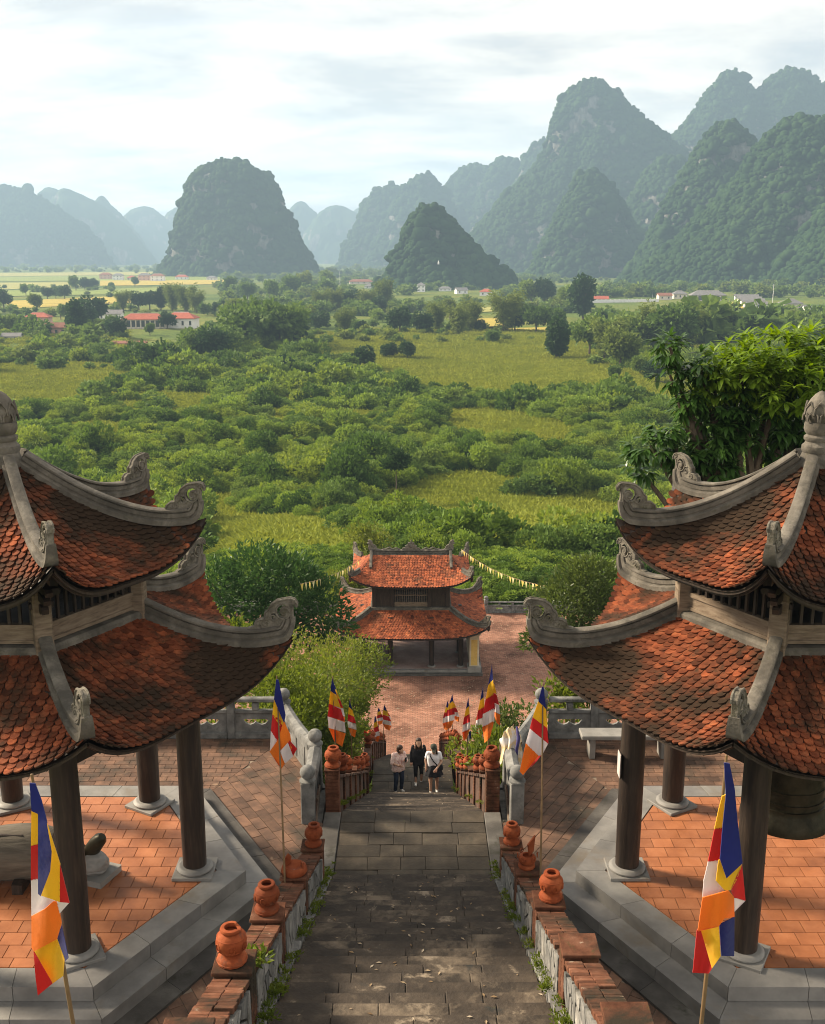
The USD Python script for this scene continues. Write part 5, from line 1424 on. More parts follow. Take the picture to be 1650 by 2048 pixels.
# far tree belts across the plain
def small_tree(seed):
    P, U = crown_points(lobes_round(.5, .8, 7, seed, .9), 260, seed, .4)
    P[:, 2] += .52
    return leaf_cards(P, U, .17, .12, seed, quad=True)
bp, bs_ = [], []
for py0, py1, x0, x1, n, hm in ((520, 548, -40, 330, 520, 9), (528, 556, 610, 800, 330, 9), (548, 566, 1010, 1240, 60, 6), (556, 575, 430, 760, 260, 8), (575, 600, 440, 790, 170, 8), (560, 590, 1040, 1300, 60, 7), (590, 625, 780, 1190, 210, 7), (600, 640, 440, 800, 230, 7),
                            (640, 690, 600, 1150, 120, 5), (575, 600, 60, 230, 70, 7), (640, 690, 1180, 1660, 240, 8), (620, 650, 1190, 1560, 110, 6), (560, 590, -30, 60, 20, 7), (620, 690, -20, 440, 240, 6), (690, 740, 40, 700, 210, 5), (700, 760, 1190, 1420, 90, 5), (545, 560, 330, 620, 130, 7), (548, 559, 295, 655, 260, 9), (580, 592, 735, 1050, 240, 7), (546, 556, 1040, 1330, 200, 9), (575, 596, 1200, 1660, 300, 9), (553, 562, 900, 1120, 120, 9), (520, 532, -60, 480, 260, 12)):
    for _ in range(n):
        p = at_z(rp_.uniform(x0, x1), py0 + (py1 - py0) * rp_.random(), LAND)
        if py0 < 540 and p[1] > 4200: p[1] = rp_.uniform(2500, 4200); p[0] *= 1
        bp.append(p); bs_.append(hm * math.exp(rp_.normal(0, .3)))
bp = np.array(bp); bs_ = np.array(bs_)
nn = fbm2(bp[:, 0], bp[:, 1], 55, 77) + rp_.normal(0, .05, len(bp)); kp = nn > .46
FIELD_PX = [(-30, 440, 545, 556), (-20, 470, 560, 572), (-10, 330, 586, 614), (1025, 1230, 548, 556), (930, 1010, 640, 655), (990, 1100, 658, 676)]
fx, fy, _ = project(np.column_stack([bp[:, :2], np.full(len(bp), LAND)]))
for x0, x1, y0, y1 in FIELD_PX:
    kp &= ~((fx > x0) & (fx < x1) & (fy > y0) & (fy < y1) & (rp_.random(len(fx)) < .85))
kp &= ~keepout(fx, fy, 1.0)
bp, bs_ = bp[kp], bs_[kp]
instancer('far_tree_belts', [(small_tree(360 + k), m_treeleaf, False) for k in range(5)] + [(small_tree(370 + k), m_bamboo, False) for k in range(2)], np.column_stack([bp[:, :2], land_z(bp[:, 0], bp[:, 1]) - .08 * bs_]), rp_.integers(0, 7, len(bp)),
          np.stack([bs_ * 1.15, bs_ * 1.15, bs_], 1), rp_.random(len(bp)) * 6.28, label='belts of small trees across the plain below the hills', cat='woodland')

# rice fields: pale flat sheets on the plain
m_field = {}
for k, c in (('green', (0.17, 0.21, 0.045)), ('yellow', (0.34, 0.27, 0.055)), ('pale', (0.26, 0.25, 0.075))):
    c = np.array(c); m_field[k] = M('rice_' + k, [tuple(c * .75), tuple(c), tuple(c * 1.15)], scale=.03, stretch=(.3, 1.6, 1), rough=.95, spec=.1)
FIELDS = [('pale', [(-30, 546), (440, 543), (440, 549), (-30, 553)]), ('green', [(-30, 554), (440, 550), (440, 560), (-30, 563)]), ('yellow', [(200, 561), (470, 560), (470, 568), (200, 572)]), ('pale', [(-30, 566), (190, 564), (190, 574), (-30, 580)]),
          ('green', [(-20, 582), (330, 576), (330, 588), (-20, 594)]), ('yellow', [(10, 604), (330, 590), (330, 604), (20, 620)]), ('pale', [(1020, 550), (1240, 549), (1240, 554), (1020, 556)]), ('yellow', [(935, 640), (1012, 638), (1015, 655), (940, 657)]),
          ('yellow', [(985, 660), (1100, 656), (1105, 674), (1000, 678)]), ('pale', [(955, 615), (1000, 613), (1002, 622), (957, 625)]), ('yellow', [(1438, 606), (1480, 606), (1488, 618), (1446, 620)]), ('yellow', [(1125, 665), (1170, 663), (1175, 685), (1130, 690)])]
for i, (k, q) in enumerate(FIELDS):
    P = [at_z(x, y_, LAND)[:2] for x, y_ in q]
    xs_, ys_ = np.linspace(0, 1, 14), np.linspace(0, 1, 6)
    A, B, C, D = map(np.array, P)
    U, V = np.meshgrid(xs_, ys_, indexing='ij')
    XY = (1 - V)[..., None] * ((1 - U)[..., None] * A + U[..., None] * B) + V[..., None] * ((1 - U)[..., None] * D + U[..., None] * C)
    z = land_z(XY[..., 0], XY[..., 1]).max() + .25 + .01 * i
    g = grid(xs_, ys_, lambda X, Y: X * 0)
    g.vertices = np.column_stack([XY.reshape(-1, 2), np.full(XY.shape[0] * XY.shape[1], z)])
    mesh(None, 'rice_field', g, m_field[k], kind='structure')

# ---- single trees one can tell apart
def tree_class(name, seed, kind):
    c = stage.CreateClassPrim('/' + name)
    r = np.random.default_rng(seed)
    if kind == 'bamboo':
        ms, tr = [], []
        for q in range(16):
            a = r.random() * 6.28; lean = r.uniform(.06, .30); h = r.uniform(.75, 1.05)
            t_ = np.linspace(0, 1, 8)
            path = np.column_stack([np.cos(a) * (lean * t_ ** 2 + .05), np.sin(a) * (lean * t_ ** 2 + .05), h * (t_ - .10 * t_ ** 4)])
            tr.append(tube(path, .007 * (1 - .7 * t_), 4))
            k = r.choice(8, 120, p=np.array([0, .02, .06, .12, .18, .22, .22, .18])); P = path[k] + r.normal(0, .055, (120, 3))
            ms.append(leaf_cards(P, np.column_stack([np.cos(a) + r.normal(0, .5, 120), np.sin(a) + r.normal(0, .5, 120), r.normal(-.2, .4, 120)]), .095, .030, seed + q, quad=False, droop=.3))
        cr, tk, mt = cat(*ms), cat(*tr), m_bamboo
    else:
        if kind == 'tall':
            lob = [(r.normal(0, .06), r.normal(0, .06), z, s, s, s * 1.1) for z, s in ((.35, .20), (.5, .24), (.62, .22), (.75, .20), (.88, .14), (.45, .22))]
        elif kind == 'broad':
            lob = [(x * .5, y_ * .5, .62 + z * .42, s * .52, s * .52, s * .46) for x, y_, z, s, _, _ in lobes_round(1.0, 1.0, 11, seed, .85)]
        else:
            lob = [(x * .36, y_ * .36, .58 + z * .46, s * .44, s * .44, s * .44) for x, y_, z, s, _, _ in lobes_round(1.0, 1.0, 9, seed, .95)]
        P, U = crown_points(lob, 1500, seed, .45)
        cr = leaf_cards(P, U, .075, .048, seed, quad=True)
        tk = [tube([(0, 0, -.05), (.01, 0, .2), (-.01, .02, .45), (.02, 0, .7)], [.035, .026, .02, .008], 6)]
        for q in range(5):
            a = r.random() * 6.28
            tk.append(tube([(0, 0, .25 + .06 * q), (.12 * math.cos(a), .12 * math.sin(a), .42 + .06 * q), (.24 * math.cos(a), .24 * math.sin(a), .55 + .06 * q)], [.016, .011, .004], 5))
        tk = cat(*tk); mt = {'round': m_treeleaf, 'broad': m_treeleaf, 'tall': m_darkleaf, 'dark': m_darkleaf, 'lime': m_bamboo}[kind]
    usdkit.mesh(stage, f'/{name}/trunk', tk, m_bark); usdkit.mesh(stage, f'/{name}/crown', cr, mt)
    return Sdf.Path('/' + name)
CLS = {}
for k_, kind in enumerate(('round', 'broad', 'tall', 'dark', 'bamboo', 'lime')):
    CLS[kind] = [tree_class(f'{kind}_tree_kind_{"abc"[q]}', 500 + 10 * k_ + q, kind) for q in range(2)]
ROWS = {
 'in the rice fields left of the dome-shaped hill': [(52, 592, 22, 'round'), (95, 599, 24, 'dark'), (112, 598, 22, 'round'), (130, 600, 28, 'dark'), (152, 582, 28, 'round'), (170, 580, 24, 'dark'), (186, 580, 22, 'dark'), (222, 578, 14, 'round'), (270, 573, 18, 'round')],
 'around the red-roofed houses on the left': [(8, 622, 40, 'dark'), (74, 625, 34, 'lime'), (20, 668, 40, 'round'), (122, 640, 28, 'round'), (150, 672, 62, 'tall'), (172, 660, 58, 'dark'), (188, 650, 56, 'dark'), (222, 674, 40, 'round'), (236, 676, 42, 'dark'), (60, 660, 30, 'round'), (335, 658, 34, 'dark'), (300, 668, 24, 'round')],
 'behind the red-roofed houses on the left': [(246, 624, 38, 'bamboo'), (278, 622, 36, 'dark'), (300, 622, 36, 'dark'), (322, 622, 38, 'tall'), (345, 624, 50, 'bamboo'), (372, 626, 50, 'bamboo'), (392, 628, 42, 'bamboo'), (434, 630, 24, 'dark')],
 'in the big grove below the dome-shaped hill': [(395, 722, 66, 'broad'), (425, 725, 70, 'dark'), (452, 716, 62, 'broad'), (490, 706, 92, 'broad'), (525, 700, 96, 'broad'), (560, 700, 88, 'broad'), (585, 694, 66, 'dark'), (470, 650, 50, 'lime'), (610, 655, 44, 'lime'), (640, 660, 40, 'dark')],
 'along the belt in the middle of the valley': [(462, 590, 34, 'round'), (495, 600, 36, 'round'), (540, 602, 38, 'round'), (585, 592, 42, 'round'), (606, 586, 40, 'lime'), (655, 580, 36, 'round'), (640, 625, 40, 'bamboo'), (672, 622, 42, 'bamboo'), (705, 622, 40, 'dark'), (735, 624, 42, 'bamboo'), (760, 628, 34, 'dark'), (690, 668, 52, 'bamboo'), (722, 670, 30, 'dark'), (800, 668, 52, 'dark'), (772, 618, 56, 'bamboo')],
 'below the small green cone hill': [(815, 718, 38, 'dark'), (845, 672, 46, 'dark'), (872, 664, 56, 'bamboo'), (915, 674, 60, 'bamboo'), (938, 664, 62, 'bamboo'), (900, 640, 40, 'lime'), (962, 664, 26, 'dark'), (1010, 666, 78, 'bamboo'), (1030, 664, 42, 'dark'), (985, 690, 30, 'round')],
 'right of the small green cone hill': [(1062, 612, 48, 'round'), (1088, 612, 52, 'dark'), (1140, 622, 52, 'round'), (1166, 638, 74, 'tall'), (1072, 668, 54, 'broad'), (1104, 668, 52, 'broad'), (1112, 716, 72, 'tall'), (1178, 712, 78, 'broad'), (1212, 722, 82, 'bamboo'), (1240, 736, 78, 'lime'), (1268, 700, 70, 'broad'), (1228, 756, 30, 'round'), (1300, 700, 88, 'bamboo'), (1334, 704, 92, 'broad'), (1372, 700, 84, 'bamboo'), (1420, 684, 76, 'bamboo'), (1312, 764, 52, 'dark'), (1280, 750, 40, 'round')],
 'at the scrub edge left of centre': [(565, 758, 50, 'dark'), (605, 764, 46, 'round'), (645, 758, 40, 'dark'), (700, 748, 44, 'round'), (732, 738, 50, 'dark'), (780, 716, 34, 'dark')]}
ORD = ['first', 'second', 'third', 'fourth', 'fifth', 'sixth', 'seventh', 'eighth', 'ninth', 'tenth', 'eleventh', 'twelfth', 'thirteenth', 'fourteenth', 'fifteenth', 'sixteenth', 'seventeenth', 'eighteenth', 'nineteenth', 'twentieth']
KIND_W = {'round': 'rounded green tree', 'broad': 'broad spreading tree', 'tall': 'tall dark tree', 'dark': 'dark bushy tree', 'bamboo': 'feathery bamboo clump', 'lime': 'light green tree'}
tr_ = np.random.default_rng(3)
for row, ts_ in ROWS.items():
    for i, (x, yb, hp, kind) in enumerate(sorted(ts_)):
        p = at_z(x, yb, LAND); p[2] = float(land_z(p[0], p[1])) - .2
        h = hp / FPX * p[1] * 1.12
        same = [q for q in sorted(ts_) if q[3] == kind]; j = same.index((x, yb, hp, kind))
        lab = (f'{ORD[j]} {KIND_W[kind]} from the left ' if len(same) > 1 else f'only {KIND_W[kind]} ') + row
        w = {'round': 1.0, 'broad': 1.05, 'tall': 1.0, 'dark': 1.1, 'bamboo': 1.0, 'lime': 1.0}[kind] * h
        copy_of(CLS[kind][i % 2], 'bamboo_clump' if kind == 'bamboo' else 'valley_tree', lab, 'bamboo' if kind == 'bamboo' else 'tree', p, tr_.random() * 6.28, 'trees of the valley', (w, w, h))

# ---- near trees and shrubs
def near_tree(name, label, base, lobes, nleaf, L, W, mat, seed, trunk, droop=0.0, quad=False, shell=.5, group=None, category='tree', up=.3):
    t = thing(name, label, category, base, group=group)
    P, U = crown_points(lobes, nleaf, seed, shell)
    mesh(t, 'trunk', cat(*[tube(p_, r_, 7) for p_, r_ in trunk]), m_bark, smooth=40)
    mesh(t, 'crown', leaf_cards(P, U + [0, 0, up], L, W, seed, droop=droop, quad=quad), mat)
    return t

def limbs(lobes, r0, seed, base=(0, 0, 0)):
    r = np.random.default_rng(seed); out = []
    c = np.mean(np.array(lobes)[:, :3], 0); fork = np.array(base) * .5 + c * .5; fork[2] = base[2] + (min(l[2] - l[5] for l in lobes) - base[2]) * .75
    out.append(([base, (np.array(base) + fork) / 2 + r.normal(0, .08, 3), fork], [r0, r0 * .85, r0 * .7]))
    for l in lobes:
        e = np.array(l[:3]); m_ = (fork + e) / 2 + r.normal(0, .15, 3) - [0, 0, .15]
        out.append(([fork, m_, e], [r0 * .6, r0 * .35, r0 * .10]))
    return out
# dark round tree left of the gatehouse
b0 = at_d(548, 1320, 52.0); b0[2] = float(land_z(b0[0], b0[1]))
cz = at_d(548, 1190, 52.0)[2] - b0[2]
lob = [(0, 0, cz, 2.6, 2.6, 2.3), (-2.2, -.4, cz - .3, 1.9, 1.9, 1.9), (1.9, -.3, cz - .5, 2.0, 2.0, 1.8), (-.6, -.5, cz + 1.4, 1.9, 1.9, 1.4), (1.0, -.8, cz + .9, 1.7, 1.7, 1.4), (3.0, -.2, cz - 1.5, 1.3, 1.3, 1.2), (-3.0, 0, cz + .6, 1.2, 1.2, 1.2), (0, -1.6, cz - 1.4, 1.8, 1.6, 1.4), (2.7, -.8, cz - 2.6, 1.0, 1.0, .9), (-2.6, -1, cz - 1.7, 1.3, 1.3, 1.2)]
near_tree('round_tree', 'large dark round tree with glossy leaves left of the gatehouse', b0, lob, 7500, .28, .13, m_gloss, 61, limbs(lob, .28, 1), shell=.4)
b0 = at_d(1150, 1330, 46.0); b0[2] = float(land_z(b0[0], b0[1]))
cz = at_d(1150, 1200, 46.0)[2] - b0[2]
lob = [(0, 0, cz, 1.7, 1.7, 1.6), (-1.0, -.2, cz - .5, 1.2, 1.2, 1.2), (1.0, 0, cz + .6, 1.4, 1.4, 1.2), (.3, -.4, cz + 1.3, 1.0, 1.0, .9), (1.4, 0, cz - 1.0, 1.5, 1.5, 1.3), (-1.5, -.3, cz - 1.5, .8, .8, .5), (-1.9, -.3, cz - 1.9, .7, .7, .4), (.2, -.2, cz - 2.0, 1.3, 1.2, 1.1)]
near_tree('olive_tree', 'light olive-green tree behind the lower roof of the right-hand pavilion', b0, lob, 6000, .24, .10, m_light, 62, limbs(lob, .2, 2), shell=.5)
# long-leaved tree behind the right pavilion: whorls of drooping leaves at twig ends
def whorls(lobes, nw, per, L, W, seed, flat=.0, droop=.55, shell=.3):
    r = np.random.default_rng(seed)
    C, U = crown_points(lobes, nw, seed, shell)
    n = nw * per
    a = r.random(n) * 6.28; el = r.normal(.05, .35, n)
    D = np.column_stack([np.cos(a) * np.cos(el), np.sin(a) * np.cos(el), np.sin(el)]) + np.repeat(U, per, 0) * .55
    D[:, 2] -= droop * r.random(n)
    D /= np.linalg.norm(D, axis=1, keepdims=True)
    P = np.repeat(C, per, 0) + D * .02
    up = np.array([0, 0, 1.0]); A = np.cross(D, up); A /= np.linalg.norm(A, axis=1, keepdims=True) + 1e-9
    N = np.cross(A, D)
    l = L * r.uniform(.7, 1.25, n)[:, None]; w = W * r.uniform(.8, 1.2, n)[:, None]
    k = np.linspace(0, 1, 4)
    v = []
    for u, ww, dz in ((0, .12, 0), (.35, 1.0, .02), (.7, .85, -.06), (1.0, .0, -.20)):
        for s_ in (-1, 0, 1):
            v.append(P + D * l * u + A * (w * .5 * ww * s_) + N * (l * dz - w * .14 * ww * (0 if s_ else 1)))
    v = np.stack(v, 1)
    f = []
    for i in range(3):
        for j in range(2):
            q = i * 3 + j
            f += [(q, q + 3, q + 4), (q, q + 4, q + 1)]
    f = np.array(f)
    F = (f[None] + (np.arange(n) * 12)[:, None, None]).reshape(-1, 3)
    return trimesh.Trimesh(v.reshape(-1, 3), F, process=False), C
b0 = np.array([8.4, 24.0, -3.2])
def lp(px_, py_, d, r_, rz=None):
    q = at_d(px_, py_, d) - b0
    return (q[0], q[1], q[2], r_, r_, rz or r_)
newl = [lp(1540, 720, 24.0, 1.1, .75), lp(1610, 715, 24.3, .9, .7), lp(1480, 740, 23.6, .85, .55), lp(1560, 770, 23.4, 1.0, .7), lp(1430, 770, 23.6, .45, .3)]
oldl = [lp(1340, 695, 23.6, .42, .30), lp(1400, 730, 23.6, .40, .32), lp(1450, 800, 23.8, .65, .55), lp(1530, 830, 24.0, 1.0, .8), lp(1620, 810, 24.2, 1.1, .9), lp(1480, 880, 23.8, .6, .45), lp(1300, 890, 23.4, .50, .36), lp(1370, 910, 23.6, .50, .35), lp(1430, 935, 23.6, .6, .35), lp(1280, 940, 23.6, .35, .2), lp(1650, 740, 24.4, .8, .7), lp(1600, 900, 24, 1.0, .6), lp(1400, 845, 23.8, .38, .32), lp(1440, 850, 23.7, .5, .42), lp(1375, 800, 23.6, .36, .30), lp(1340, 750, 23.6, .34, .26), lp(1330, 860, 23.5, .34, .28), lp(1420, 890, 23.6, .5, .36), lp(1470, 830, 23.7, .55, .5)]
tm = thing('leafy_tree', 'leafy tree with long drooping leaves rising behind the right-hand pavilion', 'tree', b0)
mesh(tm, 'trunk', cat(*[tube(p_, r_, 7) for p_, r_ in limbs(newl + oldl, .30, 5)]), m_bark, smooth=40)
g1, _ = whorls([(*l[:3], l[3] * .88, l[4] * .88, l[5] * .88) for l in newl], 330, 11, .30, .085, 71, droop=.25)
g2, _ = whorls([(*l[:3], l[3] * .88, l[4] * .88, l[5] * .88) for l in oldl], 700, 11, .31, .085, 72, droop=.8)
mesh(tm, 'young_crown', g1, m_mango_new, smooth=True, label='fresh light green leaves at the top')
mesh(tm, 'old_crown', g2, m_mango_old, smooth=True, label='dark drooping lower leaves')

# lime shrubs on the slope left of the lower stairs, and a few plants on the right
def shrub(label, p, R, H, n, mat, seed, L=.13, W=.075, group=None):
    z = float(land_z(p[0], p[1]))
    lob = [(x, y_, p[2] - z + zz_ * .6, s_, s_, s_ * .8) for x, y_, zz_, s_, _, _ in lobes_round(R, H, 8, seed)]
    low_ = min(l[2] - l[5] for l in lob)
    lob += [(x * .7, y_ * .7, max(.35, low_ * .5), s_ * 1.1, s_ * 1.1, max(.35, low_ * .6)) for x, y_, zz_, s_, _, _ in lobes_round(R, H, 3, seed + 1)] if low_ > .3 else []
    return near_tree('shrub', label, (p[0], p[1], z), lob, n, L, W, mat, seed, limbs(lob, .05, seed), category='shrub', group=group, shell=.55, up=.5)
SHR = [(560, 1330, 40, 2.4, 3.4, 'left-most pale green shrub below the dark round tree'), (632, 1322, 44, 2.6, 3.4, 'tall lime-green shrub left of the gatehouse pier'), (705, 1335, 46, 2.5, 3.0, 'lime-green shrub hiding the left foot of the gatehouse'), (722, 1372, 48, 1.8, 2.2, 'yellow-green shrub at the edge of the brick plaza'),
       (655, 1378, 38, 1.9, 2.6, 'lime-green shrub behind the double flag on the left'), (600, 1390, 33, 2.0, 2.8, 'pale green shrub behind the left terrace railing'), (678, 1412, 42, 1.3, 1.8, 'lime-green shrub beside the far end of the left lower wall'), (560, 1410, 27, 1.5, 2.2, 'green shrub just behind the ball-topped railing post on the left'),
       (632, 1452, 28, .9, 1.4, 'green shrub behind the first pots of the left lower wall'), (672, 1446, 32, 1.0, 1.4, 'bushy green shrub behind the middle pots of the left lower wall')]
for i, (x, y_, d, R, H, lab) in enumerate(SHR):
    p = at_d(x, y_, d)
    shrub(lab, p, R, H, 4200, m_lime if i not in (8,) else m_light, 700 + i)
for i, (x, y_, d, R, H, n, mt, lab) in enumerate([(992, 1500, 25, .9, 1.6, 1600, m_lime, 'leafy green shrub behind the first pots of the right lower wall'), (955, 1490, 31, 1.0, 1.6, 1500, m_lime, 'green shrub behind the middle pots of the right lower wall'), (1010, 1450, 33, 1.2, 1.5, 1800, m_light, 'low dark green hedge between the right railing and the plaza'),
                                               (1120, 1390, 25, .7, 1.2, 1200, m_lime, 'small bright shrub behind the right terrace railing'), (1190, 1400, 25, .8, 1.2, 1200, m_lime, 'small bright shrub behind the stone bench railing'), (440, 1252, 30, .9, 1.4, 1500, m_lime, 'bright green bush seen between the roofs of the left-hand pavilion'),
                                               (700, 1180, 76, 2.6, 4.0, 2600, m_lime, 'yellow-flowering shrub left of the gatehouse roof'), (925, 1150, 90, 2.4, 3.5, 2200, m_lime, 'light green shrub right of the gatehouse roof'), (740, 1085, 92, 2.5, 4.0, 2200, m_lime, 'pale green shrub behind the top left of the gatehouse'), (1000, 1190, 88, 3.2, 4.5, 2600, m_treeleaf, 'green bush beyond the right plaza railing')]):
    p = at_d(x, y_, d); z = float(land_z(p[0], p[1]))
    shrub(lab, p, R, H, n, mt, 740 + i, L=.15 if d < 40 else .3, W=.085 if d < 40 else .16)
# slope undergrowth near the stairs and around the plaza
up_ = []
for _ in range(5200):
    s_ = rp_.choice([-1, 1]); y_ = rp_.uniform(21.8, 100); x = s_ * rp_.uniform(2.2, 32)
    if 53.5 < y_ < 79 and abs(x) < 17: continue
    if y_ > 50 and abs(x) < 17 and y_ < 79: continue
    if 79 <= y_ < 82 and abs(x) < 16: continue
    if abs(x) < 3.4 and y_ > 24: 
        if rp_.random() < .5: continue
    up_.append((x, y_))
up_ = np.array(up_); us = rp_.uniform(.6, 1.5, len(up_)) * np.interp(up_[:, 1], [22, 50, 100], [.7, 1.1, 1.9]) * np.where(np.abs(up_[:, 0]) < 4.5, .65, 1)
instancer('slope_undergrowth', [(scrub(390 + k, 2200, .06, .042), m_scrub, False) for k in range(4)], np.column_stack([up_, land_z(up_[:, 0], up_[:, 1]) - .05]), rp_.integers(0, 4, len(up_)), np.stack([us, us, us * .8], 1), rp_.random(len(up_)) * 6.28, label='green undergrowth on the slope below the terraces and round the plaza', cat='undergrowth')
# lone thin-trunked tree in the scrub
p = at_z(792, 1020, LAND); p[2] = float(land_z(p[0], p[1]))
h = 9.5
lob = [(0, 0, h * .80, 2.0, 2.0, .9), (1.2, 0, h * .88, 1.3, 1.3, .7), (-1.3, 0, h * .78, 1.2, 1.2, .6), (0, 0, h * .97, 1.0, 1.0, .6)]
near_tree('thin_tree', 'lone dark tree on a thin bare trunk in the scrub behind the gatehouse', p, lob, 1500, .5, .3, m_darkleaf, 81, [([(0, 0, 0), (.1, 0, 4), (0, 0, 8)], [.13, .10, .06])], shell=.6)
# weeds along the foot of the upper walls and fallen leaves
def weed(seed):
    r = np.random.default_rng(seed); n = 36
    P = r.normal(0, .045, (n, 3)); P[:, 2] = np.abs(P[:, 2]) * .6
    return leaf_cards(P, np.column_stack([r.normal(0, .6, (n, 2)), np.full(n, .8)]), .06, .03, seed)
wp, ws = [], []
for _ in range(240):
    s_ = rp_.choice([-1, -1, 1]); y_ = rp_.uniform(6.0, 16.0) if rp_.random() < .75 else rp_.uniform(18, 34)
    x = s_ * (SW + rp_.uniform(-.03, .12)); wp.append((x, y_, float(stair_h(y_)) + (.16 if y_ < UP_Y0 else .10))); ws.append(rp_.uniform(.25, .8))
for x, y_, z in ((-1.5, 8.62, 2.95 + .66), (-1.45, 8.55, 2.98 + .66), (-1.42, 8.68, 2.93 + .66), (-1.52, 8.5, 3.0 + .66)):
    wp.append((x, y_, float(stair_h(y_)) + .64)); ws.append(1.3)
instancer('wall_weeds', [(weed(420 + k), m_lime, False) for k in range(3)], np.array(wp), rp_.integers(0, 3, len(wp)), np.array(ws), rp_.random(len(wp)) * 6.28, label='small green weeds along the foot of the stair walls', cat='weeds')
m_litter = leafmat('fallen_leaf', [(0.10, 0.055, 0.025), (0.25, 0.17, 0.09), (0.48, 0.42, 0.33), (0.62, 0.58, 0.5)], trans=.1, rough=.8, nscale=5.0)
lf = trimesh.Trimesh(np.array([(-.035, 0, 0), (0, -.014, .006), (.035, 0, .004), (0, .014, .007)]), np.array([(0, 1, 2), (0, 2, 3)]), process=False)
lp_, ls_ = [], []
for _ in range(260):
    i = rp_.integers(0, 30); y_ = UP_Y0 - (i + rp_.random() * .9 + .05) * STEP_T; lp_.append((rp_.normal(0, .6) if rp_.random() < .5 else rp_.uniform(-1.25, 1.25), y_, (i + 1) * STEP_R + .006)); ls_.append(rp_.uniform(.4, 1.1))
for _ in range(160):
    y_ = rp_.uniform(UP_Y1 + .1, 36); lp_.append((rp_.uniform(-1.25, 1.25), y_, tread_z(y_) + .006)); ls_.append(rp_.uniform(.5, 1.5))
for _ in range(900):
    x, y_ = rp_.uniform(-14, 14), rp_.uniform(Y_BOT + .2, 77)
    if abs(x - GATE[0]) < 4.8 and abs(y_ - GATE[1]) < 3.5: continue
    lp_.append((x, y_, PLAZA + .008)); ls_.append(rp_.uniform(1.0, 3.2))
lp_ = np.array(lp_); lp_ = lp_[np.abs(lp_[:, 0]) < 14.5]
instancer('fallen_leaves', [(lf, m_litter, False)], lp_, np.zeros(len(lp_)), np.array(ls_)[:len(lp_)], rp_.random(len(lp_)) * 6.28, label='dry fallen leaves scattered on the stairs and the plaza', cat='leaves')
# ------------------------------------------------------------------ houses on the plain
m_redroof = M('red_house_roof', [(0.30, 0.075, 0.045), (0.40, 0.11, 0.065)], scale=.6, rough=.8)
m_brownroof = M('brown_house_roof', [(0.20, 0.085, 0.055), (0.28, 0.12, 0.08)], scale=.6, rough=.85)
m_greyroof = M('grey_house_roof', [(0.13, 0.125, 0.125), (0.20, 0.19, 0.19)], scale=.6, rough=.7)
m_hwall = M('house_wall', [(0.52, 0.46, 0.38), (0.64, 0.58, 0.50)], scale=.8, rough=.9)
m_hwhite = M('white_house_wall', [(0.66, 0.64, 0.62), (0.76, 0.74, 0.72)], scale=.8, rough=.9)
m_hpink = M('pink_house_wall', [(0.50, 0.30, 0.24), (0.60, 0.38, 0.31)], scale=.8, rough=.9)
m_pane = M('dark_window', [(0.03, 0.035, 0.04), (0.05, 0.055, 0.06)], scale=1, rough=.2, spec=.6)

def house(label, px, py, wpx, dm, hw, roof, wall, rz=0.0, gable=False, storeys=1, nwin=5, cat_='house', name='house', arcade=False):
    g = at_z(px, py, LAND); g[2] = float(land_z(g[0], g[1])) - .3
    w = wpx / FPX * g[1]; d = dm
    t = thing(name, label, cat_, g, rz)
    H = hw * storeys + .3
    mesh(t, 'wall', box(w, d, H, (0, 0, H / 2)), wall)
    o = .7; rh = d * .30
    if gable:
        P = sg.Polygon([(-d / 2 - o, H - .15), (0, H + rh), (d / 2 + o, H - .15), (d / 2 + o, H + .05), (0, H + rh + .22), (-d / 2 - o, H + .05)])
        r = stand(extr(P, w + 2 * o, -(w / 2 + o)), (0, 0, 0), (0, 1, 0), (1, 0, 0))
        mesh(t, 'gable', stand(extr(sg.Polygon([(-d / 2, H), (0, H + rh), (d / 2, H)]), w - .1, -(w / 2 - .05)), (0, 0, 0), (0, 1, 0), (1, 0, 0)), wall)
    else:
        a, b = w / 2 + o, d / 2 + o
        v = [(-a, -b, H), (a, -b, H), (a, b, H), (-a, b, H), (-a + b * .9, 0, H + rh), (a - b * .9, 0, H + rh), (-a, -b, H - .25), (a, -b, H - .25), (a, b, H - .25), (-a, b, H - .25)]
        f = [(0, 1, 5), (0, 5, 4), (1, 2, 5), (2, 3, 4), (2, 4, 5), (3, 0, 4), (6, 7, 1), (6, 1, 0), (7, 8, 2), (7, 2, 1), (8, 9, 3), (8, 3, 2), (9, 6, 0), (9, 0, 3), (6, 9, 8), (6, 8, 7)]
        r = trimesh.Trimesh(np.array(v), np.array(f), process=False)
    rf = mesh(t, 'roof', r, roof)
    if not gable and w > 8:
        mesh(rf, 'ridge_tiles', box(w - d * .8, .35, .3, (0, 0, H + rh)), wall)
    for s_ in range(storeys):
        for q in range(nwin):
            x = -w / 2 + w * (q + .5) / nwin
            z = .3 + hw * s_ + hw * .52
            if arcade:
                wn = mesh(t, 'opening', box(w / nwin * .68, .12, hw * .68, (x, -d / 2 - .02, z)), m_pane)
                mesh(t, 'pillar', box(w / nwin * .14, .5, hw * .95, (x - w / nwin / 2, -d / 2 - .25, z)), wall)
            else:
                wn = mesh(t, 'window', box(min(1.3, w / nwin * .5), .08, hw * .42, (x, -d / 2 - .02, z)), m_pane)
                mesh(wn, 'sill', box(min(1.6, w / nwin * .6), .25, .12, (x, -d / 2 - .1, z - hw * .25)), wall)
    return t

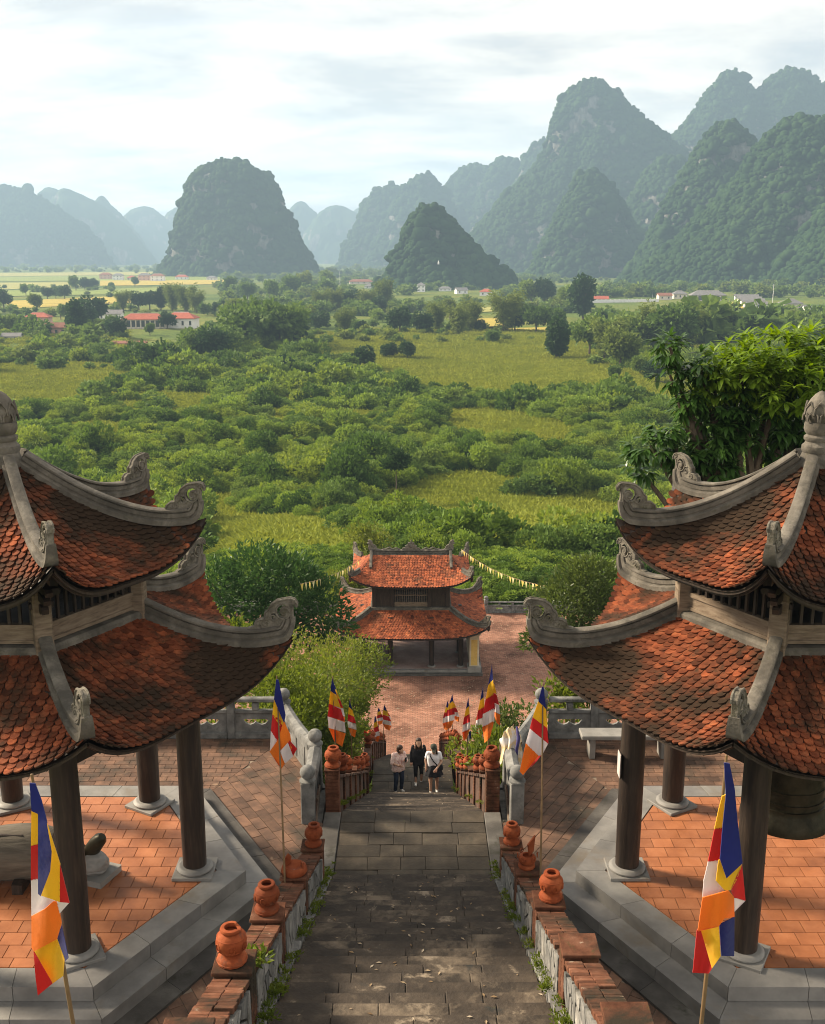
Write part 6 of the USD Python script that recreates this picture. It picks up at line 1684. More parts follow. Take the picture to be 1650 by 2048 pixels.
house('long red-roofed hall with pale pillars, biggest building on the left of the plain', 290, 656, 84, 11, 5.4, m_redroof, m_hwall, .06, nwin=9, arcade=True)
house('red-roofed gabled wing just right of the long pillared hall', 364, 655, 60, 11, 6.0, m_redroof, m_hwhite, -.10, nwin=4)
house('small red-roofed house nearest the left picture edge', 78, 648, 46, 9, 4.4, m_redroof, m_hpink, .03, nwin=4)
house('small brown-roofed house below the red-roofed one at the left edge', 114, 668, 36, 8, 4.2, m_brownroof, m_hpink, .25, nwin=3, gable=True)
house('low grey-roofed shed left of the long pillared hall', 222, 640, 46, 8, 3.8, m_greyroof, m_hwhite, .02, nwin=3, gable=True)
house('low pink wall-like shed in front of the long pillared hall', 260, 690, 62, 3, 1.8, m_brownroof, m_hpink, 0, nwin=3, gable=True)
house('white shed at the far left edge below the palms', 25, 680, 34, 5, 1.8, m_greyroof, m_hwhite, .05, nwin=2, gable=True)
house('faint pinkish house in the far rice fields, leftmost of its row', 212, 558, 22, 12, 4.0, m_brownroof, m_hpink, 0, nwin=3, storeys=2)
house('faint grey house second in the far row by the rice fields', 237, 560, 20, 12, 4.0, m_greyroof, m_hwhite, 0, nwin=3, storeys=2)
house('faint orange-roofed house third in the far row by the rice fields', 265, 560, 18, 12, 4.0, m_redroof, m_hwall, 0, nwin=3)
house('faint pale house fourth in the far row, left of the dome-shaped hill', 290, 561, 24, 12, 4.5, m_greyroof, m_hpink, 0, nwin=3, storeys=2)
house('pale house fifth in the far row, left of the dome-shaped hill', 316, 562, 26, 12, 4.5, m_brownroof, m_hwhite, 0, nwin=3, storeys=2)
house('cream house with red roof at the foot of the dome-shaped hill', 364, 559, 24, 12, 5, m_redroof, m_hwhite, 0, nwin=3)
house('white sheds at the right foot of the dome-shaped hill', 424, 560, 20, 10, 4, m_greyroof, m_hwhite, 0, nwin=3)
house('brownish roofed house left of the small green cone hill', 722, 568, 46, 12, 3.5, m_brownroof, m_hwall, .1, nwin=4)
house('pale low house beside the brownish house left of the cone hill', 748, 576, 36, 9, 3.0, m_greyroof, m_hwhite, -.1, nwin=3)
house('small pinkish house under the left foot of the cone hill', 786, 578, 26, 9, 3.2, m_brownroof, m_hpink, .1, nwin=3)
house('tall grey narrow house in front of the small green cone hill', 842, 584, 16, 9, 4.0, m_greyroof, m_hwhite, 0, nwin=2, storeys=2)
house('white gabled house in front of the small green cone hill', 922, 588, 22, 9, 4.2, m_greyroof, m_hwhite, .3, nwin=2, gable=True)
house('low white house between the grey narrow one and the white gabled one', 890, 582, 24, 8, 3.0, m_greyroof, m_hwhite, 0, nwin=3)
house('red-roofed white house at the right foot of the cone hill', 972, 592, 24, 10, 4.4, m_redroof, m_hwhite, -.1, nwin=2)
house('brown-red low building at the left end of the long white wall', 1198, 604, 34, 8, 3.0, m_redroof, m_hpink, 0, nwin=4, gable=True)
house('small orange shed at the right end of the long white wall', 1328, 600, 26, 8, 4.0, m_brownroof, m_hwall, .1, nwin=2, gable=True)
house('dark grey roofed house left of the wide hall under the right mountain', 1358, 598, 26, 10, 5, m_greyroof, m_hwall, 0, nwin=3)
house('wide grey-roofed hall with open front under the right mountain', 1414, 602, 66, 14, 5.5, m_greyroof, m_hwall, -.04, nwin=6, arcade=True)
for q in range(4):
    house(f'{["topmost", "second", "third", "lowest"][q]} of four stepped grey roofs right of the wide hall', 1492 + 6 * q, 600 + 5 * q, 44, 6, 3.2, m_greyroof, m_hwhite, -.12, nwin=4, gable=True)
house('dark grey roofed house low on the right, above the leafy tree', 1580, 616, 38, 12, 4, m_greyroof, m_hwall, .1, nwin=3)
house('little white hut rightmost above the leafy tree', 1612, 622, 12, 5, 3, m_greyroof, m_hwhite, .1, nwin=1, gable=True)
a, b = at_z(1176, 606, LAND), at_z(1318, 604, LAND)
z0 = float(land_z(a[0], a[1]))
t = thing('boundary_wall', 'long white boundary wall below the right-hand mountains', 'wall')
n = 16
for i in range(n):
    p, q = a + (b - a) * i / n, a + (b - a) * (i + 1) / n
    c = (p + q) / 2; L = np.linalg.norm((q - p)[:2])
    mesh(t, 'wall_panel', box(L - .5, .35, 3.2, (c[0], c[1], z0 + 1.3), math.atan2(q[1] - p[1], q[0] - p[0])), m_hwhite)
    mesh(t, 'post', box(.6, .6, 3.7, (p[0], p[1], z0 + 1.5)), m_hwhite)
for px_, py_, hp, lab in ((1090 / 1, 572, 26, 'thin pale pole left of the cone hill') if False else (680, 570, 26, 'thin pale utility pole left of the cone hill'), (1305, 596, 18, 'thin pole near the right end of the white wall'), (1545, 606, 36, 'tall thin mast among the grey roofs on the right')):
    g = at_z(px_, py_, LAND); z = float(land_z(g[0], g[1])); h = hp / FPX * g[1]
    t = thing('utility_pole', lab, 'pole', (g[0], g[1], z))
    mesh(t, 'shaft', tube([(0, 0, -.5), (0, 0, h)], [.28, .18], 6), m_hwhite)
    mesh(t, 'cross_arm', box(2.0, .2, .2, (0, 0, h - .8)), m_hwhite)
# little white shrine on the cone hill
g = at_d(877, 528, 1395)
sh = thing('hill_shrine', 'tiny white shrine on the flank of the small green cone hill', 'shrine', g)
mesh(sh, 'body', box(2, 2, 2.4, (0, 0, .8)), m_hwhite); mesh(sh, 'spire', trimesh.creation.cone(.9, 2.6, sections=8).apply_translation((0, 0, 2)), m_hwhite)

# ------------------------------------------------------------------ flags
FC = {'blue': (0.012, 0.018, 0.17), 'yellow': (0.80, 0.48, 0.012), 'red': (0.58, 0.012, 0.012), 'white': (0.74, 0.66, 0.66), 'orange': (0.82, 0.20, 0.010)}
m_flag = {}
for k, c in FC.items():
    m_flag[k] = usdkit.material(stage, '/World/Looks/flag_' + k, {'p': ('principled_bsdf', {'base_color': c, 'roughness': .75, 'sheen_weight': .25, 'specular_ior_level': .25}), 't': ('translucent_bsdf', {'color': c}), 'm': ('mix_closure', {'fac': .3}),
                                                             'g': ('geometry', {}), 'w': ('noise_texture', {'scale': 9.0, 'detail': 4.0}), 'b': ('bump', {'strength': .35, 'distance': .02})},
                                [('p.BSDF', 'm.closure1'), ('t.BSDF', 'm.closure2'), ('g.position', 'w.vector'), ('w.fac', 'b.height'), ('b.normal', 'p.normal')], surface='m.closure')
m_pole = M('bamboo_pole', [(0.10, 0.06, 0.03), (0.19, 0.12, 0.06)], scale=6, stretch=(3, 3, 1), rough=.6)

def cloth_patch(poly, h=.05):
    """triangulated cloth area (2-D)."""
    P = sg.Polygon(poly).buffer(0)
    if P.geom_type != 'Polygon': P = max(P.geoms, key=lambda g: g.area)
    P = P.segmentize(h)
    x0, y0, x1, y1 = P.bounds
    xs, ys = np.meshgrid(np.arange(x0, x1, h), np.arange(y0, y1, h)); pts = np.column_stack([xs.ravel() + .3 * h * (np.arange(xs.size) % 2), ys.ravel()])
    ins = shapely.contains_xy(P.buffer(-h * .35), pts[:, 0], pts[:, 1])
    bd = np.array(P.exterior.coords)[:-1]
    allp = np.vstack([bd, pts[ins]])
    from scipy.spatial import Delaunay
    T = Delaunay(allp).simplices
    c = allp[T].mean(1)
    T = T[shapely.contains_xy(P.buffer(1e-4), c[:, 0], c[:, 1])]
    return allp, T

def flag(label, px0, py0, D, base, patches, k=1.0, rel=(0, 0), th=.006, seed=0, group=None, pole_r=.014, depth=.06, top_lean=(0, 0)):
    """a draped flag on its pole. patches: [(colour, outline in the photograph's proportions, layer)], taken from the pole top (px0, py0) at distance D and folded in depth."""
    top = at_d(px0, py0, D)
    zc = D * math.cos(PITCH) - (top[2] - CAM[2]) * math.sin(PITCH)
    u = zc / FPX                                  # metres per pixel there
    vcos = 1.0 / (math.cos(PITCH) + 0.0)          # hanging cloth is seen from above, so it is a little longer than it looks
    el = math.atan2(CAM[2] - top[2], D)
    vst = 1 / math.cos(el) * .98
    t = thing('prayer_flag', label, 'flag', base, group=group)
    B = np.array(base)
    mesh(t, 'pole', tube(np.array([[0, 0, 0], (top - B) * .5 + [.004, 0, 0], top - B + [0, .02, .04]]), [pole_r, pole_r * .9, pole_r * .6], 7), m_pole, smooth=True)
    r = np.random.default_rng(seed); ph = r.random(3) * 6
    for col, poly, lay in patches:
        q = (np.array(poly, float) - [px0, py0]) * u * [1, -1]
        ext = max(np.ptp(q[:, 0]), np.ptp(q[:, 1]))
        P, T = cloth_patch(q, max(ext / 12, .018))
        fall = np.clip(-P[:, 1] / .9, 0, 1)
        dy = depth * (.55 * np.sin(P[:, 0] * 17 + P[:, 1] * 2.3 + ph[0]) + .3 * np.sin(P[:, 0] * 36 - P[:, 1] * 4 + ph[1])) * (.25 + .75 * fall) + .02 * np.sin(P[:, 1] * 9 + ph[2]) - lay * .045 - .02
        v = np.array([at_d(px0 + a / u, py0 - b / u, D - .03 + e) for (a, b), e in zip(P, dy)]) - B
        n = len(v)
        edges = np.sort(np.vstack([T[:, [0, 1]], T[:, [1, 2]], T[:, [2, 0]]]), 1)
        # front and back sheets joined along the rim
        F = np.vstack([T, T[:, ::-1] + n])
        un, ct = np.unique(edges, axis=0, return_counts=True)
        rim = un[ct == 1]
        F = np.vstack([F, np.column_stack([rim[:, 0], rim[:, 1], rim[:, 1] + n]), np.column_stack([rim[:, 0], rim[:, 1] + n, rim[:, 0] + n])])
        V = np.vstack([v, v + [0, th, 0]])
        mesh(t, 'stripe', trimesh.Trimesh(V, F, process=False), m_flag[col], label=f'{col} part of the flag', smooth=50)
    return t

def Z6(pts): return [(x / 2.5385, 1250 + y / 2.5389) for x, y in pts]
def Z8(pts): return [(1000 + x / 2.5385, 1250 + y / 2.5389) for x, y in pts]
def Z3(pts): return [(860 + x / 6.2077, 1330 + y / 6.2061) for x, y in pts]
def Z7(pts): return [(400 + x / 2.0625, 1350 + y / 2.0630) for x, y in pts]
def Z2(pts): return [(590 + x / 6.4, 1340 + y / 6.4) for x, y in pts]
flag('large flag nearest the camera on the left, blue fold over yellow, red, white and orange', 62, 1566, 5.1, (-1.84, 5.22, float(stair_h(5.22)) + .30), [
    ('blue', Z6([(150, 803), (178, 805), (210, 890), (235, 985), (255, 1100), (264, 1210), (228, 1330), (208, 1378), (193, 1366), (193, 960), (160, 945)]), 1),
    ('yellow', Z6([(159, 944), (196, 958), (196, 1112), (157, 1122)]), 0), ('red', Z6([(157, 1120), (196, 1110), (196, 1290), (157, 1297)]), 0),
    ('white', Z6([(157, 1295), (194, 1288), (196, 1364), (280, 1404), (225, 1447), (159, 1482)]), 0),
    ('yellow', Z6([(238, 1008), (305, 1215), (304, 1408), (208, 1374), (255, 1250), (263, 1150)]), 2), ('red', Z6([(304, 1218), (352, 1412), (302, 1407)]), 2), ('white', Z6([(288, 1404), (352, 1410), (302, 1466)]), 1),
    ('orange', Z6([(159, 1480), (225, 1444), (272, 1403), (292, 1410), (303, 1465), (313, 1512), (290, 1595), (172, 1658), (160, 1640)]), 1),
    ('yellow', Z6([(171, 1655), (288, 1594), (327, 1700), (321, 1782), (263, 1824)]), 0), ('red', Z6([(170, 1656), (265, 1822), (192, 1882), (180, 1790)]), 1), ('blue', Z6([(284, 1592), (313, 1525), (347, 1692), (324, 1714)]), -1)], seed=1, pole_r=.013)
flag('large flag nearest the camera on the right, blue fold over yellow, red, white and orange', 1454, 1528, 5.2, (1.63, 5.30, float(stair_h(5.3)) + .50), [
    ('blue', Z8([(1138, 700), (1166, 703), (1192, 830), (1207, 1000), (1232, 1210), (1150, 1287), (1117, 1190), (1130, 1030), (1147, 868)]), 2),
    ('yellow', Z8([(1146, 862), (1131, 1032), (1089, 1037), (1110, 940), (1128, 870)]), 0), ('red', Z8([(1090, 1034), (1132, 1029), (1119, 1198), (1057, 1202)]), 0),
    ('white', Z8([(1058, 1199), (1119, 1194), (1100, 1300), (1142, 1347), (1029, 1387), (1034, 1300)]), 0), ('yellow', Z8([(1110, 1195), (1180, 1180), (1232, 1206), (1204, 1290), (1171, 1347), (1140, 1347), (1097, 1300)]), 1),
    ('red', Z8([(1229, 1214), (1247, 1402), (1189, 1386), (1170, 1345)]), 1), ('white', Z8([(1189, 1384), (1247, 1400), (1190, 1457)]), 1),
    ('orange', Z8([(1029, 1385), (1160, 1349), (1190, 1384), (1191, 1482), (1140, 1491), (1110, 1532), (1004, 1557)]), 1), ('yellow', Z8([(1019, 1553), (1111, 1529), (1121, 1682), (1074, 1747)]), 0),
    ('red', Z8([(1000, 1550), (1021, 1553), (1076, 1745), (1060, 1770), (979, 1766)]), 1), ('blue', Z8([(1114, 1522), (1191, 1484), (1189, 1682), (1124, 1680)]), -1)], seed=2, pole_r=.013)
flag('flag on the right upper wall hanging in broad diagonal bands', 1086, 1374, 13.2, (1.70, 12.75, float(stair_h(12.75)) + .5), [
    ('blue', Z3([(1392, 270), (1412, 275), (1441, 548), (1344, 452)]), 0), ('yellow', Z3([(1345, 449), (1441, 545), (1457, 783), (1274, 652)]), 0), ('red', Z3([(1275, 649), (1456, 780), (1472, 982), (1239, 792)]), 0),
    ('white', Z3([(1240, 789), (1466, 978), (1390, 1122), (1342, 1127), (1189, 972)]), 0), ('orange', Z3([(1190, 969), (1352, 1128), (1155, 1368), (1113, 1322)]), 0), ('red', Z3([(1466, 980), (1475, 985), (1330, 1190), (1250, 1270), (1350, 1128), (1390, 1120)]), -1)], seed=3)
flag('flag on the left upper wall with a folded orange corner', 553, 1358, 13.0, (-1.66, 12.5, float(stair_h(12.5)) + .5), [
    ('blue', Z7([(314, 18), (324, 20), (353, 165), (347, 200), (305, 100)]), 1), ('yellow', Z7([(306, 98), (347, 198), (346, 232), (298, 165)]), 0), ('red', Z7([(299, 163), (346, 196), (320, 277), (292, 232)]), 0),
    ('white', Z7([(292, 230), (320, 272), (311, 312), (288, 318)]), 0), ('orange', Z7([(346, 190), (372, 245), (380, 300), (335, 390), (287, 316), (320, 270)]), 1), ('red', Z7([(370, 270), (400, 305), (382, 338), (362, 282)]), 1), ('white', Z7([(362, 280), (384, 336), (350, 366), (330, 315)]), 2), ('orange', Z7([(384, 334), (352, 364), (334, 391), (346, 330)]), 0)], seed=4)
# flags along the lower walls (further off, same drape in smaller)
BANDS = ['blue', 'yellow', 'red', 'white', 'orange']
def small_flag(label, s_, x0, y0, hpx, wpx, D, twin=False, seed=0):
    r = np.random.default_rng(seed)
    fr = np.array([0, .20, .40, .60, .78, 1.0])
    def strip(dx0, dx1, w0, w1, sh, sc=1.0, col=BANDS):
        out = []
        for i, c in enumerate(col):
            a, b = fr[i] * hpx * sc, fr[i + 1] * hpx * sc
            xa, xb = dx0 + (dx1 - dx0) * fr[i], dx0 + (dx1 - dx0) * fr[i + 1]
            wa, wb = w0 + (w1 - w0) * min(1, fr[i] * 1.7), w0 + (w1 - w0) * min(1, fr[i + 1] * 1.7)
            if i == len(col) - 1: wb *= .45
            out.append((c, [(x0 + xa - wa / 2, y0 + a), (x0 + xa + wa / 2, y0 + a + sh), (x0 + xb + wb / 2, y0 + b + sh * .8), (x0 + xb - wb / 2, y0 + b)], 0))
        return out
    pt = strip(0, -wpx * .35 * s_, 2, wpx, hpx * .09 * (1 if seed % 2 else -1))
    if twin:
        pt += [(c, p, -1) for c, p, _ in strip(0, wpx * .55, 2, wpx * .6, hpx * .05, .72)]
    else:
        pt.append(('blue', [(x0 + wpx * .1, y0 + hpx * .78), (x0 + wpx * .38, y0 + hpx * .74), (x0 + wpx * .42, y0 + hpx * .93), (x0 + wpx * .2, y0 + hpx * .97)], -1))
        pt.append(('white', [(x0 - wpx * .1, y0 + hpx * .86), (x0 + wpx * .15, y0 + hpx * .84), (x0 + wpx * .18, y0 + hpx * .98), (x0, y0 + hpx * 1.02)], -1))
    bx = s_ * 1.62
    top = at_d(x0, y0, D)
    flag(label, x0, y0, D, (top[0] + (bx - top[0]) * .35, D, float(stair_h(D)) - .35), pt, seed=seed, pole_r=.02, depth=.09)
small_flag('double flag, tallest one on the left lower wall', -1, 665, 1356, 128, 34, 23.5, True, 1)
small_flag('single flag second on the left lower wall', -1, 700, 1400, 70, 17, 28, False, 3)
small_flag('small low flag third on the left lower wall', -1, 730, 1440, 52, 10, 33, False, 5)
small_flag('small flag fourth on the left lower wall', -1, 750, 1436, 50, 12, 38, False, 2)
small_flag('little drooping flag fifth on the left lower wall', -1, 757, 1418, 32, 12, 44, True, 4)
small_flag('little drooping flag sixth and last on the left lower wall', -1, 769, 1410, 48, 18, 46, True, 7)
small_flag('tallest flag on the right lower wall, the nearest of its row', 1, 983, 1341, 145, 24, 24, True, 6)
small_flag('flag second on the right lower wall beside the tallest one', 1, 965, 1382, 98, 18, 26, False, 8)
small_flag('narrow flag third on the right lower wall', 1, 936, 1402, 80, 15, 30, False, 10)
small_flag('bunched flag fourth on the right lower wall', 1, 904, 1394, 66, 20, 38, True, 12)
small_flag('bunched little flag last on the right lower wall', 1, 896, 1402, 56, 14, 42, False, 11)

# ------------------------------------------------------------------ pennant strings at the gatehouse
m_pen = M('pennant_yellow', [(0.52, 0.38, 0.08), (0.60, 0.46, 0.12)], rough=.9)
m_pen2 = M('pennant_cream', [(0.56, 0.47, 0.22), (0.62, 0.54, 0.3)], rough=.9)
def pennants(label, P0, P1, sag, n):
    P0, P1 = np.array(P0), np.array(P1)
    t = thing('pennant_string', label, 'bunting')
    k = np.linspace(0, 1, 40); path = P0 + (P1 - P0) * k[:, None]; path[:, 2] -= sag * 4 * k * (1 - k)
    mesh(t, 'cord', tube(path, .015, 4), m_pole)
    for i in range(n):
        u = (i + .5) / n; c = P0 + (P1 - P0) * u; c[2] -= sag * 4 * u * (1 - u)
        d = (P1 - P0) / np.linalg.norm(P1 - P0); w = .11
        tri = extr(sg.Polygon([(-w, 0), (w, 0), (.03 * math.sin(i * 2.1), -.34)]), .008, -.004)
        a = .5 * math.sin(i * 1.7)
        mesh(t, 'pennant', stand(tri, c, (d[0] * math.cos(a) - d[1] * math.sin(a), d[1] * math.cos(a) + d[0] * math.sin(a), 0), (-d[1] * math.cos(a) - d[0] * math.sin(a), d[0] * math.cos(a) - d[1] * math.sin(a), 0)), m_pen if i % 2 else m_pen2)
pennants('string of yellow and white pennants from the gatehouse roof to the left tree', at_d(722, 1118, 67.5), at_d(600, 1168, 45), .25, 22)
pennants('string of yellow and white pennants from the gatehouse roof to the right tree', at_d(922, 1098, 67.5), at_d(1092, 1172, 50), .4, 30)

# cables on the front ridges of the left-hand pavilion
fa = np.array([math.cos(HEXA[1]), math.sin(HEXA[1])])
def on(surfr, z, off=0.0): return (Lx + fa[0] * surfr + off, PAV['cy'] + fa[1] * surfr, z)
wire([on(.30, 7.32, .03), on(.9, 6.72, .05), on(1.5, 6.30, .06), on(2.05, 6.08, .06), on(2.40, 6.16, .08), on(2.62, 6.46, .09), on(2.78, 6.50, .10), on(2.86, 6.2, .12), on(2.80, 5.7, .12), on(2.3, 5.0, .10), on(1.95, 4.95, .08)], 'pale cable running down the front ridge of the left upper roof')
wire([on(1.95, 5.15, .06), on(2.4, 4.78, .07), on(2.95, 4.46, .07), on(3.35, 4.42, .08), on(3.62, 4.78, .10), on(3.82, 4.86, .10), on(3.98, 4.5, .12), on(3.95, 4.1, .12), on(3.92, 3.5, .10)], 'pale cable running down the front ridge of the left lower roof')

# ------------------------------------------------------------------ people on the stairs
def skin_mat(n, c): return usdkit.material(stage, '/World/Looks/' + n, {'p': ('principled_bsdf', {'base_color': c, 'roughness': .55, 'subsurface_weight': .08, 'subsurface_scale': .01})}, [], surface='p.BSDF')
m_skin = skin_mat('skin', (0.42, 0.25, 0.17))
def fabric(n, cols, scale=9): return M(n, cols, scale=scale, rough=.9, bump=.3, bscale=40, bdist=.01, lo=.4, hi=.6)
m_hair = M('brown_hair', [(0.02, 0.012, 0.008), (0.06, 0.032, 0.02)], scale=20, stretch=(4, 4, .7), rough=.5)
m_jeans = fabric('dark_denim', [(0.012, 0.018, 0.035), (0.025, 0.035, 0.06)])
m_blackc = fabric('black_cotton', [(0.008, 0.008, 0.010), (0.018, 0.017, 0.02)])
m_pinkc = fabric('pink_print', [(0.62, 0.40, 0.34), (0.66, 0.58, 0.54), (0.45, 0.22, 0.20)], 22)
m_whitec = fabric('white_shirt', [(0.66, 0.64, 0.66), (0.74, 0.72, 0.74)])
m_shoe = M('pale_shoe', [(0.55, 0.52, 0.48), (0.66, 0.64, 0.6)], rough=.6)
m_cap = M('cap_cloth', [(0.03, 0.035, 0.025), (0.06, 0.06, 0.045)], rough=.9)

def hull(a, ra, b, rb):
    s1 = m3.Manifold.sphere(ra, 16).translate(tuple(map(float, a))); s2 = m3.Manifold.sphere(rb, 16).translate(tuple(map(float, b)))
    return m3.Manifold.batch_hull([s1, s2])

def to_tri(mf, sm=6, ref=.03):
    mf = mf.refine_to_length(ref) if ref else mf
    g = mf.to_mesh(); t = trimesh.Trimesh(np.array(g.vert_properties)[:, :3], np.array(g.tri_verts), process=True)
    if sm: trimesh.smoothing.filter_taubin(t, iterations=sm)
    return t

def chain(js):
    return [hull(a, ra, b, rb) for (a, ra), (b, rb) in zip(js[:-1], js[1:])]

def union(ms):
    return m3.Manifold.batch_boolean(ms, m3.OpType.Add)

def person(label, base, rz, J, H=1.58):
    """J: joints in metres at standing scale: keys pelvis, chest, neck, head, l/r shoulder, elbow, wrist, hip, knee, ankle, toe."""
    t = thing('person', label, 'person', base, rz, scale=H / 1.60)
    j = {k: np.array(v, float) for k, v in J.items()}
    body = []
    body += [hull(j['pelvis'] + [-.07, 0, 0], .105, j['pelvis'] + [.07, 0, 0], .105), m3.Manifold.batch_hull([hull(j['pelvis'] + [-.06, 0, .06], .10, j['pelvis'] + [.06, 0, .06], .10), hull(j['chest'] + [-.085, 0, 0], .10, j['chest'] + [.085, 0, 0], .10)]),
             m3.Manifold.batch_hull([hull(j['chest'] + [-.08, 0, 0], .10, j['chest'] + [.08, 0, 0], .10), hull(j['lsh'], .058, j['rsh'], .058)]), hull((j['lsh'] + j['rsh']) / 2, .065, j['neck'], .05), hull(j['neck'], .048, j['head'] - [0, 0, .06], .05)]
    hd = j['head']; f = j['face'] / np.linalg.norm(j['face'])
    sidev = np.cross(f, [0, 0, 1]); sidev /= np.linalg.norm(sidev)
    body += [m3.Manifold.batch_hull([m3.Manifold.sphere(.083, 20).translate(tuple(hd + [0, 0, .035])), m3.Manifold.sphere(.074, 20).translate(tuple(hd + f * .022 - [0, 0, .03])), m3.Manifold.sphere(.036, 16).translate(tuple(hd + f * .058 - [0, 0, .088]))]),
             hull(hd + f * .085 + [0, 0, .012], .010, hd + f * .103 - [0, 0, .022], .015), hull(hd + sidev * .083, .014, hd + sidev * .083 - [0, 0, .03], .012), hull(hd - sidev * .083, .014, hd - sidev * .083 - [0, 0, .03], .012)]
    for s in 'lr':
        body += chain([(j[s + 'sh'], .056), (j[s + 'el'], .040), (j[s + 'wr'], .027)])
        d = j[s + 'wr'] - j[s + 'el']; d /= np.linalg.norm(d)
        sv = np.cross(d, [0, 1, .2]); sv /= np.linalg.norm(sv); pv = np.cross(sv, d)
        palm = j[s + 'wr'] + d * .075
        body.append(m3.Manifold.batch_hull([hull(j[s + 'wr'] + d * .015 - sv * .018, .014, j[s + 'wr'] + d * .015 + sv * .018, .014), hull(palm - sv * .030, .012, palm + sv * .030, .012)]))
        for q, ln in zip((-.030, -.010, .010, .030), (.062, .072, .068, .052)):
            a = palm + sv * q; b = a + d * ln * .55 + pv * .008; c = b + d * ln * .4 + pv * .024
            body += chain([(a, .010), (b, .009), (c, .0075)])
        th = j[s + 'wr'] + d * .03 + sv * .030
        body += chain([(th, .013), (th + sv * .022 + d * .03, .011), (th + sv * .026 + d * .06 + pv * .01, .009)])
        body += chain([(j[s + 'hip'], .092), (j[s + 'kn'], .056), (j[s + 'an'], .036)])
        body += [hull(j[s + 'an'] - [0, 0, .035], .030, j[s + 'toe'], .026)]
    bm = to_tri(union(body), 4, .02)
    b = mesh(t, 'body', bm, m_skin, smooth=True)
    mesh(b, 'eyes', cat(*[trimesh.creation.icosphere(1, .011).apply_translation(hd + f * .072 + sidev * q * .032 + [0, 0, .008]) for q in (-1, 1)]), m_hair)
    mesh(b, 'mouth', tube([hd + f * .078 - sidev * .02 - [0, 0, .055], hd + f * .083 - [0, 0, .056], hd + f * .078 + sidev * .02 - [0, 0, .055]], .006, 5), m_pinkc)
    return t, b, j, hd, f, sidev

def shoes(t, j, mat):
    for s in 'lr':
        a, to = j[s + 'an'], j[s + 'toe']
        mesh(t, 'shoe', to_tri(union([hull(a - [0, 0, .045], .040, to, .036), hull(a - [0, 0, .02], .042, a - [0, 0, .05], .042)]), 2, .02), mat, smooth=True)
m_ = lambda **k: k
def on_stairs(px_, py_):
    'point where a foot at this pixel meets a tread of the lower stairs'
    r_ = ray(px_, py_)
    for a_, b_, z_ in TREADS:
        d_ = (z_ - CAM[2]) / r_[2]
        if a_ <= d_ < b_: return CAM + r_ * d_
    raise ValueError('no tread there')
# woman in a pink printed shirt, turned to her left, hand raised with something
p1 = on_stairs(797, 1583); y1 = p1[1]
t, b, j, hd, f, sv = person('person in a pink printed shirt and dark jeans, looking aside with a raised hand', (p1[0], y1, p1[2]), .45, m_(pelvis=(0, 0, .86), chest=(.01, -.01, 1.17), neck=(.02, -.04, 1.36), head=(.035, -.075, 1.49), face=(.75, -.65, -.28), lsh=(-.165, 0, 1.295), rsh=(.165, 0, 1.295),
     lel=(-.23, -.04, 1.05), lwr=(-.10, -.22, 1.02), rel=(.22, -.10, 1.06), rwr=(.10, -.30, 1.20), lhip=(-.085, 0, .84), lkn=(-.10, -.05, .46), lan=(-.11, 0, .075), ltoe=(-.12, -.14, .028), rhip=(.085, 0, .84), rkn=(.10, -.06, .46), ran=(.11, .02, .075), rtoe=(.13, -.12, .028)))
shirt = union([m3.Manifold.batch_hull([hull(j['pelvis'] + [-.10, 0, -.06], .125, j['pelvis'] + [.10, 0, -.06], .125), hull(j['chest'] + [-.10, 0, 0], .118, j['chest'] + [.10, 0, 0], .118)]), m3.Manifold.batch_hull([hull(j['chest'] + [-.10, 0, 0], .118, j['chest'] + [.10, 0, 0], .118), hull(j['lsh'], .07, j['rsh'], .07)])] + chain([(j['lsh'], .075), (j['lel'], .066)]) + chain([(j['rsh'], .075), (j['rel'], .066)]) )
sm = to_tri(shirt, 4, .025); sm.vertices += (meshkit.fbm(sm.vertices * 9, 3, 2)[:, None] - .5) * .03 * sm.vertex_normals
mesh(t, 'shirt', sm, m_pinkc, smooth=True)
jn = union([hull(j['pelvis'] + [-.07, 0, 0], .118, j['pelvis'] + [.07, 0, 0], .118)] + sum([chain([(j[s + 'hip'], .104), (j[s + 'kn'], .072), (j[s + 'an'] + [0, 0, .02], .058)]) for s in 'lr'], []))
mesh(t, 'jeans', to_tri(jn, 4, .025), m_jeans, smooth=True); shoes(t, j, m_shoe)
hr = union([m3.Manifold.batch_hull([m3.Manifold.sphere(.098, 20).translate(tuple(hd - f * .018 + [0, 0, .045])), m3.Manifold.sphere(.085, 20).translate(tuple(hd - f * .045 - [0, 0, .05]))]), hull(hd - f * .05 - [0, 0, .05], .07, hd - f * .05 - [0, 0, .12], .045)])
mesh(t, 'hair', to_tri(hr, 2, .02), m_hair, smooth=True)
mesh(t, 'phone', box(.075, .012, .15, j['rwr'] + [-.03, -.10, .07], .3), m_blackc)
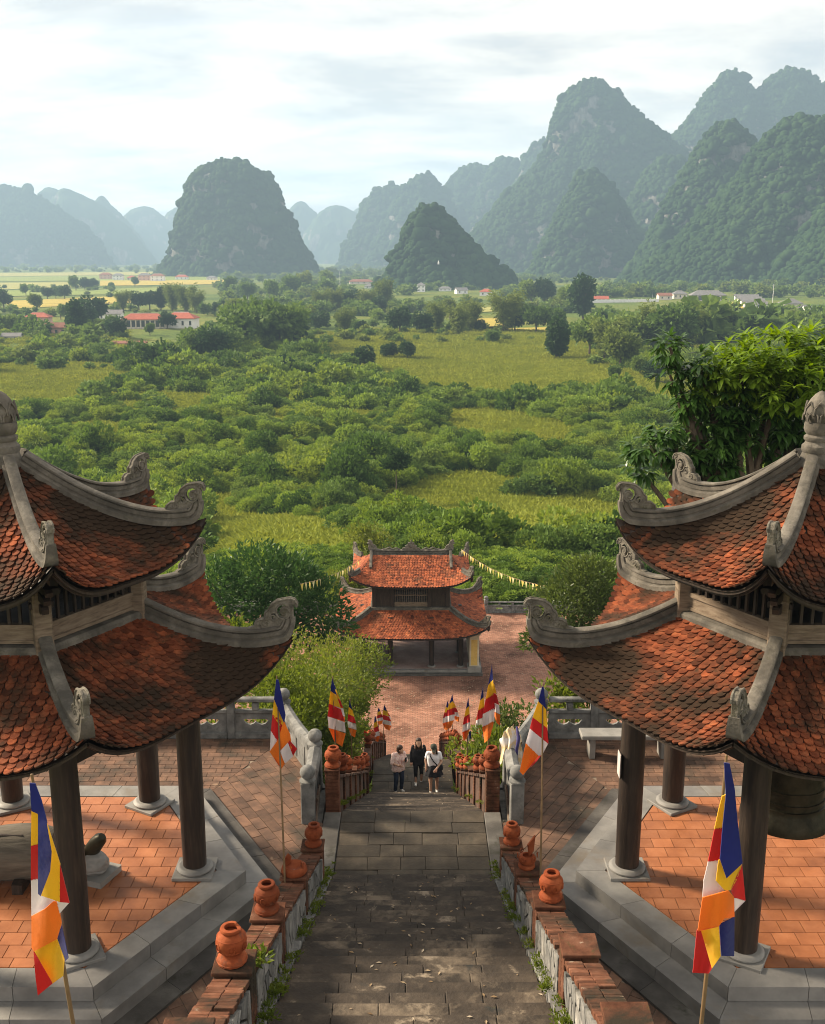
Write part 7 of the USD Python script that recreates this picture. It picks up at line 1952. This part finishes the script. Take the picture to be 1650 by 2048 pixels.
# woman all in black, climbing
p2 = on_stairs(838, 1567); y2 = p2[1]
t, b, j, hd, f, sv = person('person in black top and leggings with long hair, climbing in the middle', (p2[0] - .02, y2, p2[2]), .05, m_(pelvis=(0, 0, .85), chest=(0, -.03, 1.16), neck=(0, -.06, 1.35), head=(0, -.10, 1.475), face=(.05, -.85, -.45), lsh=(-.165, -.02, 1.285), rsh=(.165, -.02, 1.285),
     lel=(-.225, .02, 1.03), lwr=(-.235, -.06, .80), rel=(.225, .03, 1.03), rwr=(.24, -.04, .80), lhip=(-.085, 0, .83), lkn=(-.09, -.08, .45), lan=(-.085, -.04, .075), ltoe=(-.09, -.18, .028), rhip=(.085, 0, .83), rkn=(.10, -.02, .44), ran=(.10, .16, .02), rtoe=(.10, .05, -.045)), 1.60)
tp_ = union([m3.Manifold.batch_hull([hull(j['pelvis'] + [-.09, 0, -.12], .12, j['pelvis'] + [.09, 0, -.12], .12), hull(j['chest'] + [-.09, 0, 0], .108, j['chest'] + [.09, 0, 0], .108)]), m3.Manifold.batch_hull([hull(j['chest'] + [-.09, 0, 0], .108, j['chest'] + [.09, 0, 0], .108), hull(j['lsh'] - [0, 0, .02], .062, j['rsh'] - [0, 0, .02], .062)])] + chain([(j['lsh'], .066), (j['lel'], .052), (j['lwr'], .038)]) + chain([(j['rsh'], .066), (j['rel'], .052)]))
mesh(t, 'black_top', to_tri(tp_, 4, .025), m_blackc, smooth=True)
lg_ = union([hull(j['pelvis'] + [-.07, 0, -.02], .112, j['pelvis'] + [.07, 0, -.02], .112)] + sum([chain([(j[s + 'hip'], .098), (j[s + 'kn'], .064), (j[s + 'an'] + [0, 0, .10], .046)]) for s in 'lr'], []))
mesh(t, 'leggings', to_tri(lg_, 4, .025), m_blackc, smooth=True); shoes(t, j, m_shoe)
hr = union([m3.Manifold.batch_hull([m3.Manifold.sphere(.094, 20).translate(tuple(hd - f * .02 + [0, 0, .045])), m3.Manifold.sphere(.08, 20).translate(tuple(hd - f * .05 - [0, 0, .05]))]), hull(hd + sv * .075 - f * .01, .03, hd + sv * .08 - [0, 0, .22], .03), hull(hd - sv * .075 - f * .01, .03, hd - sv * .08 - [0, 0, .22], .03), hull(hd - f * .06 - [0, 0, .05], .07, hd - f * .04 - [0, 0, .24], .06)])
mesh(t, 'long_hair', to_tri(hr, 2, .02), m_hair, smooth=True)
# woman in cap, white shirt, black skirt, bag strap
p3 = on_stairs(867, 1585); y3 = p3[1]
t, b, j, hd, f, sv = person('person in a cap, white shirt and black skirt carrying a shoulder bag', (p3[0], y3, p3[2]), -.05, m_(pelvis=(0, 0, .86), chest=(-.01, -.02, 1.17), neck=(0, -.05, 1.36), head=(.0, -.085, 1.485), face=(.05, -.88, -.45), lsh=(-.165, 0, 1.29), rsh=(.165, 0, 1.29),
     lel=(-.24, .02, 1.06), lwr=(-.22, -.05, .86), rel=(.235, -.02, 1.05), rwr=(.10, -.20, .90), lhip=(-.085, 0, .84), lkn=(-.09, -.09, .46), lan=(-.08, -.06, .075), ltoe=(-.085, -.20, .028), rhip=(.085, 0, .84), rkn=(.10, 0, .45), ran=(.10, .16, .03), rtoe=(.11, .05, -.035)), 1.60)
wt = union([m3.Manifold.batch_hull([hull(j['pelvis'] + [-.07, 0, .06], .112, j['pelvis'] + [.07, 0, .06], .112), hull(j['chest'] + [-.09, 0, 0], .11, j['chest'] + [.09, 0, 0], .11)]), m3.Manifold.batch_hull([hull(j['chest'] + [-.09, 0, 0], .11, j['chest'] + [.09, 0, 0], .11), hull(j['lsh'], .066, j['rsh'], .066)])] + [hull(j['lsh'], .075, j['lsh'] * .45 + j['lel'] * .55, .066), hull(j['rsh'], .075, j['rsh'] * .45 + j['rel'] * .55, .066)])
mesh(t, 'white_shirt', to_tri(wt, 4, .025), m_whitec, smooth=True)
sk = revolve([(.02, .96), (.125, .96), (.15, .90), (.19, .78), (.235, .60), (.225, .60), (.16, .80), (.02, .90)][::-1], 32)
an = np.arctan2(sk.vertices[:, 1], sk.vertices[:, 0]); k_ = 1 + .10 * np.cos(an * 9) * sstep(.9, .62, sk.vertices[:, 2]); sk.vertices[:, 0] *= 1.18 * k_; sk.vertices[:, 1] *= .92 * k_
mesh(t, 'black_skirt', sk, m_blackc, smooth=True); shoes(t, j, m_shoe)
hr = union([m3.Manifold.batch_hull([m3.Manifold.sphere(.092, 20).translate(tuple(hd - f * .02 + [0, 0, .03])), m3.Manifold.sphere(.075, 20).translate(tuple(hd - f * .05 - [0, 0, .06]))]), hull(hd - sv * .08, .03, hd - sv * .10 - [0, 0, .16], .03)])
mesh(t, 'hair', to_tri(hr, 2, .02), m_hair, smooth=True)
cp = union([m3.Manifold.batch_hull([m3.Manifold.sphere(.100, 20).translate(tuple(hd + [0, 0, .065])), m3.Manifold.sphere(.09, 20).translate(tuple(hd - f * .02 + [0, 0, .04]))]), m3.Manifold.batch_hull([hull(hd + f * .06 - sv * .06 + [0, 0, .05], .012, hd + f * .06 + sv * .06 + [0, 0, .05], .012), hull(hd + f * .165 - sv * .03 + [0, 0, .025], .009, hd + f * .165 + sv * .03 + [0, 0, .025], .009)])])
mesh(t, 'cap', to_tri(cp, 1, .02), m_cap, smooth=True)
mesh(t, 'bag_strap', tube([j['lsh'] + [.06, .04, .07], (-.10, -.12, 1.26), (0, -.145, 1.10), (.13, -.13, .95)], .016, 6), m_blackc)
mesh(t, 'bag', to_tri(m3.Manifold.batch_hull([hull((.10, -.12, .82), .05, (.10, -.12, .93), .04), hull((.24, -.06, .82), .05, (.24, -.06, .93), .04)]), 1, .03), m_blackc, smooth=True)
